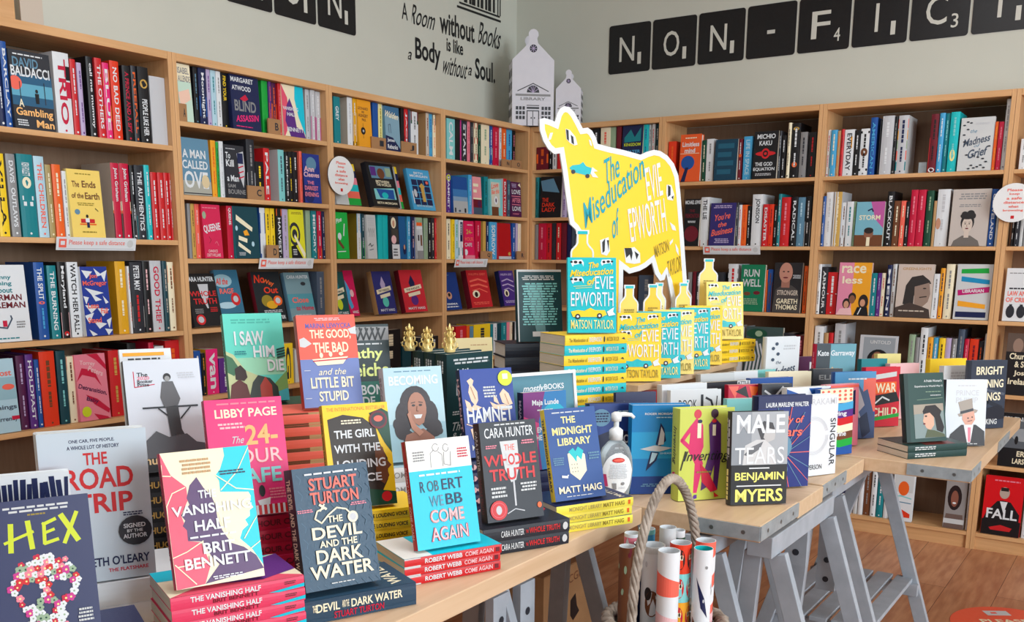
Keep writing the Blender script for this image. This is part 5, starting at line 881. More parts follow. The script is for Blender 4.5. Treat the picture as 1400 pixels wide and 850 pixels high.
RW = [('r',0,0,1,.28,(236,236,232)), ('r',0,.28,1,.72,'cyan'), ('l',[(.42,.1),(.36,.13),(.35,.26)],.01,'grey'), ('l',[(.48,.12),(.54,.15),(.54,.26)],.01,'grey'), ('l', [(p[0],p[1]) for p in ell(.45,.08,.05,.035,10)],.01,'grey'), ('l', [(p[0],p[1]) for p in ell(.61,.09,.045,.035,10)],.01,'grey'), ('l',[(.57,.13),(.56,.24),(.66,.26),(.68,.13)],.01,'grey'), N_(.08,.1,.2,.1,4,'grey'), N_(.78,.1,.18,.1,4,'crimson'), N_(.1,.31,.78,.03,1,'white'),
   T_('R',.14,.38,.07,.1,'navy',''), T_('OB',.25,.38,.18,.1,'slate',''), T_('ERT',.48,.375,.34,.1,'navy',''), T_('WE',.26,.52,.22,.1,'steelblue',''), T_('BB',.52,.515,.26,.1,'navy',''), T_('COME',.24,.65,.54,.12,'salmon'), T_('AGAIN',.22,.81,.6,.13,'crimson'), T_('COME',.25,.655,.52,.11,'palepink',''), T_('AGAIN',.235,.816,.57,.118,'palepink','')]
RSP = [('r',0,0,.16,1,'palegrey'), T_('ROBERT WEBB',.2,.22,.38,.52,'white'), T_('COME AGAIN',.61,.22,.3,.52,'palepink'), ('r',.935,.25,.04,.5,'maroon')]
zc = stack('red-spined pile under the bright blue cover', 3, 2.022, -3.52, TZ, 65, BW, BH, .0166, 'cyan', 'red-spined books under the bright blue cover', RSP, spine='red', top=RW[:2], shift=-.022)
stand('bright blue and white book with two sketched figures, front table edge', 2.022, -3.505, zc, 65, 14, BW, BH, .018, 'cyan', front=RW, spine=(190,30,36), spine_art=[('r',0,0,.2,1,'tan'), spine_text('ROBERT WEBB  COME AGAIN','palepink',.24,.9)])
WT = [('r',0,0,1,1,(34,38,48)), N_(.22,.02,.6,.025,1,'palegrey'), T_('CARA HUNTER',.08,.06,.86,.1,'white',''), ('p',[(.33,.2),(.64,.2),(.64,.45),(.56,.6),(.47,.62),(.38,.48)],'palegrey'), ('r',.5,.6,.03,.26,'silver'), ('l',[(.36,.93),(.5,.89),(.66,.92)],.015,'silver'), T_('THE',.4,.235,.18,.06,'salmon',''), T_('WHOLE',.03,.33,.92,.115,'red'), T_('TRUTH',.1,.475,.8,.12,'red'), ('p',[(.42,.33),(.57,.33),(.57,.44),(.42,.44)],'palegrey'), T_('O',.445,.33,.12,.115,'red'), N_(.06,.23,.22,.04,2,'pink'), N_(.7,.2,.24,.05,2,'pink'), N_(.1,.65,.28,.12,3,'palegrey'), N_(.62,.63,.3,.1,3,'palegrey'), ('e',.93,.88,.04,.03,'orange')]
WSP = [T_('CARA HUNTER',.2,.26,.26,.48,'white',''), T_('THE',.48,.4,.03,.24,'red'), T_('WHOLE TRUTH',.52,.26,.36,.44,'red'), ('e',.945,.5,.03,.3,'palegrey')]
zw = stack('black pile under the black champagne-glass cover', 2, 2.030, -3.312, TZ, 63, BW, BH, .0268, (34,38,48), 'black books under the champagne-glass cover', WSP, top=[('r',0,0,1,1,(34,38,48)), ('e',.75,.88,.16,.1,'red'), ('e',.75,.88,.1,.06,'silver')])
stand('black book with champagne glass and red capitals on the front table', 2.028, -3.295, zw, 63, 12, BW, BH, .026, (34,38,48), front=WT, stickers=[('e',.2,.885,.15,.098,'red'), ('e',.2,.885,.12,.075,'pink'), ('e',.2,.885,.115,.072,'red'), ('e',.2,.885,.05,.045,'silver')], spine=(40,32,36), spine_art=[T_('CARA HUNTER',.08,.3,.4,.4,'palegrey',''), T_('WHOLE TRUTH',.55,.3,.36,.4,'maroon')])
ML = [('r',0,0,1,1,(42,80,146)), N_(.12,.035,.76,.022,1,'palegrey'), T_('THE',.3,.09,.28,.075,'paleyellow'), T_('MIDNIGHT',.1,.205,.8,.085,'paleyellow'), T_('LIBRARY',.18,.325,.66,.08,'paleyellow'), ('p',[(.34,.5),(.42,.48),(.5,.56),(.58,.48),(.68,.52),(.68,.7),(.52,.8),(.35,.71)],'cream'), ('p',[(.36,.48),(.46,.44),(.5,.48),(.56,.43),(.66,.48),(.6,.58),(.52,.52),(.5,.6),(.44,.54)],'turquoise')] + [('e',.4+.05*i,.62+.04*j,.01,.007,'grey') for i in range(3) for j in range(3)] + [N_(.04,.53,.22,.09,4,'steelblue'), N_(.74,.5,.24,.09,3,'steelblue'), ('l',[(.18,.74),(.28,.75)],.04,'white'), ('l',[(.26,.75),(.3,.73)],.02,'white'), T_('MATT HAIG',.08,.85,.85,.075,'cream'), N_(.2,.955,.6,.015,1,'palegrey')]
MSP = [T_('MIDNIGHT LIBRARY',.16,.26,.42,.46,'khaki',''), T_('MATT HAIG',.6,.26,.28,.48,'olive'), ('r',.93,.25,.03,.5,'orange')]
zm = stack('yellow-spined pile under the blue open-box cover', 3, 2.064, -3.094, TZ, 63, BW, BH, .0197, (42,80,146), 'yellow-spined books under the blue open-box cover', MSP, spine=(244,226,80), top=[('r',0,0,1,1,(28,40,84)), T_('MATT HAIG',.08,.85,.85,.075,'cream')])
stand('blue book with yellow capitals and a white open box, front table', 2.06, -3.09, zm, 63, 16, BW, BH, .018, (42,80,146), front=ML, spine=(244,220,70), spine_art=[spine_text('THE MIDNIGHT LIBRARY','navy',.1,.9)])
# second row of the front table
C24 = [('r',0,0,1,1,(232,50,122)), N_(.14,.03,.8,.025,1,'pink'), T_('LIBBY PAGE',.12,.085,.8,.075,'cream'), N_(.14,.2,.36,.06,2,'palepink'), T_('The',.3,.32,.16,.06,'palegrey','s'), T_('24-',.48,.23,.42,.17,(244,180,110)), T_('HOUR',.16,.43,.78,.13,'salmon'), T_('CAFE',.22,.6,.68,.13,'aqua'), T_('HOUR',.17,.436,.76,.12,'palepink',''), N_(.7,.78,.24,.1,4,'pink'), ('e',.62,.8,.04,.05,'black'), ('p',[(.55,.88),(.72,.86),(.7,.94),(.58,.94)],'white'), ('r',.5,.92,.5,.08,'red')] + [('r',.52+.07*i,.92,.03,.08,'white') for i in range(7)]
CSP = [T_('24-HOUR CAFE',.3,.26,.5,.46,'maroon')]
z1 = stack('bright pink pile beneath the pink gold-numeral cover', 6, 1.822, -3.79, TZ, 62, BW, BH, .0232, (232,50,122), 'bright pink books beneath the pink cover', CSP, spine=(206,26,66), fwd=.0)
stand('bright pink book with gold numerals in the middle of the front table', 1.828, -3.79, z1, 62, 15, BW, BH, .022, (232,50,122), front=C24, spine=(196,24,80), spine_art=[spine_text('THE 24-HOUR CAFE','pink',.1,.85)])
LG = [('r',0,0,1,1,(246,206,30)), T_('THE INTERNATIONAL BESTSELLER',.06,.03,.9,.035,'orange',''), ('p',[(.06,.14),(.3,.1),(.6,.14),(.78,.24),(.82,.4),(.92,.55),(.9,.75),(.8,.86),(.5,.9),(.1,.84)],(50,40,34)), ('p',[(.74,.4),(.86,.44),(.9,.56),(.97,.62),(.9,.66),(.92,.72),(.84,.8),(.72,.74)],'brown'), ('p',[(.7,.1),(.9,.06),(1,.1),(1,.5),(.9,.4)],'darkgreen'), ('p',[(0,.85),(.3,.8),(1,.88),(1,1),(0,1)],'darkgreen'), ('e',.85,.92,.08,.05,'red'), ('e',.15,.9,.06,.04,'orange'), N_(.26,.15,.34,.05,2,'cream'), T_('THE GIRL',.14,.25,.62,.08,'white'), T_('WITH THE',.12,.39,.7,.08,'white'), T_('LOUDING',.14,.54,.74,.085,'white'), T_('VOICE',.2,.68,.6,.08,'white')]
z2 = stack('yellow pile beneath the yellow and black cover', 5, 1.832, -3.532, TZ, 60, BW, BH, .0198, (246,206,30), 'yellow books beneath the yellow and black cover', [T_('THE GIRL WITH THE LOUDING VOICE',.08,.3,.72,.4,'black'), ('e',.93,.5,.03,.3,'black')])
stand('yellow and black book with white capitals and leafy green corner', 1.832, -3.525, z2, 60, 15, BW, BH, .022, (246,206,30), front=LG, stickers=[('e',.83,.17,.14,.09,'maroon'), ('e',.83,.17,.11,.07,'charcoal'), ('e',.83,.16,.07,.03,'salmon')], spine=(226,180,30), spine_art=[spine_text('THE GIRL WITH THE LOUDING VOICE','brown',.08,.9)])
BEC = [('r',0,0,1,1,(176,208,220)), ('r',0,.6,1,.4,(150,190,206)), N_(.1,.035,.8,.02,1,'steelblue'), T_('BECOMING',.08,.09,.84,.1,'white'), *[('e',x,y,rx,ry,(44,34,40)) for x,y,rx,ry in ((.5,.4,.27,.2),(.3,.52,.16,.16),(.72,.52,.16,.16),(.24,.66,.13,.11),(.8,.66,.13,.1),(.33,.74,.1,.07),(.72,.72,.1,.06),(.88,.7,.06,.04),(.16,.6,.07,.06))], ('p',[(.3,1),(.22,.86),(.3,.72),(.6,.66),(.78,.76),(.8,.88),(.7,1)],(150,100,82)), ('e',.52,.44,.16,.17,(170,116,94)), ('p',[(.4,.5),(.66,.5),(.62,.6),(.53,.63),(.44,.59)],(170,116,94)), ('e',.46,.41,.03,.012,'hair'), ('e',.58,.41,.03,.012,'hair'), ('l',[(.42,.385),(.49,.375)],.012,'hair'), ('l',[(.55,.375),(.62,.385)],.012,'hair'), ('p',[(.45,.51),(.6,.51),(.57,.55),(.48,.55)],'white'), ('l',[(.52,.42),(.505,.47),(.535,.475)],.012,'brown'), ('p',[(.34,.5),(.4,.46),(.42,.56),(.5,.64),(.6,.7),(.52,.74),(.4,.66)],(186,130,108))]
z3 = stack('white-spined pile beneath the pale portrait cover', 4, 1.745, -3.25, TZ, 60, .1, .18, .0322, 'white', 'white-spined books beneath the portrait cover', shift=-.055, spine_art=[T_('BECOMING',.12,.3,.5,.4,'grey','')], hard=True, top=BEC[:2])
stand('pale blue book with a smiling woman with dark wavy hair', 1.737, -3.246, z3, 60, 12, .135, .205, .032, 'paleblue', front=BEC, spine='silver', spine_art=[spine_text('BECOMING','grey',.1,.6,False)], hard=True)
CR = (236,204,176)
HAM = [('r',0,0,1,1,(30,62,150)), ('p',[(.12,.13),(.2,.1),(.25,.13),(.22,.18),(.3,.26),(.3,.36),(.24,.42),(.17,.36),(.13,.26),(.16,.18)],CR), ('p',[(.22,.4),(.36,.44),(.28,.47),(.12,.46)],CR), ('p',[(.05,.34),(.14,.38),(.2,.5),(.08,.46)],CR), ('p',[(.72,.3),(.8,.24),(.9,.3),(.96,.42),(.86,.44),(.76,.4)],CR), ('p',[(.52,.38),(.64,.42),(.8,.42),(.94,.48),(.78,.49),(.58,.46)],CR), ('p',[(.6,.3),(.66,.34),(.7,.42),(.6,.38)],CR), ('l',[(.18,.2),(.25,.34)],.012,(180,130,100)), ('l',[(.82,.3),(.88,.42)],.012,(180,130,100)), N_(.4,.2,.28,.14,4,'palegrey'), T_('HAMNET',.06,.44,.88,.17,'white'), ('l',[(.04,.62),(.2,.66),(.5,.64),(.8,.66),(.96,.62)],.016,CR), ('p',[(.1,.68),(.3,.64),(.3,.74),(.14,.8)],CR), ('p',[(.6,.68),(.86,.66),(.8,.78),(.66,.76)],CR), T_('MAGGIE O\u2019FARRELL',.1,.86,.8,.06,'white')]
z4 = stack('navy pile beneath the blue falcon cover', 5, 1.836, -3.105, TZ, 60, .1, .175, .0256, 'navy', 'navy books beneath the falcon cover', shift=-.035, spine_art=[T_('HAMNET',.1,.26,.5,.48,'palepink')])
stand('royal blue book with pale birds and round lime sticker', 1.836, -3.1, z4, 60, 14, BW, BH, .022, 'blue', front=HAM, stickers=[('e',.85,.12,.14,.09,'lime'), ('r',.8,.07,.1,.06,'white')], spine='navy', spine_art=[spine_text('HAMNET','palepink',.1,.7)])
SHU = [('r',0,0,1,1,(212,217,226)), ('l',[(.12,.1),(.12,.24),(.38,.22)],.012,'crimson'), T_('The',.16,.11,.14,.04,'charcoal'), T_('2020',.16,.145,.16,.03,'pink'), T_('Booker',.16,.175,.2,.03,'charcoal'), T_('Prize',.16,.205,.15,.03,'charcoal'), N_(.68,.12,.26,.06,3,'silver'), ('l',[(.2,.43),(.92,.43)],.025,'charcoal'), ('l',[(.4,.44),(.55,.53)],.02,'charcoal'), ('l',[(.82,.44),(.68,.54)],.02,'charcoal'), ('e',.55,.16,.05,.035,(40,40,44)), ('e',.55,.175,.035,.025,(150,150,150)), ('p',[(.48,.2),(.62,.2),(.7,.36),(.66,.42),(.48,.43),(.44,.34)],(96,96,100)), ('p',[(.5,.43),(.66,.43),(.68,.64),(.72,.7),(.6,.68),(.62,.84),(.54,.82)],(64,64,68)), ('p',[(.2,.72),(.34,.64),(.5,.7),(.74,.68),(.86,.76),(1,.78),(1,1),(.2,1)],(90,92,98)), ('r',0,.88,1,.12,'black'), T_('Shuggie Bain',.08,.86,.84,.1,(238,206,150)), N_(.3,.97,.4,.015,1,'silver')]
z5 = stack('black pile beneath the white beam-sitter cover', 7, 1.624, -3.796, TZ, 62, BW, BH, .0272, 'black', 'black books beneath the white beam-sitter cover', [T_('SHUGGIE BAIN',.1,.28,.5,.44,'gold')])
stand('white book with a black and white photo of a person on a beam', 1.624, -3.796, z5, 62, 14, BW, BH, .027, 'white', front=SHU, spine='black')
u, nn = U(62); P = Vector((1.624, -3.796, 0)) - nn*.075 + u*.004
stand('white booklet with a yellow strip peeping out behind the beam-sitter cover', P.x, P.y, z5, 62, 14, .09, .215, .012, 'white', front=[('r',.06,.03,.8,.03,'amber'), N_(.08,.075,.8,.025,1,'charcoal'), ('l',[(.1,.12),(.9,.11)],.02,'crimson')])
ISAW = [('r',0,0,1,1,(96,208,190)), ('r',0,.5,1,.2,(150,214,180)), N_(.12,.06,.74,.06,2,(70,176,160)), ('p',[(0,.42),(.12,.46),(.3,.64),(.55,.72),(.5,1),(0,1)],(190,200,150)), ('p',[(0,.46),(.1,.5),(.2,.62),(.1,.7),(0,.66)],(60,110,80)), ('p',[(.78,.8),(1,.66),(1,.9),(.8,.92)],(120,160,90)), ('p',[(.8,.9),(1,.86),(1,1),(.75,1)],(70,170,180)), ('p',[(.4,.78),(.5,.7),(.7,.74),(.82,.84),(.84,1),(.3,1)],(50,60,56)), ('p',[(.52,.82),(.62,.72),(.72,.82),(.72,.98),(.52,.98)],(170,60,48)), ('p',[(.12,.62),(.22,.58),(.3,.64),(.32,.72),(.26,.76),(.12,.74)],(50,30,30)), ('p',[(0,.96),(.04,.8),(.18,.74),(.3,.8),(.36,1),(0,1)],(96,44,44))] + [('l',[(1,.4+.03*k),(.86,.42+.03*k)],.025,(30,60,60)) for k in range(4)] + [T_('I SAW',.16,.2,.5,.16,'white'), T_('HIM',.46,.37,.36,.13,'white'), T_('DIE',.68,.53,.28,.13,'white'), N_(.14,.42,.22,.05,2,'teal')]
z6 = stack('green-spotted pile beneath the mint green cover', 8, 1.352, -3.348, TZ, 60, BW, BH, .0294, 'darkgreen', 'dark green books beneath the mint cover', [('n',.05,.2,.9,.5,2,'sage')])
stand('mint green book with white capitals above a dark-haired figure', 1.352, -3.348, z6, 60, 15, .134, .205, .028, (96,208,190), front=ISAW, spine=(56,130,100), spine_art=[spine_text('I SAW HIM DIE','mint',.08,.6)])
GB = [('r',0,0,1,.48,(236,96,80)), ('r',0,.48,1,.52,(110,128,186)), N_(.3,.03,.5,.035,2,'palepink'), T_('MARINA LEWYCKA',.14,.09,.78,.055,(90,98,170)), ('p',[(.02,.26),(.1,.24),(.22,.31),(.1,.35),(.02,.34)],'palegrey'), ('p',[(.86,.16),(1,.13),(1,.22),(.9,.21)],'palegrey'), T_('THE GOOD,',.2,.16,.7,.11,'cream'), T_('THE BAD',.24,.3,.6,.11,'cream'), ('p',[(.2,.48),(.82,.46),(.72,.54),(.28,.55)],'cream'), ('l',[(.22,.5),(.8,.485)],.02,'crimson'), ('e',.36,.44,.03,.03,'cream'), ('e',.52,.43,.03,.03,'cream'), ('e',.7,.43,.04,.02,'cream'), T_('and the',.3,.585,.46,.07,'cream','s'), T_('LITTLE BIT',.14,.68,.74,.115,'cream'), T_('STUPID',.26,.83,.5,.11,'cream'), ('l',[(.05,.6),(.15,.6)],.01,'palegrey'), ('l',[(.03,.9),(.13,.9)],.01,'palegrey')]
z7 = stack('salmon-spined pile beneath the salmon and blue boat cover', 9, 1.567, -3.328, TZ, 60, BW, BH, .0268, 'salmon', 'salmon-spined books beneath the boat cover', [('r',0,0,.3,1,'brown'), ('r',.3,0,.4,1,'tan')], shift=-.055)
stand('salmon and blue book with a rowing boat drawing', 1.567, -3.328, z7, 60, 15, .131, .203, .026, (236,96,80), front=GB, spine=(186,60,56))
KR = [('r',0,0,1,1,(30,48,52)), ('r',.0,.03,1,.16,'grey')] + [('l',[(.3+.1*k,.04),(.36+.1*k,.18),(.44+.1*k,.05)],.03,'black') for k in range(6)] + [N_(.1,.22,.8,.03,1,'palegrey'), T_('Kathy',.2,.28,.68,.16,(226,236,140)), T_('Reichs',.2,.46,.76,.16,(226,236,140)), ('r',0,.68,1,.32,(14,100,84)), T_('THE BONE',.06,.72,.9,.12,'palegrey'), T_('CODE',.2,.86,.5,.11,'palegrey')]
z8 = stack('black pile beneath the pale-green-lettered black cover', 6, 1.40, -3.065, TZ, 58, .15, .21, .032, 'charcoal', 'black hardbacks beneath the pale-green-lettered cover', hard=True, shift=-.05)
stand('black and green book with pale green rounded lettering behind the portrait cover', 1.40, -3.065, z8, 58, 8, .15, .21, .03, 'charcoal', front=KR, hard=True)
P = at_z(500, 452, 1.165)
stand('dark book with zigzag pattern behind the pale-green-lettered book', P.x - .08, P.y + .1, z8 - .19 + .0, 58, 6, .15, .4, .03, 'charcoal', front=[('r',0,0,1,.16,'silver')] + [('l',[(.3+.1*k,.02),(.36+.1*k,.14),(.44+.1*k,.03)],.03,'black') for k in range(6)]) if False else None
MAN = [('r',0,0,1,1,(12,54,58)), N_(.1,.05,.85,.07,2,'palegrey'), T_('Hilary',.22,.16,.55,.13,'silver'), T_('Mantel',.2,.31,.62,.13,'silver'), N_(.1,.6,.3,.05,2,'palegrey'), T_('The Mirror',.1,.72,.8,.09,'palegrey','s'), T_('& the Light',.1,.83,.8,.09,'palegrey','s')]
MSPN = [('n',.06,.2,.16,.6,3,'palegrey'), ('n',.3,.3,.2,.4,1,'silver'), ('e',.8,.5,.06,.3,'teal')]
for i, wh in enumerate(('front copy with silver lettering', 'second copy, behind the front one', 'third copy, furthest back')):
    u, nn = U(78)
    P = Vector((1.672, -2.962, 0)) - nn*(.044*i)
    if i == 0:
        pass
    stand(f'thick dark teal hardback under gold ornaments, {wh}', P.x, P.y, .8575, 78, 0, .15, .232, .042, (12,54,58), front=MAN, spine=(14,44,48), spine_art=MSPN, hard=True, group='thick dark teal hardbacks under gold ornaments')
u, nn = U(78)
for i in range(3):
    flat('lying_book', f'thick dark teal book lying under the gold-topped hardbacks, {["lowest","middle","uppermost"][i]}', 1.672, -2.962, TZ + .0375*i, 78, .13, .15, .037, (12,54,58), 'dark teal books lying under the gold-topped hardbacks', hard=True)
GOLD = surf('gold_card', (216,186,110), .35, .35, noise=(30, (238,222,160), .7))
def ornament(pxc, pyb, pyt, label):
    P = at_z(pxc, pyb, 1.0905); h = height_at(P, pyt)
    r = empty('gold_ornament', frame(P.x, P.y, 1.0906, 40), label, 'ornament', 'gold paper ornaments')
    q = MB(); q.lathe([(.013, 0), (.015, .008), (.010, h*.35), (.008, h*.5), (.009, h*.62), (.005, h*.8), (.001, h)], GOLD, 12); q.build('core', r)
    q = MB()
    for lv in range(4):
        for k in range(6):
            a = k*PI/3 + lv*.5; R0 = .012 - .002*lv; z0 = h*(.08 + .22*lv); L = .0125 - .002*lv
            c, s_ = math.cos(a), math.sin(a)
            q.tube([(R0*c*.6, R0*s_*.6, z0), ((R0+L*.5)*c, (R0+L*.5)*s_, z0+L*.6), ((R0+L*.55)*c, (R0+L*.55)*s_, z0+L*1.2), ((R0+L*.2)*c, (R0+L*.2)*s_, z0+L*1.4)], lambda t: .0032*(1-t*.75), GOLD, 5)
    q.build('curls', r)
ornament(560, 479, 442, 'gold curled ornament, leftmost of three on the dark teal hardbacks')
ornament(584, 480, 446, 'gold curled ornament, middle of three on the dark teal hardbacks')
ornament(615, 481, 442, 'gold curled ornament, rightmost of three on the dark teal hardbacks')
z9 = stack('cream pile beneath the cream woodland cover', 6, 1.19, -2.28, TZ, 60, .13, .18, .022, 'cream', 'cream books beneath the woodland cover')
stand('cream book with faint grey capitals behind the gold ornaments', 1.19, -2.28, z9, 60, 6, .135, .178, .02, (236,222,170), front=[N_(.4,.12,.5,.03,1,'tan'), T_('YOUR INNER',.1,.32,.8,.1,'olive',''), T_('HEDGEHOG',.14,.48,.74,.1,'olive',''), ('p',[(.2,.9),(.35,.75),(.5,.88),(.65,.74),(.9,.95),(.9,1),(.2,1)],'aqua')], hard=True)
# teal back cover on thick black hardbacks
z10 = stack('thick black pile beneath the teal back cover', 6, 1.24, -1.99, TZ, 50, .155, .245, .0467, (24,34,50), 'thick black hardbacks beneath the teal back cover', hard=True, shift=-.055, fwd=.02)
stand('dark teal back cover full of small white print, left of yellow cow', 1.24, -1.99, z10, 50, 8, .162, .248, .03, (12,62,70), front=[('r',0,0,.03,1,'palegrey'), ('r',0,0,1,.03,'palegrey'), ('p',[(.2,.2),(.55,.2),(.62,.9),(.42,.9)],(96,140,146)), N_(.1,.08,.8,.07,3,'palegrey'), N_(.1,.18,.82,.6,17,'aqua'), ('r',.32,.86,.36,.07,'palegrey')], hard=True)
# framed sign and the small book before it
P = at_z(693.8, 511.4, TZ + .003 + .297*math.cos(math.radians(8))); u, nn = U(67)
b = P + nn*(.297*math.sin(math.radians(8)))
r = empty('shop_sign', frame(b.x, b.y, TZ + .003, 67, 8), 'white framed blue sign with white handwritten shop name behind the blue falcon book', 'sign')
q = MB(); w_, h_ = .205, .297
for a0, a1, c0, c1 in ((0,w_,0,.008),(0,w_,h_-.008,h_),(0,.008,.0082,h_-.0082),(w_-.008,w_,.0082,h_-.0082)): q.box(a0, a1, 0, .012, c0, c1, WHITEPAPER)
q.build('sign_frame', r)
q = MB(); q.box(.0082, w_-.0082, .004, .0115, .0082, h_-.0082, print_mat((86,138,156)))
art(q, [T_('mostly',.2,.08,.32,.075,'white','bs'), T_('BOOKS',.53,.08,.32,.05,'white'), ('p',[(0,.42),(.3,.6),(.5,1),(0,1)],'palegrey'), T_('The',.1,.7,.2,.06,'slate','s')], lambda x, y, l: (.0082+x*(w_-.0164), .004-l, h_-.0082-(h_-.0164)*y), w_/h_)
q.build('sign_panel', r)
LUN = [('r',0,0,1,1,(40,120,180)), ('p',[(0,0),(.5,0),(.3,.5),(.4,1),(0,1)],(120,40,120)), ('p',[(0,.3),(.35,.4),(.3,.8),(0,.8)],(214,60,130)), ('e',.7,.35,.3,.2,(30,170,200)), ('e',.8,.75,.2,.14,(60,190,210)), T_('Maja Lunde',.2,.1,.62,.09,'white'), N_(.3,.22,.4,.03,1,'palegrey'), T_('THE',.44,.36,.18,.06,'white'), T_('END OF',.3,.45,.46,.07,'white'), T_('THE OCEAN',.2,.55,.64,.07,'white')]
P = at_z(718.8, 538.3, 1.013)
zl = TZ + .0305
zl = stack('dark blue pile under the pink and turquoise swirl cover', 3, P.x, P.y, TZ, 64, .08, .13, .0275, 'navy', 'dark blue books under the swirl cover', shift=-.006, fwd=0.004)
stand('pink and turquoise swirl cover in front of the framed shop sign', P.x, P.y, zl, 64, 4, .118, 1.0115-zl, .026, (40,120,180), front=LUN, spine='navy', spine_art=[spine_text('MAJA LUNDE','lilac',.1,.7)])

# ------------------------------------------------------------------ yellow cow display
YEL, TQ = (250,208,40), (20,186,196)
def evie(c):
    bg, a, b = (YEL, TQ, 'white') if c == 'y' else (TQ, YEL, 'white')
    if c == 'p': bg, a, b = (248,222,120), (60,196,206), 'white'
    L = [('r',0,0,1,1,bg)]
    def cowlet(x, y, s, fl=1):
        return [('p',[(x-s,y),(x-s*.8,y-s*.35),(x+s*.7,y-s*.4),(x+s,y-s*.1),(x+s*.95,y+s*.3),(x+s*.75,y),(x-s*.6,y+.02),(x-s*.65,y+s*.3),(x-s*.8,y+s*.3)],'white'), ('e',x-s*.3*fl,y-s*.14,s*.3,s*.14,'black'), ('e',x+s*.45*fl,y-s*.1,s*.25,s*.14,'black'), ('e',x-s*.95*fl,y-s*.15,s*.22,s*.1,'black')]
    L += cowlet(.2,.08,.13) + cowlet(.8,.07,.12,-1) + cowlet(.2,.31,.13)
    L += [T_('The',.42,.06,.22,.08,a,'bs',10), T_('Miseducation',.06,.15,.88,.09,a,'bs',4), T_('of',.4,.27,.16,.09,a,'bs',8), ('l',[(.12,.385),(.5,.37)],.008,a), ('l',[(.16,.41),(.5,.395)],.008,a), T_('EVIE',.56,.25,.38,.17,b,''), T_('EPWORTH',.06,.46,.88,.19,b,''), ('p',[(.06,.72),(.2,.7),(.34,.71),(.46,.67),(.56,.7),(.76,.7),(.8,.76),(.7,.79),(.1,.79)],a), ('e',.2,.785,.055,.036,'charcoal'), ('e',.65,.775,.055,.036,'charcoal'), ('e',.2,.785,.025,.016,'white'), ('e',.65,.775,.025,.016,'white'), ('p',[(.8,.72),(.95,.66),(.93,.72),(.98,.76),(.84,.78)],'white'), T_('MATSON TAYLOR',.06,.83,.88,.12,(250,226,130) if c == 't' else 'olive', '')]
    return L
def esp(a, t): return [T_('The Miseducation of',.06,.3,.3,.4,a,'b'), T_('EVIE EPWORTH',.38,.26,.2,.46,'white' if a != TQ else 'palepink'), ('e',.62,.5,.012,.3,'charcoal'), T_('MATSON TAYLOR',.66,.28,.2,.44,a,''), ('p',[(.9,.5),(.94,.36),(.96,.6)],'charcoal')]
ze = stack('yellow and turquoise pile beneath the turquoise cow-and-car cover', 14, 1.790, -2.60, TZ, 62, BW, BH, .0265, TQ, 'yellow and turquoise books piled beside the cow', esp('cream',0), alt=(YEL, esp('olive',0), YEL), jit=.5, shift=-.012)
stand('turquoise cow-and-car book on top of the tall yellow and turquoise pile', 1.785, -2.583, ze, 38, 10, BW, BH, .024, TQ, front=evie('t'))
for (x0, x1, y0, y1, lab) in ((1.70, 1.868, -2.325, -1.80, 'low wooden riser under the front of the row of cow-and-car books'), (1.715, 1.85, -1.79, -1.50, 'low wooden riser under the rear end of the cow-and-car books')):
    r = empty('display_riser', Matrix.Translation((x0, y0, TZ)), lab, 'riser')
    q = MB(); q.box(0, x1-x0, 0, y1-y0, .2, .2185, TOPWOOD); q.build('top', r, bevel=.001)
    for y in (0, y1-y0-.018):
        q = MB(); q.box(0.005, x1-x0-.005, y, y+.018, 0.0003, .1996, TOPWOOD); q.build('side', r)
RZ = TZ + .219
for i, (x, y, c, lab) in enumerate(((1.789,-2.303,'y','yellow cow-and-car book, nearest in the row under the cow'), (1.804,-2.199,'t','turquoise cow-and-car book, second in the row under the cow'), (1.794,-2.076,'p','pale yellow cow-and-car book, third in the row under the cow'), (1.786,-1.927,'t','turquoise cow-and-car book, fourth in the row under the cow'), (1.762,-1.765,'y','yellow cow-and-car book, fifth in the row under the cow'))):
    stand(lab, x, y, RZ, 38, 8, BW, BH, .024, {'y':YEL,'t':TQ,'p':(248,222,120)}[c], front=evie(c))
z11 = stack('yellow pile at the right end of the cow display', 3, 1.80, -1.65, RZ, 66, .115, BH, .0255, YEL, 'yellow books piled at right end of cow display', esp('olive',0), shift=.012)
stand('pale yellow cow-and-car book on the small pile at the right end of the riser', 1.787, -1.64, z11, 38, 12, BW, BH, .024, (248,222,120), front=evie('p'))
def offset_poly(pts, d):
    n = len(pts); ar = sum(pts[i][0]*pts[(i+1)%n][1]-pts[(i+1)%n][0]*pts[i][1] for i in range(n)); sg = 1 if ar > 0 else -1
    out = []
    for i in range(n):
        a, b, c = pts[i-1], pts[i], pts[(i+1) % n]
        e1 = Vector((b[0]-a[0], b[1]-a[1])).normalized(); e2 = Vector((c[0]-b[0], c[1]-b[1])).normalized()
        n1 = Vector((-e1.y, e1.x))*sg; n2 = Vector((-e2.y, e2.x))*sg
        m_ = n1 + n2; m_ = m_ / max(.45, m_.dot(n1)) if m_.length > 1e-6 else n1
        out.append((b[0]+m_.x*d, b[1]+m_.y*d))
    return out
CY = 60; CO = Vector((1.38, -2.2, 0)); CU, CN = U(CY)
def on_cow(px, py):
    """point of the cow board's plane on a sight line -> (along, height)"""
    r_ = sight(px, py); t = (CO - CAM).dot(CN) / r_.dot(CN); p = CAM + r_*t
    return ((p - CO).dot(CU), p.z)
Z3 = lambda x, y: on_cow(720 + x/3.4, 140 + y/3.4)
Z4 = lambda x, y: on_cow(830 + x/4.471, 340 + y/4.471)
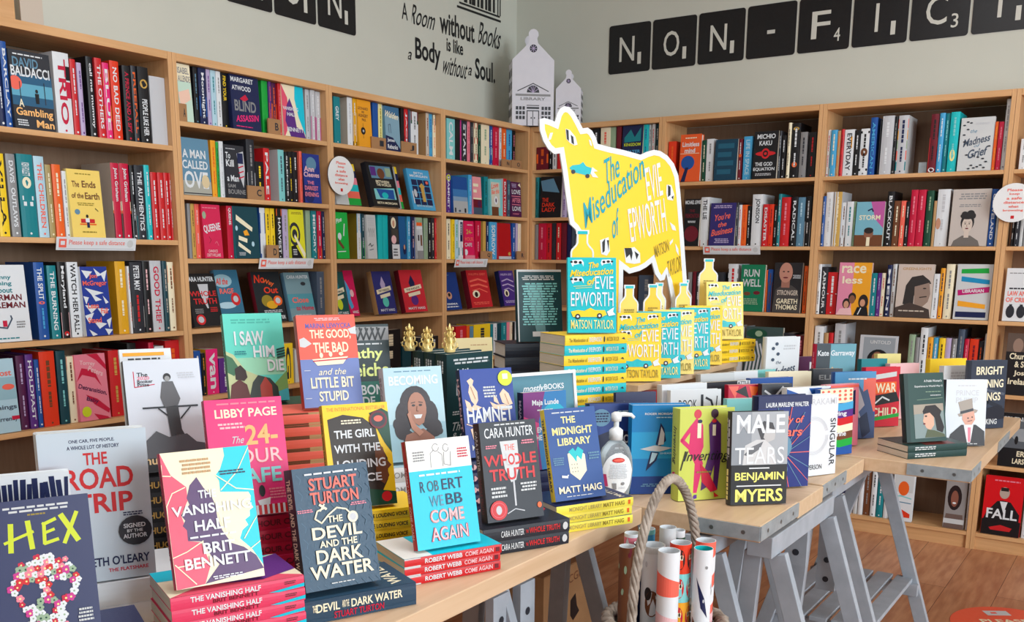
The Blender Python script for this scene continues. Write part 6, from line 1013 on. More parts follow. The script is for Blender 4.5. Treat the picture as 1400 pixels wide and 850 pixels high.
cow = [Z3(*p) for p in ((60,78),(82,72),(110,80),(132,90),(142,52),(156,28),(176,17),(200,23),(222,48),(244,88),(260,120),(284,117),(304,132),(320,160),(330,192),(380,206),(450,221),(530,243),(560,229),(592,220),(622,226),(655,248),(684,284),(705,340),(714,420),(722,520),(731,640),(738,740))]
zf = TZ + .001
rl = Z4(487, 200); cow += [rl, (rl[0]+.012, zf), (rl[0]-.085, zf), Z4(398, 330)]
cow += [Z4(*p) for p in ((372,200),(362,152),(350,190),(322,196),(294,155),(274,84),(240,112),(200,134),(135,152),(98,124))]
fl = Z4(97, 215); cow += [fl, (fl[0]-.0, zf), (fl[0]-.13, zf)]
cow += [Z3(*p) for p in ((235,740),(232,660),(236,606),(225,588),(202,566),(192,500),(184,440),(170,330),(155,236),(128,240),(100,216),(78,180),(62,130))]
MC = Matrix.Translation(CO) @ Matrix.Rotation(math.radians(CY), 4, 'Z')
MI = Matrix.Identity(4)
r = empty('cow_standee', MC, 'big yellow cardboard cow display with white border and turquoise title', 'cardboard cow')
q = MB(); q.prism(cow, 0, .006, print_mat(YEL), MI, print_mat('white'))
def rim(q, pts, d, y):
    ins = offset_poly(pts, d); n = len(pts)
    for i in range(n): q.poly([(p[0], y, p[1]) for p in (pts[i], pts[(i+1) % n], ins[(i+1) % n], ins[i])], print_mat('white'))
rim(q, cow, .017, -.0006)
def cow_art(cmds, lift):
    art(q, cmds, lambda x, y, l: (x, -l - lift, y), 1.0)
def cp(z, *pts): return [z(*p) for p in pts]
def cow_text(txt, z, a, b, h, col, opt=''):
    """text with its baseline from a to b (display coordinates), cap height point h above a"""
    A, B, H = Vector(z(*a)), Vector(z(*b)), Vector(z(*h)); ux = B - A; uy = H - A
    vs, fs = glyphs(txt, 'b' in opt)
    q.mesh([((A + ux*v[0] + uy*v[1]).x, -.0016, (A + ux*v[0] + uy*v[1]).y) for v in vs], fs, print_mat(col))
cow_text('The', Z3, (362,385), (432,345), (358,268), (10,160,176))
cow_text('Miseducation', Z3, (272,588), (548,345), (262,468), (10,160,176))
cow_text('of', Z3, (398,640), (428,612), (395,515), (10,160,176))
cow_text('EVIE', Z3, (562,460), (634,430), (546,308), 'white')
cow_text('EPWORTH', Z3, (485,652), (652,598), (468,495), 'white')
cow_text('MATSON', Z3, (597,722), (662,690), (590,668), 'olive')
cow_text('TAYLOR', Z3, (656,812), (720,782), (652,738), 'olive')
def patch(z, outline, spots):
    q.poly([(p[0], -.0012, p[1]) for p in cp(z, *outline)], print_mat('white'))
    for s_ in spots: q.poly([(p[0], -.0015, p[1]) for p in cp(z, *s_)], print_mat('black'))
patch(Z3, ((180,122),(200,128),(226,160),(236,196),(222,200),(200,188),(184,170)), (((182,124),(194,130),(196,180),(186,170)), ((204,150),(216,160),(220,196),(208,188))))
patch(Z3, ((340,640),(380,626),(386,690),(372,712),(346,704)), (((350,650),(364,632),(362,690),(352,700)), ((372,640),(382,640),(380,690))))
patch(Z3, ((452,680),(500,672),(526,700),(528,745),(500,750),(460,744)), (((454,676),(486,676),(492,700),(486,735),(478,706),(462,722)), ((500,690),(520,706),(510,730))))
patch(Z3, ((650,382),(672,384),(686,430),(680,456),(654,452),(648,420)), (((656,384),(668,392),(668,430),(656,440)), ((672,440),(682,432),(680,452))))
patch(Z3, ((108,142),(122,140),(112,172),(98,176)), ()); patch(Z3, ((288,172),(298,178),(304,204),(294,198)), ())
patch(Z3, ((664,556),(688,574),(694,596),(676,592)), ()); patch(Z3, ((690,655),(704,680),(706,712),(694,690)), ()); patch(Z3, ((664,650),(680,632),(678,648),(666,664)), ())
q.poly([(p[0], -.0012, p[1]) for p in cp(Z3, (198,304),(212,292),(246,288),(262,276),(276,296),(300,304),(304,326),(284,340),(216,324))], print_mat(TQ))
for c_ in ((216,322),(282,342)): q.poly([(p[0], -.0015, p[1]) for p in [Z3(c_[0]+10*math.cos(a*.5236), c_[1]+10*math.sin(a*.5236)) for a in range(12)]], print_mat('charcoal'))
q.poly([(p[0], -.0013, p[1]) for p in cp(Z3, (304,300),(330,320),(310,322),(332,350),(306,346),(296,330))], print_mat('white'))
q.build('cut_out', r)
q = MB(); q.mesh([(rl[0]-.05, .007, zf), (rl[0]-.05, .12, zf), (rl[0]-.05, .007, .95), (rl[0]-.046, .007, zf), (rl[0]-.046, .12, zf), (rl[0]-.046, .007, .95)], [(0,1,2),(5,4,3),(0,3,4,1),(1,4,5,2),(2,5,3,0)], WHITEPAPER); q.build('rear_strut', r)
def bottle_cut(M, w, h, col, label):
    r = empty('bottle_cutout', M, label, 'bottle cut-out', 'yellow bottle cut-outs')
    nw = .46*w
    s0, s1, s2 = h-.06, h-.034, h-.013
    out = [(-w/2,0),(w/2,0),(w/2,s0),(w*.46,s0+.008),(nw*.62,s1-.006),(nw*.52,s1),(nw*.52,s2),(nw*.6,s2+.002),(nw*.6,h-.001),(-nw*.6,h-.001),(-nw*.6,s2+.002),(-nw*.52,s2),(-nw*.52,s1),(-nw*.62,s1-.006),(-w*.46,s0+.008),(-w/2,s0)]
    q = MB(); q.prism(out, 0, .003, print_mat(col), MI, print_mat('white'))
    rim(q, out, .0045, -.0006)
    q.poly([(x, -.0012, z) for x, z in ((-nw*.45,s2+.001),(nw*.45,s2+.001),(nw*.45,h-.004),(-nw*.45,h-.004))], print_mat(TQ))
    art(q, [('n', .2, .27, .6, .05, 2, 'olive')], lambda x, y, l: ((x-.5)*w, -.0008-l, h*(1-y)), w/h)
    q.build('cut_out', r)
for i, (px, pt, w_, c) in enumerate(((857,389,.062,(248,214,90)), (889,388,.062,(246,200,30)), (905,386,.05,(250,236,170)), (930.5,386,.058,(248,216,100)), (944,382,.052,(244,200,20)))):
    P = along(Vector((1.715, 0, RZ)), Vector((0, 1, 0)), px)
    P.x += (0, .0, -.02, 0, -.012)[i]
    bottle_cut(frame(P.x - (.02 if i == 4 else 0), P.y, RZ + .0005, 45), w_, height_at(P, pt), c, f'{ORD[i]} yellow bottle cut-out from the left in the row behind the books')
u, nn = U(38)
P = Vector((1.787, -1.645, 0)) + u*.03 - nn*.09; P.z = z11
P0_ = Vector((1.787, -1.645, z11)) + u*.025 - nn*.1
bottle_cut(frame(P0_.x, P0_.y, z11 + .0005, 38), .068, height_at(P0_, 353), (248,222,120), 'tall bottle cut-out at the right end of the cow display')
P0_ = Vector((1.785, -2.583, ze)) + u*.048 - nn*.1
bottle_cut(frame(P0_.x, P0_.y, ze + .0005, 38), .064, height_at(P0_, 314), (250,214,60), 'bottle cut-out behind the turquoise book on the tall pile')

# ------------------------------------------------------------------ right-hand tables
SHE = [('r',0,0,1,1,(26,128,190)), ('r',0,.8,1,.2,(24,60,130)), ('r',0,.3,1,.3,(40,156,208)), T_('ROGER MORGAN-GREN',.22,.085,.7,.025,'white'), N_(.4,.13,.4,.02,1,'paleblue'), ('p',[(.5,.2),(.56,.26),(.6,.4),(.5,.46),(.42,.44)],'navy'), ('p',[(.51,.24),(.57,.32),(.56,.44),(.46,.45)],'palegrey'), ('p',[(.15,.49),(.4,.45),(.72,.48),(.5,.52),(.3,.51)],'palegrey'), ('p',[(.34,.52),(.48,.53),(.44,.62),(.26,.74),(.3,.62)],'navy'), ('p',[(.36,.53),(.46,.54),(.4,.62),(.32,.66)],'paleblue'), T_('SHEARWATER',.5,.53,.45,.02,'paleblue'), N_(.15,.88,.75,.04,2,'steelblue')]
stand('blue hardback with a diving seabird beside the soap bottle', 2.04, -2.70, TZ, 40, 1, .144, .222, .04, (26,128,190), front=SHE, hard=True, back='orange')
def sq_(k):
    f = lambda x: .03 + (x - .14) * .86
    if k[0] == 'p': return ('p', [(f(x), y) for x, y in k[1]], k[2])
    if k[0] == 'l': return ('l', [(f(x), y) for x, y in k[1]], k[2], k[3])
    if k[0] == 'e': return ('e', f(k[1]), k[2], k[3]*.86, k[4], k[5])
    return k
INV = [sq_(k) for k in [('r',0,0,1,1,(200,208,86)), ('p',[(.34,.18),(.46,.1),(.6,.18),(.62,.42),(.56,.5),(.62,.6),(.5,.92),(.42,.92),(.44,.6),(.3,.46)],(214,32,100)), ('l',[(.36,.2),(.16,.34),(.36,.44)],.07,(214,32,100)), ('e',.48,.06,.08,.05,(206,50,70)), ('p',[(.48,.16),(.56,.16),(.56,.32),(.48,.32)],'cream'), ('e',.53,.14,.05,.02,'navy'), ('p',[(.72,.18),(.84,.1),(.98,.18),(1,.5),(.94,.9),(.84,.92),(.86,.62),(.72,.86),(.58,.9),(.6,.78),(.76,.46)],(84,34,104)), ('p',[(.56,.6),(.74,.7),(.9,.86),(.94,.9),(.8,.92),(.6,.8)],(206,20,60)), ('p',[(.44,.94),(.5,.94),(.5,.98),(.4,.99)],(84,34,140)), ('p',[(.86,.92),(.98,.97),(.88,.98)],'red'), ('e',.84,.06,.08,.05,(60,30,50)), ('p',[(.8,.18),(.87,.18),(.87,.3),(.8,.3)],'cream'), ('e',.83,.14,.05,.02,'red'), T_('Inventing',.1,.46,.8,.14,'black','is'), N_(.3,.68,.3,.03,1,'olive'), ('l',[(.14,.66),(.24,.46)],.02,'black')]]
stand('lime hardback with two suited figures in pink and purple', 2.168, -2.70, TZ, 50, 2, .144, .223, .04, (200,208,86), front=INV, hard=True, spine_art=[T_('Inventing',.2,.25,.4,.5,'charcoal','s'), ('e',.75,.5,.06,.3,(214,32,100))], back='amber')
MT = [('r',0,0,1,.57,(168,172,178)), ('r',0,.0,.35,.57,(140,146,154)), ('p',[(.2,.57),(.24,.36),(.44,.3),(.6,.3),(.76,.4),(.8,.57)],(206,206,208)), ('p',[(.45,.18),(.56,.1),(.72,.12),(.78,.22),(.7,.3),(.52,.3)],(60,58,62)), ('p',[(.6,.17),(.78,.2),(.76,.3),(.64,.33),(.56,.28)],(190,188,188)), ('p',[(.22,.46),(.34,.38),(.56,.32),(.5,.4),(.3,.48)],(100,102,108)), T_('MALE',.08,.03,.86,.2,'white'), T_('TEARS',.06,.38,.88,.18,'white',''), ('r',0,.57,1,.43,'black'), ('r',.32,.6,.36,.012,'white'), T_('BENJAMIN',.07,.65,.88,.11,(244,238,120)), ('r',.1,.79,.8,.012,'white'), T_('MYERS',.08,.83,.85,.14,(244,238,120))]
stand('grey photo hardback with yellow capitals on black, front board corner', 2.286, -2.665, TZ, 43, 4, .14, .221, .028, 'black', front=MT, hard=True, spine='charcoal', spine_art=[N_(.05,.2,.5,.6,2,'palegrey'), N_(.6,.2,.35,.6,1,'paleyellow')])
LMW = [('r',0,0,1,1,(26,44,120))] + [('l',[(.5+.12*math.cos(a*.349),.62+.08*math.sin(a*.349)),(.5+.75*math.cos(a*.349),.62+.5*math.sin(a*.349))],.012,'steelblue' if a % 2 else 'salmon') for a in range(18)] + [('p',[(0,0),(1,0),(1,.1),(0,.14)],(22,32,84)), T_('LAURA MARLENE WALTER',.14,.07,.8,.05,'white'), T_('Body of',.3,.22,.55,.1,'salmon','bi'), T_('Stars',.34,.34,.5,.1,'salmon','bi'), ('e',.45,.55,.2,.14,'steelblue'), ('e',.45,.8,.14,.08,'steelblue')]
stand('dark blue hardback with rays behind the yellow-lettered photo book', 2.276, -2.47, TZ, 50, 2, .153, .236, .03, 'navy', front=LMW, hard=True)
SNG = [('r',0,0,1,1,'white'), T_('MURAKAMI',.1,.04,.86,.08,'silver','')] + [('l', [(p[0],p[1]) for p in ell(.42,.5,.3+.02*k,.2+.012*k,24)], .006, 'silver') for k in range(4)] + [T_('FIRST PERSON',.05,.86,.6,.06,'charcoal',''), T_('SINGULAR',.44,.55,.9,.085,'charcoal','',-90)]
stand('white hardback with faint ring circles and vertical title', 2.318, -2.285, TZ, 60, 2, .144, .218, .03, 'white', front=SNG, hard=True)
stand('book of striped landscape bands in blue, red, brown and green', 2.286, -1.96, TZ, 60, 3, .129, .198, .022, 'blue', front=[('r',0,0,1,.22,'cream')] + [('e',.08+.17*(i % 6),.04+.06*(i//6),.04,.02,'salmon') for i in range(18)] + [('p',[(0,.22+.11*k),(.3,.19+.11*k),(.6,.23+.11*k),(1,.2+.11*k),(1,.34+.11*k),(0,.36+.11*k)],c) for k, c in enumerate(('sky','purple','red','cream','brown','green','blue'))] + [T_('Living',.3,.34,.5,.09,'white'), T_('Marine',.3,.64,.5,.08,'white')])
zp = stack('dark green pile beneath the woman-in-profile cover', 2, 2.497, -1.82, TZ, 50, .14, .21, .0195, (34,64,62), 'dark green books beneath the woman-in-profile cover', [N_(.08,.2,.4,.6,2,'palegrey')], shift=-.004, fwd=.02, top=[('p',[(0,.3),(1,.4),(1,.9),(0,.8)],(110,40,36))])
POL = [('r',0,0,1,1,(38,70,66)), ('r',0,0,.1,1,(28,54,52)), T_('A Polish Woman\u2019s',.5,.1,.45,.035,'palegrey'), T_('Experience in World War II',.26,.18,.7,.035,'palegrey'), N_(.5,.27,.44,.015,1,'sage'), N_(.64,.32,.3,.02,1,'palegrey'), ('l',[(.3,.39),(.95,.37)],.006,'sage'), ('p',[(.2,.46),(.95,.45),(.97,.94),(.21,.95)],(130,146,146)), ('p',[(.2,.46),(.95,.45),(.95,.56),(.2,.6)],(160,150,136)), ('p',[(.42,.7),(.46,.6),(.56,.54),(.7,.6),(.7,.76),(.6,.84),(.5,.8)],(214,170,146)), ('p',[(.42,.56),(.5,.48),(.75,.47),(.9,.56),(.86,.62),(.95,.8),(.9,.88),(.76,.84),(.72,.66),(.6,.58),(.44,.6)],(36,28,30)), ('p',[(.45,.94),(.52,.82),(.7,.84),(.95,.9),(.96,.94)],(84,92,66)), ('e',.5,.63,.03,.012,'hair'), ('e',.45,.74,.03,.012,'maroon')]
stand('dark green book with a painted woman in profile wearing a beret', 2.5, -1.81, zp, 50, 12, .14, .205, .02, (38,70,66), front=POL, spine=(26,48,48))
PHI = [('r',0,0,1,1,(214,222,232)), N_(.25,.08,.5,.03,1,'silver'), T_('PRINCE',.25,.16,.56,.08,'silver',''), T_('PHILIP',.25,.27,.54,.08,'silver',''), ('p',[(.3,.34),(.64,.28),(.68,.44),(.8,.46),(.76,.5),(.34,.56),(.3,.52),(.38,.5)],(160,150,140)), ('p',[(.36,.48),(.68,.43),(.69,.47),(.37,.52)],'charcoal'), ('p',[(.42,.52),(.7,.47),(.74,.6),(.66,.68),(.5,.68),(.42,.6)],(214,160,140)), ('p',[(.05,1),(.14,.82),(.4,.68),(.76,.68),(.98,.78),(1,1)],(40,38,44)), ('p',[(.46,.68),(.7,.68),(.64,.95),(.56,.95)],'white'), ('p',[(.56,.72),(.64,.72),(.64,.94),(.58,.94)],'pink'), ('e',.56,.58,.02,.01,'hair'), ('e',.66,.565,.02,.01,'hair'), ('l',[(.55,.63),(.66,.615)],.015,'maroon'), N_(.1,.96,.8,.02,1,'palegrey')]
stand('pale blue book with a man in a grey top hat', 2.562, -1.566, TZ, 38, 6, .132, .208, .022, (214,222,232), front=PHI, hard=True, spine='charcoal')
BRT = [('r',0,0,1,1,(46,54,72)), ('l',[(.1,.9),(.5,.6),(.9,.7)],.1,(30,36,50)), ('l',[(.05,.5),(.4,.42),(.95,.5)],.06,(80,88,104)), T_('BRIGHT',.14,.09,.76,.12,'cream'), T_('BURNING',.1,.28,.82,.12,'cream'), T_('THINGS',.16,.47,.7,.12,'cream'), ('p',[(.5,.7),(.8,.66),(1,.72),(1,.86),(.5,.9)],(24,26,40)), T_('LISA KING',.2,.86,.6,.08,'palegrey')]
stand('dark slate book with cream capitals at the far right table corner', 2.57, -1.18, TZ, 48, 3, .144, .236, .03, 'slate', front=BRT, hard=True)
# browsing rows: only their upper edges show over the books before them
RED = [('r',0,0,1,1,(206,26,50)), ('p',[(.1,.14),(.9,.08),(.9,.16),(.1,.22)],'palegrey'), ('r',.1,.25,.8,.2,'orange'), T_('WAR',.3,.27,.6,.16,'cream'), ('p',[(0,.5),(.9,.42),(1,.58),(.1,.66)],'black'), ('l',[(.3,.6),(.5,.5),(.7,.56)],.04,'white'), T_('CHILD',.2,.68,.75,.14,'cream'), ('p',[(0,.86),(1,.78),(1,.84),(0,.92)],'green')]
def browse(TL, TR, zt, yaw, cover, label, front=None, t=.025, z=TZ, lean=4, hard=False, back=None, w=None, spine=None):
    A = at_z(*TL, zt); B = at_z(*TR, zt)
    w = w or min(.16, max(.1, (B - A).length)); h = (zt - z) / math.cos(math.radians(lean)); u, nn = U(yaw)
    b = A + nn*(h*math.sin(math.radians(lean)))
    return stand(label, b.x, b.y, z, yaw, lean, w, h - t*math.sin(math.radians(lean)) - .001, t, cover, front=front, hard=hard, back=back, spine=spine, group=None)
browse((806,552),(886,546),.965,46,'navy','navy hardback with round blue stamp standing behind the soap bottle',[('r',0,0,1,.5,(30,60,130)), ('e',.2,.16,.16,.1,'steelblue'), N_(.06,.1,.28,.12,4,'navy'), N_(.45,.08,.5,.05,2,'paleblue'), ('p',[(.0,.4),(.4,.3),(1,.36),(1,1),(0,1)],(22,28,60)), T_('ROUTH',.5,.36,.45,.1,'palegrey'), N_(.4,.5,.5,.04,1,'palegrey')], t=.04, hard=True, w=.153)
browse((842,536.5),(911,533),.972,50,'navy','plain navy book standing behind the seabird hardback',[('l',[(.2,.1),(.5,.3)],.02,'slate'), ('e',.75,.3,.14,.14,'steelblue')], hard=True, w=.115, t=.016)
browse((917,533.5),(995,529.5),.95,50,'white','white book with drawn hand tools along its top',[T_('BOOK',.16,.14,.36,.13,'charcoal','')] + [('l',[(.62,.08),(.62,.26)],.05,'charcoal'), ('l',[(.7,.12),(.8,.16),(.84,.26)],.04,'charcoal'), ('l',[(.92,.1),(.9,.26)],.02,'charcoal')], hard=True)
browse((994,545),(1045,544),.935,46,'aqua','pale aqua book behind the photo book with yellow capitals')
browse((996,526),(1040,524),.95,48,'crimson','red and black patterned book in the middle browsing row',[('p',[(0,.02),(.3,.02),(.2,.2)],'salmon'), ('p',[(.2,.1),(.5,.02),(.6,.2)],'black'), ('p',[(.6,.02),(.9,.04),(.7,.24)],'orange')])
browse((1042,524.5),(1076,523),.955,48,'charcoal','black and white patterned book in the middle browsing row',[('l',[(.1,.1),(.4,.2),(.7,.05)],.06,'silver'), ('l',[(.2,.24),(.6,.22)],.05,'pink')])
browse((1076,530),(1130,526),.95,55,'white','white book with blue angular shapes behind the ray-patterned hardback',[('p',[(0,.02),(.3,.1),(.1,.25),(0,.2)],'blue'), ('p',[(.5,.02),(.8,.02),(.6,.16)],'blue'), ('p',[(.8,.1),(1,.02),(1,.3)],'blue')])
browse((1026,517),(1095,513.5),.95,54,'blue','plain royal blue book in the back browsing row')
browse((905,526),(967,521.5),.962,60,'white','white book in the back browsing row left of the black one', back='red')
browse((967,522.5),(1025,518),.95,58,'charcoal','black book with small white tab in the back browsing row',[('r',.7,.0,.3,.06,'white'), T_('ATTLE',.7,.01,.28,.05,'charcoal')])
browse((958,511.5),(1000,508),.963,62,'palegrey','pale grey book behind the row of black and white books')
browse((1003,508),(1029,505),.955,62,'white','white book between pale grey and pale turquoise ones')
browse((1030,506),(1050,504),.95,62,'aqua','pale turquoise book edge in the back browsing row', w=.1)
browse((1051,508),(1110,507),.95,46,'cream','cream book with loose page edges in the back browsing row', hard=True)
browse((1112,504),(1140,503.5),.955,46,'charcoal','dark grey book left of the blue mountain cover',[T_('ELLE',.2,.1,.7,.08,'grey')], w=.11)
MTN = [('r',0,0,1,.3,(80,150,200)), ('r',.7,.1,.3,.5,'salmon'), N_(.3,.09,.5,.04,1,'white'), ('p',[(.1,.6),(.3,.4),(.55,.16),(.7,.3),(.8,.26),(1,.7),(1,1),(0,1),(0,.7)],(60,80,124)), ('p',[(.4,.36),(.55,.18),(.66,.36),(.74,.5),(.6,.6),(.7,.76),(.5,.6)],(176,170,178)), ('p',[(.2,.6),(.4,.8),(.3,1),(.1,.9)],(34,48,84)), ('p',[(.6,.7),(.8,.6),(.9,.9),(.7,1)],(24,36,70))]
browse((1142,508.5),(1208.8,506.6),.965,48,'blue','blue cover with a rocky mountain and salmon sky',MTN, hard=True, w=.15)
browse((1130,526),(1176,521),.942,58,'pink','pink and navy bordered book behind the striped landscape book',[('p',[(.1,.1),(.5,.2),(.9,.1),(.9,.5),(.1,.5)],'navy'), ('r',.0,.02,1,.04,'salmon')], w=.13)
browse((1184,502),(1238,500),.955,50,'crimson','red book with tilted cream capitals beside the dark green one',RED, w=.14, hard=True)
browse((1217,497),(1262,493),.95,52,'palepink','pale pink book edge behind the dark green profile cover', w=.13)
browse((1272,490.5),(1322,488),.965,50,'yellow','plain yellow book behind the top-hat book')
browse((1291,500),(1326,498.5),.955,48,'white','white book with fine print behind the top-hat book',[N_(.2,.1,.7,.3,6,'silver')], w=.11)
browse((1178,490.5),(1212,489),.965,50,'teal','teal book right of the blonde-portrait book', w=.11)
browse((1200,483.5),(1222,483),.962,45,'paleyellow','pale yellow book edge behind the teal book', w=.1)
browse((1089,487.5),(1130,485),.96,55,'plum','purple book with crimson spine left of the blonde-portrait book',[('r',.5,.1,.1,.14,'white'), ('r',.66,.1,.08,.14,'white')], spine='crimson', w=.12)
browse((846,540),(880,531),.915,60,'tan','tan book behind the plain navy book, below the cow display', w=.13)
browse((878,534),(905,527),.915,60,'red','red book edge below the cow display', w=.11)
P = at_z(1117.4, 470.3, 1.03); u, nn = U(47)
zk = stack('red-spined pile beneath the blonde-portrait cover', 4, P.x, P.y, TZ, 47, .15, .22, .026, 'teal', 'red-spined books beneath the blonde-portrait cover', spine='crimson', hard=True)
stand('teal-grey book with a blonde woman and white serif name', P.x, P.y, zk, 47, 0, .153, 1.03-zk-.001, .03, 'slate', front=[('r',0,0,.35,1,(60,70,78)), ('r',.35,0,.65,1,(104,160,176)), T_('Kate Garraway',.03,.12,.94,.14,'white'), ('p',[(.2,1),(.3,.6),(.42,.44),(.56,.6),(.66,1)],(214,180,130)), ('e',.43,.8,.13,.2,(226,180,160)), N_(.68,.55,.24,.3,5,'palegrey')], spine='crimson', spine_art=[N_(.1,.3,.6,.4,1,'pink')], hard=True)
P = at_z(1049, 461, 1.055); u, nn = U(56)
zk = stack('pale pile beneath the white leaf-strewn cover', 4, P.x, P.y, TZ, 56, .10, .15, .0285, 'palegrey', 'pale books beneath the white leaf-strewn cover', hard=True)
stand('white book strewn with dark leaves standing before the right bookcases', P.x, P.y, zk, 56, 0, .14, 1.055-zk-.001, .024, 'white', hard=True, front=[N_(.5,.14,.4,.1,2,'silver'), T_('the',.3,.42,.16,.06,'slate','s'), T_('Madness',.2,.52,.7,.16,'slate','bs',12), T_('Grief',.3,.74,.5,.14,'slate','bs',12)] + [('e',x,y,.05,.03,'slate') for x, y in ((.2,.2),(.3,.12),(.35,.3),(.2,.4),(.15,.6),(.25,.8),(.4,.9),(.6,.92),(.8,.7),(.1,.9))])
# soap bottle
BC = Vector((2.03, -2.765, TZ))
r = empty('soap_bottle', frame(BC.x, BC.y, TZ + .0008, 45), 'clear plastic soap pump bottle with white label beside the blue box-cover book', 'soap bottle')
CLEAR = bpy.data.materials.new('clear_plastic'); CLEAR.use_nodes = True
nt = CLEAR.node_tree; bs = nt.nodes['Principled BSDF']; bs.inputs['Base Color'].default_value = (.86, .9, .92, 1); bs.inputs['Roughness'].default_value = .08
tr = nt.nodes.new('ShaderNodeBsdfTransparent'); mxs = nt.nodes.new('ShaderNodeMixShader'); fr = nt.nodes.new('ShaderNodeFresnel'); fr.inputs['IOR'].default_value = 1.6
rp = nt.nodes.new('ShaderNodeMapRange'); rp.inputs['To Min'].default_value = .16; rp.inputs['To Max'].default_value = 1.0
tr.inputs['Color'].default_value = (.93, .96, .97, 1)
nt.links.new(fr.outputs['Fac'], rp.inputs['Value']); nt.links.new(rp.outputs['Result'], mxs.inputs['Fac'])
nt.links.new(tr.outputs['BSDF'], mxs.inputs[1]); nt.links.new(bs.outputs['BSDF'], mxs.inputs[2]); nt.links.new(mxs.outputs['Shader'], nt.nodes['Material Output'].inputs['Surface'])
nz = nt.nodes.new('ShaderNodeTexNoise'); nz.inputs['Scale'].default_value = 8
bm_ = nt.nodes.new('ShaderNodeBump'); bm_.inputs['Strength'].default_value = .05; nt.links.new(nz.outputs['Fac'], bm_.inputs['Height']); nt.links.new(bm_.outputs['Normal'], bs.inputs['Normal'])
q = MB(); prof = [(.03, 0), (.034, .004), (.041, .04), (.044, .075), (.041, .105), (.033, .128), (.02, .142), (.0135, .147), (.0135, .152)]
q.lathe(prof, CLEAR, 32, .62); q.build('bottle_body', r)
q = MB(); n_ = 14
def bsurf(a, z):
    rr_ = [p for p in prof]; 
    for (r0, z0), (r1, z1_) in zip(prof, prof[1:]):
        if z0 <= z <= z1_: R_ = r0 + (r1-r0)*(z-z0)/max(1e-6, z1_-z0); break
    return Vector((R_*math.cos(a)*1.012, -.62*R_*abs(math.sin(a))*1.012 - .0012, z))
def lab_pt(x, y, l):
    z = .018 + .1*(1-y); wv = math.sqrt(max(.02, 1 - ((y-.52)/.53)**2)); a = PI/2 + (.5-x)*2.0*wv
    a = -a; p = bsurf(a, z); p.y -= l; return p
grid = [[lab_pt(i/n_, j/n_, 0) for i in range(n_+1)] for j in range(n_+1)]
vs = [p for rw in grid for p in rw]; fs = [(j*(n_+1)+i, (j+1)*(n_+1)+i, (j+1)*(n_+1)+i+1, j*(n_+1)+i+1) for i in range(n_) for j in range(n_)]
q.mesh(vs, fs, WHITEPAPER, True)
art(q, [('e',.5,.16,.26,.06,'red'), ('e',.5,.16,.2,.035,'salmon'), N_(.2,.26,.6,.36,9,'silver'), ('r',.0,.5,.14,.3,(190,60,110)), ('r',.3,.72,.14,.16,'grey'), ('e',.66,.74,.06,.04,'grey'), N_(.5,.82,.3,.05,2,'silver')], lab_pt, .75, base=.0012)
q.build('label', r)
PW = surf('white_plastic', (238,240,242), .3, noise=(20, (230,232,236), .3))
q = MB(); q.lathe([(.0165, .1475), (.0165, .17), (.012, .174), (.0065, .178), (.0065, .192)], PW, 20); q.build('collar', r)
q = MB(); q.lathe([(.0115, .1922), (.0125, .2), (.0125, .21), (.006, .214)], PW, 20); q.tube([(0, 0, .207), (.02, 0, .208), (.036, 0, .206), (.044, 0, .199)], lambda t: .0062-.002*t, PW, 10); q.build('pump_head', r)

# ------------------------------------------------------------------ basket with wrapping-paper rolls
BX, BY, BZ = 2.275, -2.985, .545
WICK = surf('grey_wicker', (176,164,152), .65, noise=(40, (120,106,94), .8), bump=(90, .3))
r = empty('wicker_basket', Matrix.Translation((BX, BY, 0.0005)), 'tall grey wicker basket with a hooped handle holding paper rolls', 'basket')
q = MB()
for k in range(35):
    z = .012 + k*.0153; R_ = .117 + .006*(z/BZ); pts = []
    for i in range(48):
        a = 2*PI*i/48; w_ = .0035*math.sin(12*a + (PI if k % 2 else 0)); pts.append(((R_+w_)*math.cos(a), (R_+w_)*math.sin(a), z))
    q.tube(pts, .0078, WICK, 6, True)
q.build('woven_side', r)
q = MB(); q.lathe([(.0, .004), (.112, .004), (.112, .012), (0, .012)], WICK, 24, caps=False); q.build('base', r)
q = MB()
for s_ in range(3):
    q.tube([((.123)*math.cos(2*PI*i/60) + .009*math.cos(2*PI*i/60)*math.cos(14*2*PI*i/60 + s_*2.094), (.123)*math.sin(2*PI*i/60) + .009*math.sin(2*PI*i/60)*math.cos(14*2*PI*i/60 + s_*2.094), BZ + .012 + .009*math.sin(14*2*PI*i/60 + s_*2.094)) for i in range(60)], .0075, WICK, 6, True)
q.build('rim', r)
q = MB(); vd_ = Vector((BX-CAM.x, BY-CAM.y, 0)).normalized(); hd = Vector((vd_.y, -vd_.x, 0))*.55 + vd_*.835; hh = .345
for s_ in range(5):
    pts = []
    for i in range(65):
        t = i/64; a = PI*t; rad = .088 + .036*abs(math.cos(a))**.6
        c = Vector((hd.x*rad*math.cos(PI-a), hd.y*rad*math.cos(PI-a), BZ - .02 + (hh)*math.sin(a)**.75))
        nrm = (hd*math.cos(PI-a) + Vector((0,0,1))*math.sin(a)).normalized(); bn = Vector((-hd.y, hd.x, 0)); ph = 9*PI*2*t + s_*2*PI/5
        pts.append(c + nrm*(.0065*math.cos(ph)) + bn*(.0065*math.sin(ph)))
    q.tube(pts, .0048, WICK, 6)
q.build('handle', r)
VD = Vector((BX - CAM.x, BY - CAM.y, 0)).normalized(); VR = Vector((VD.y, -VD.x, 0))
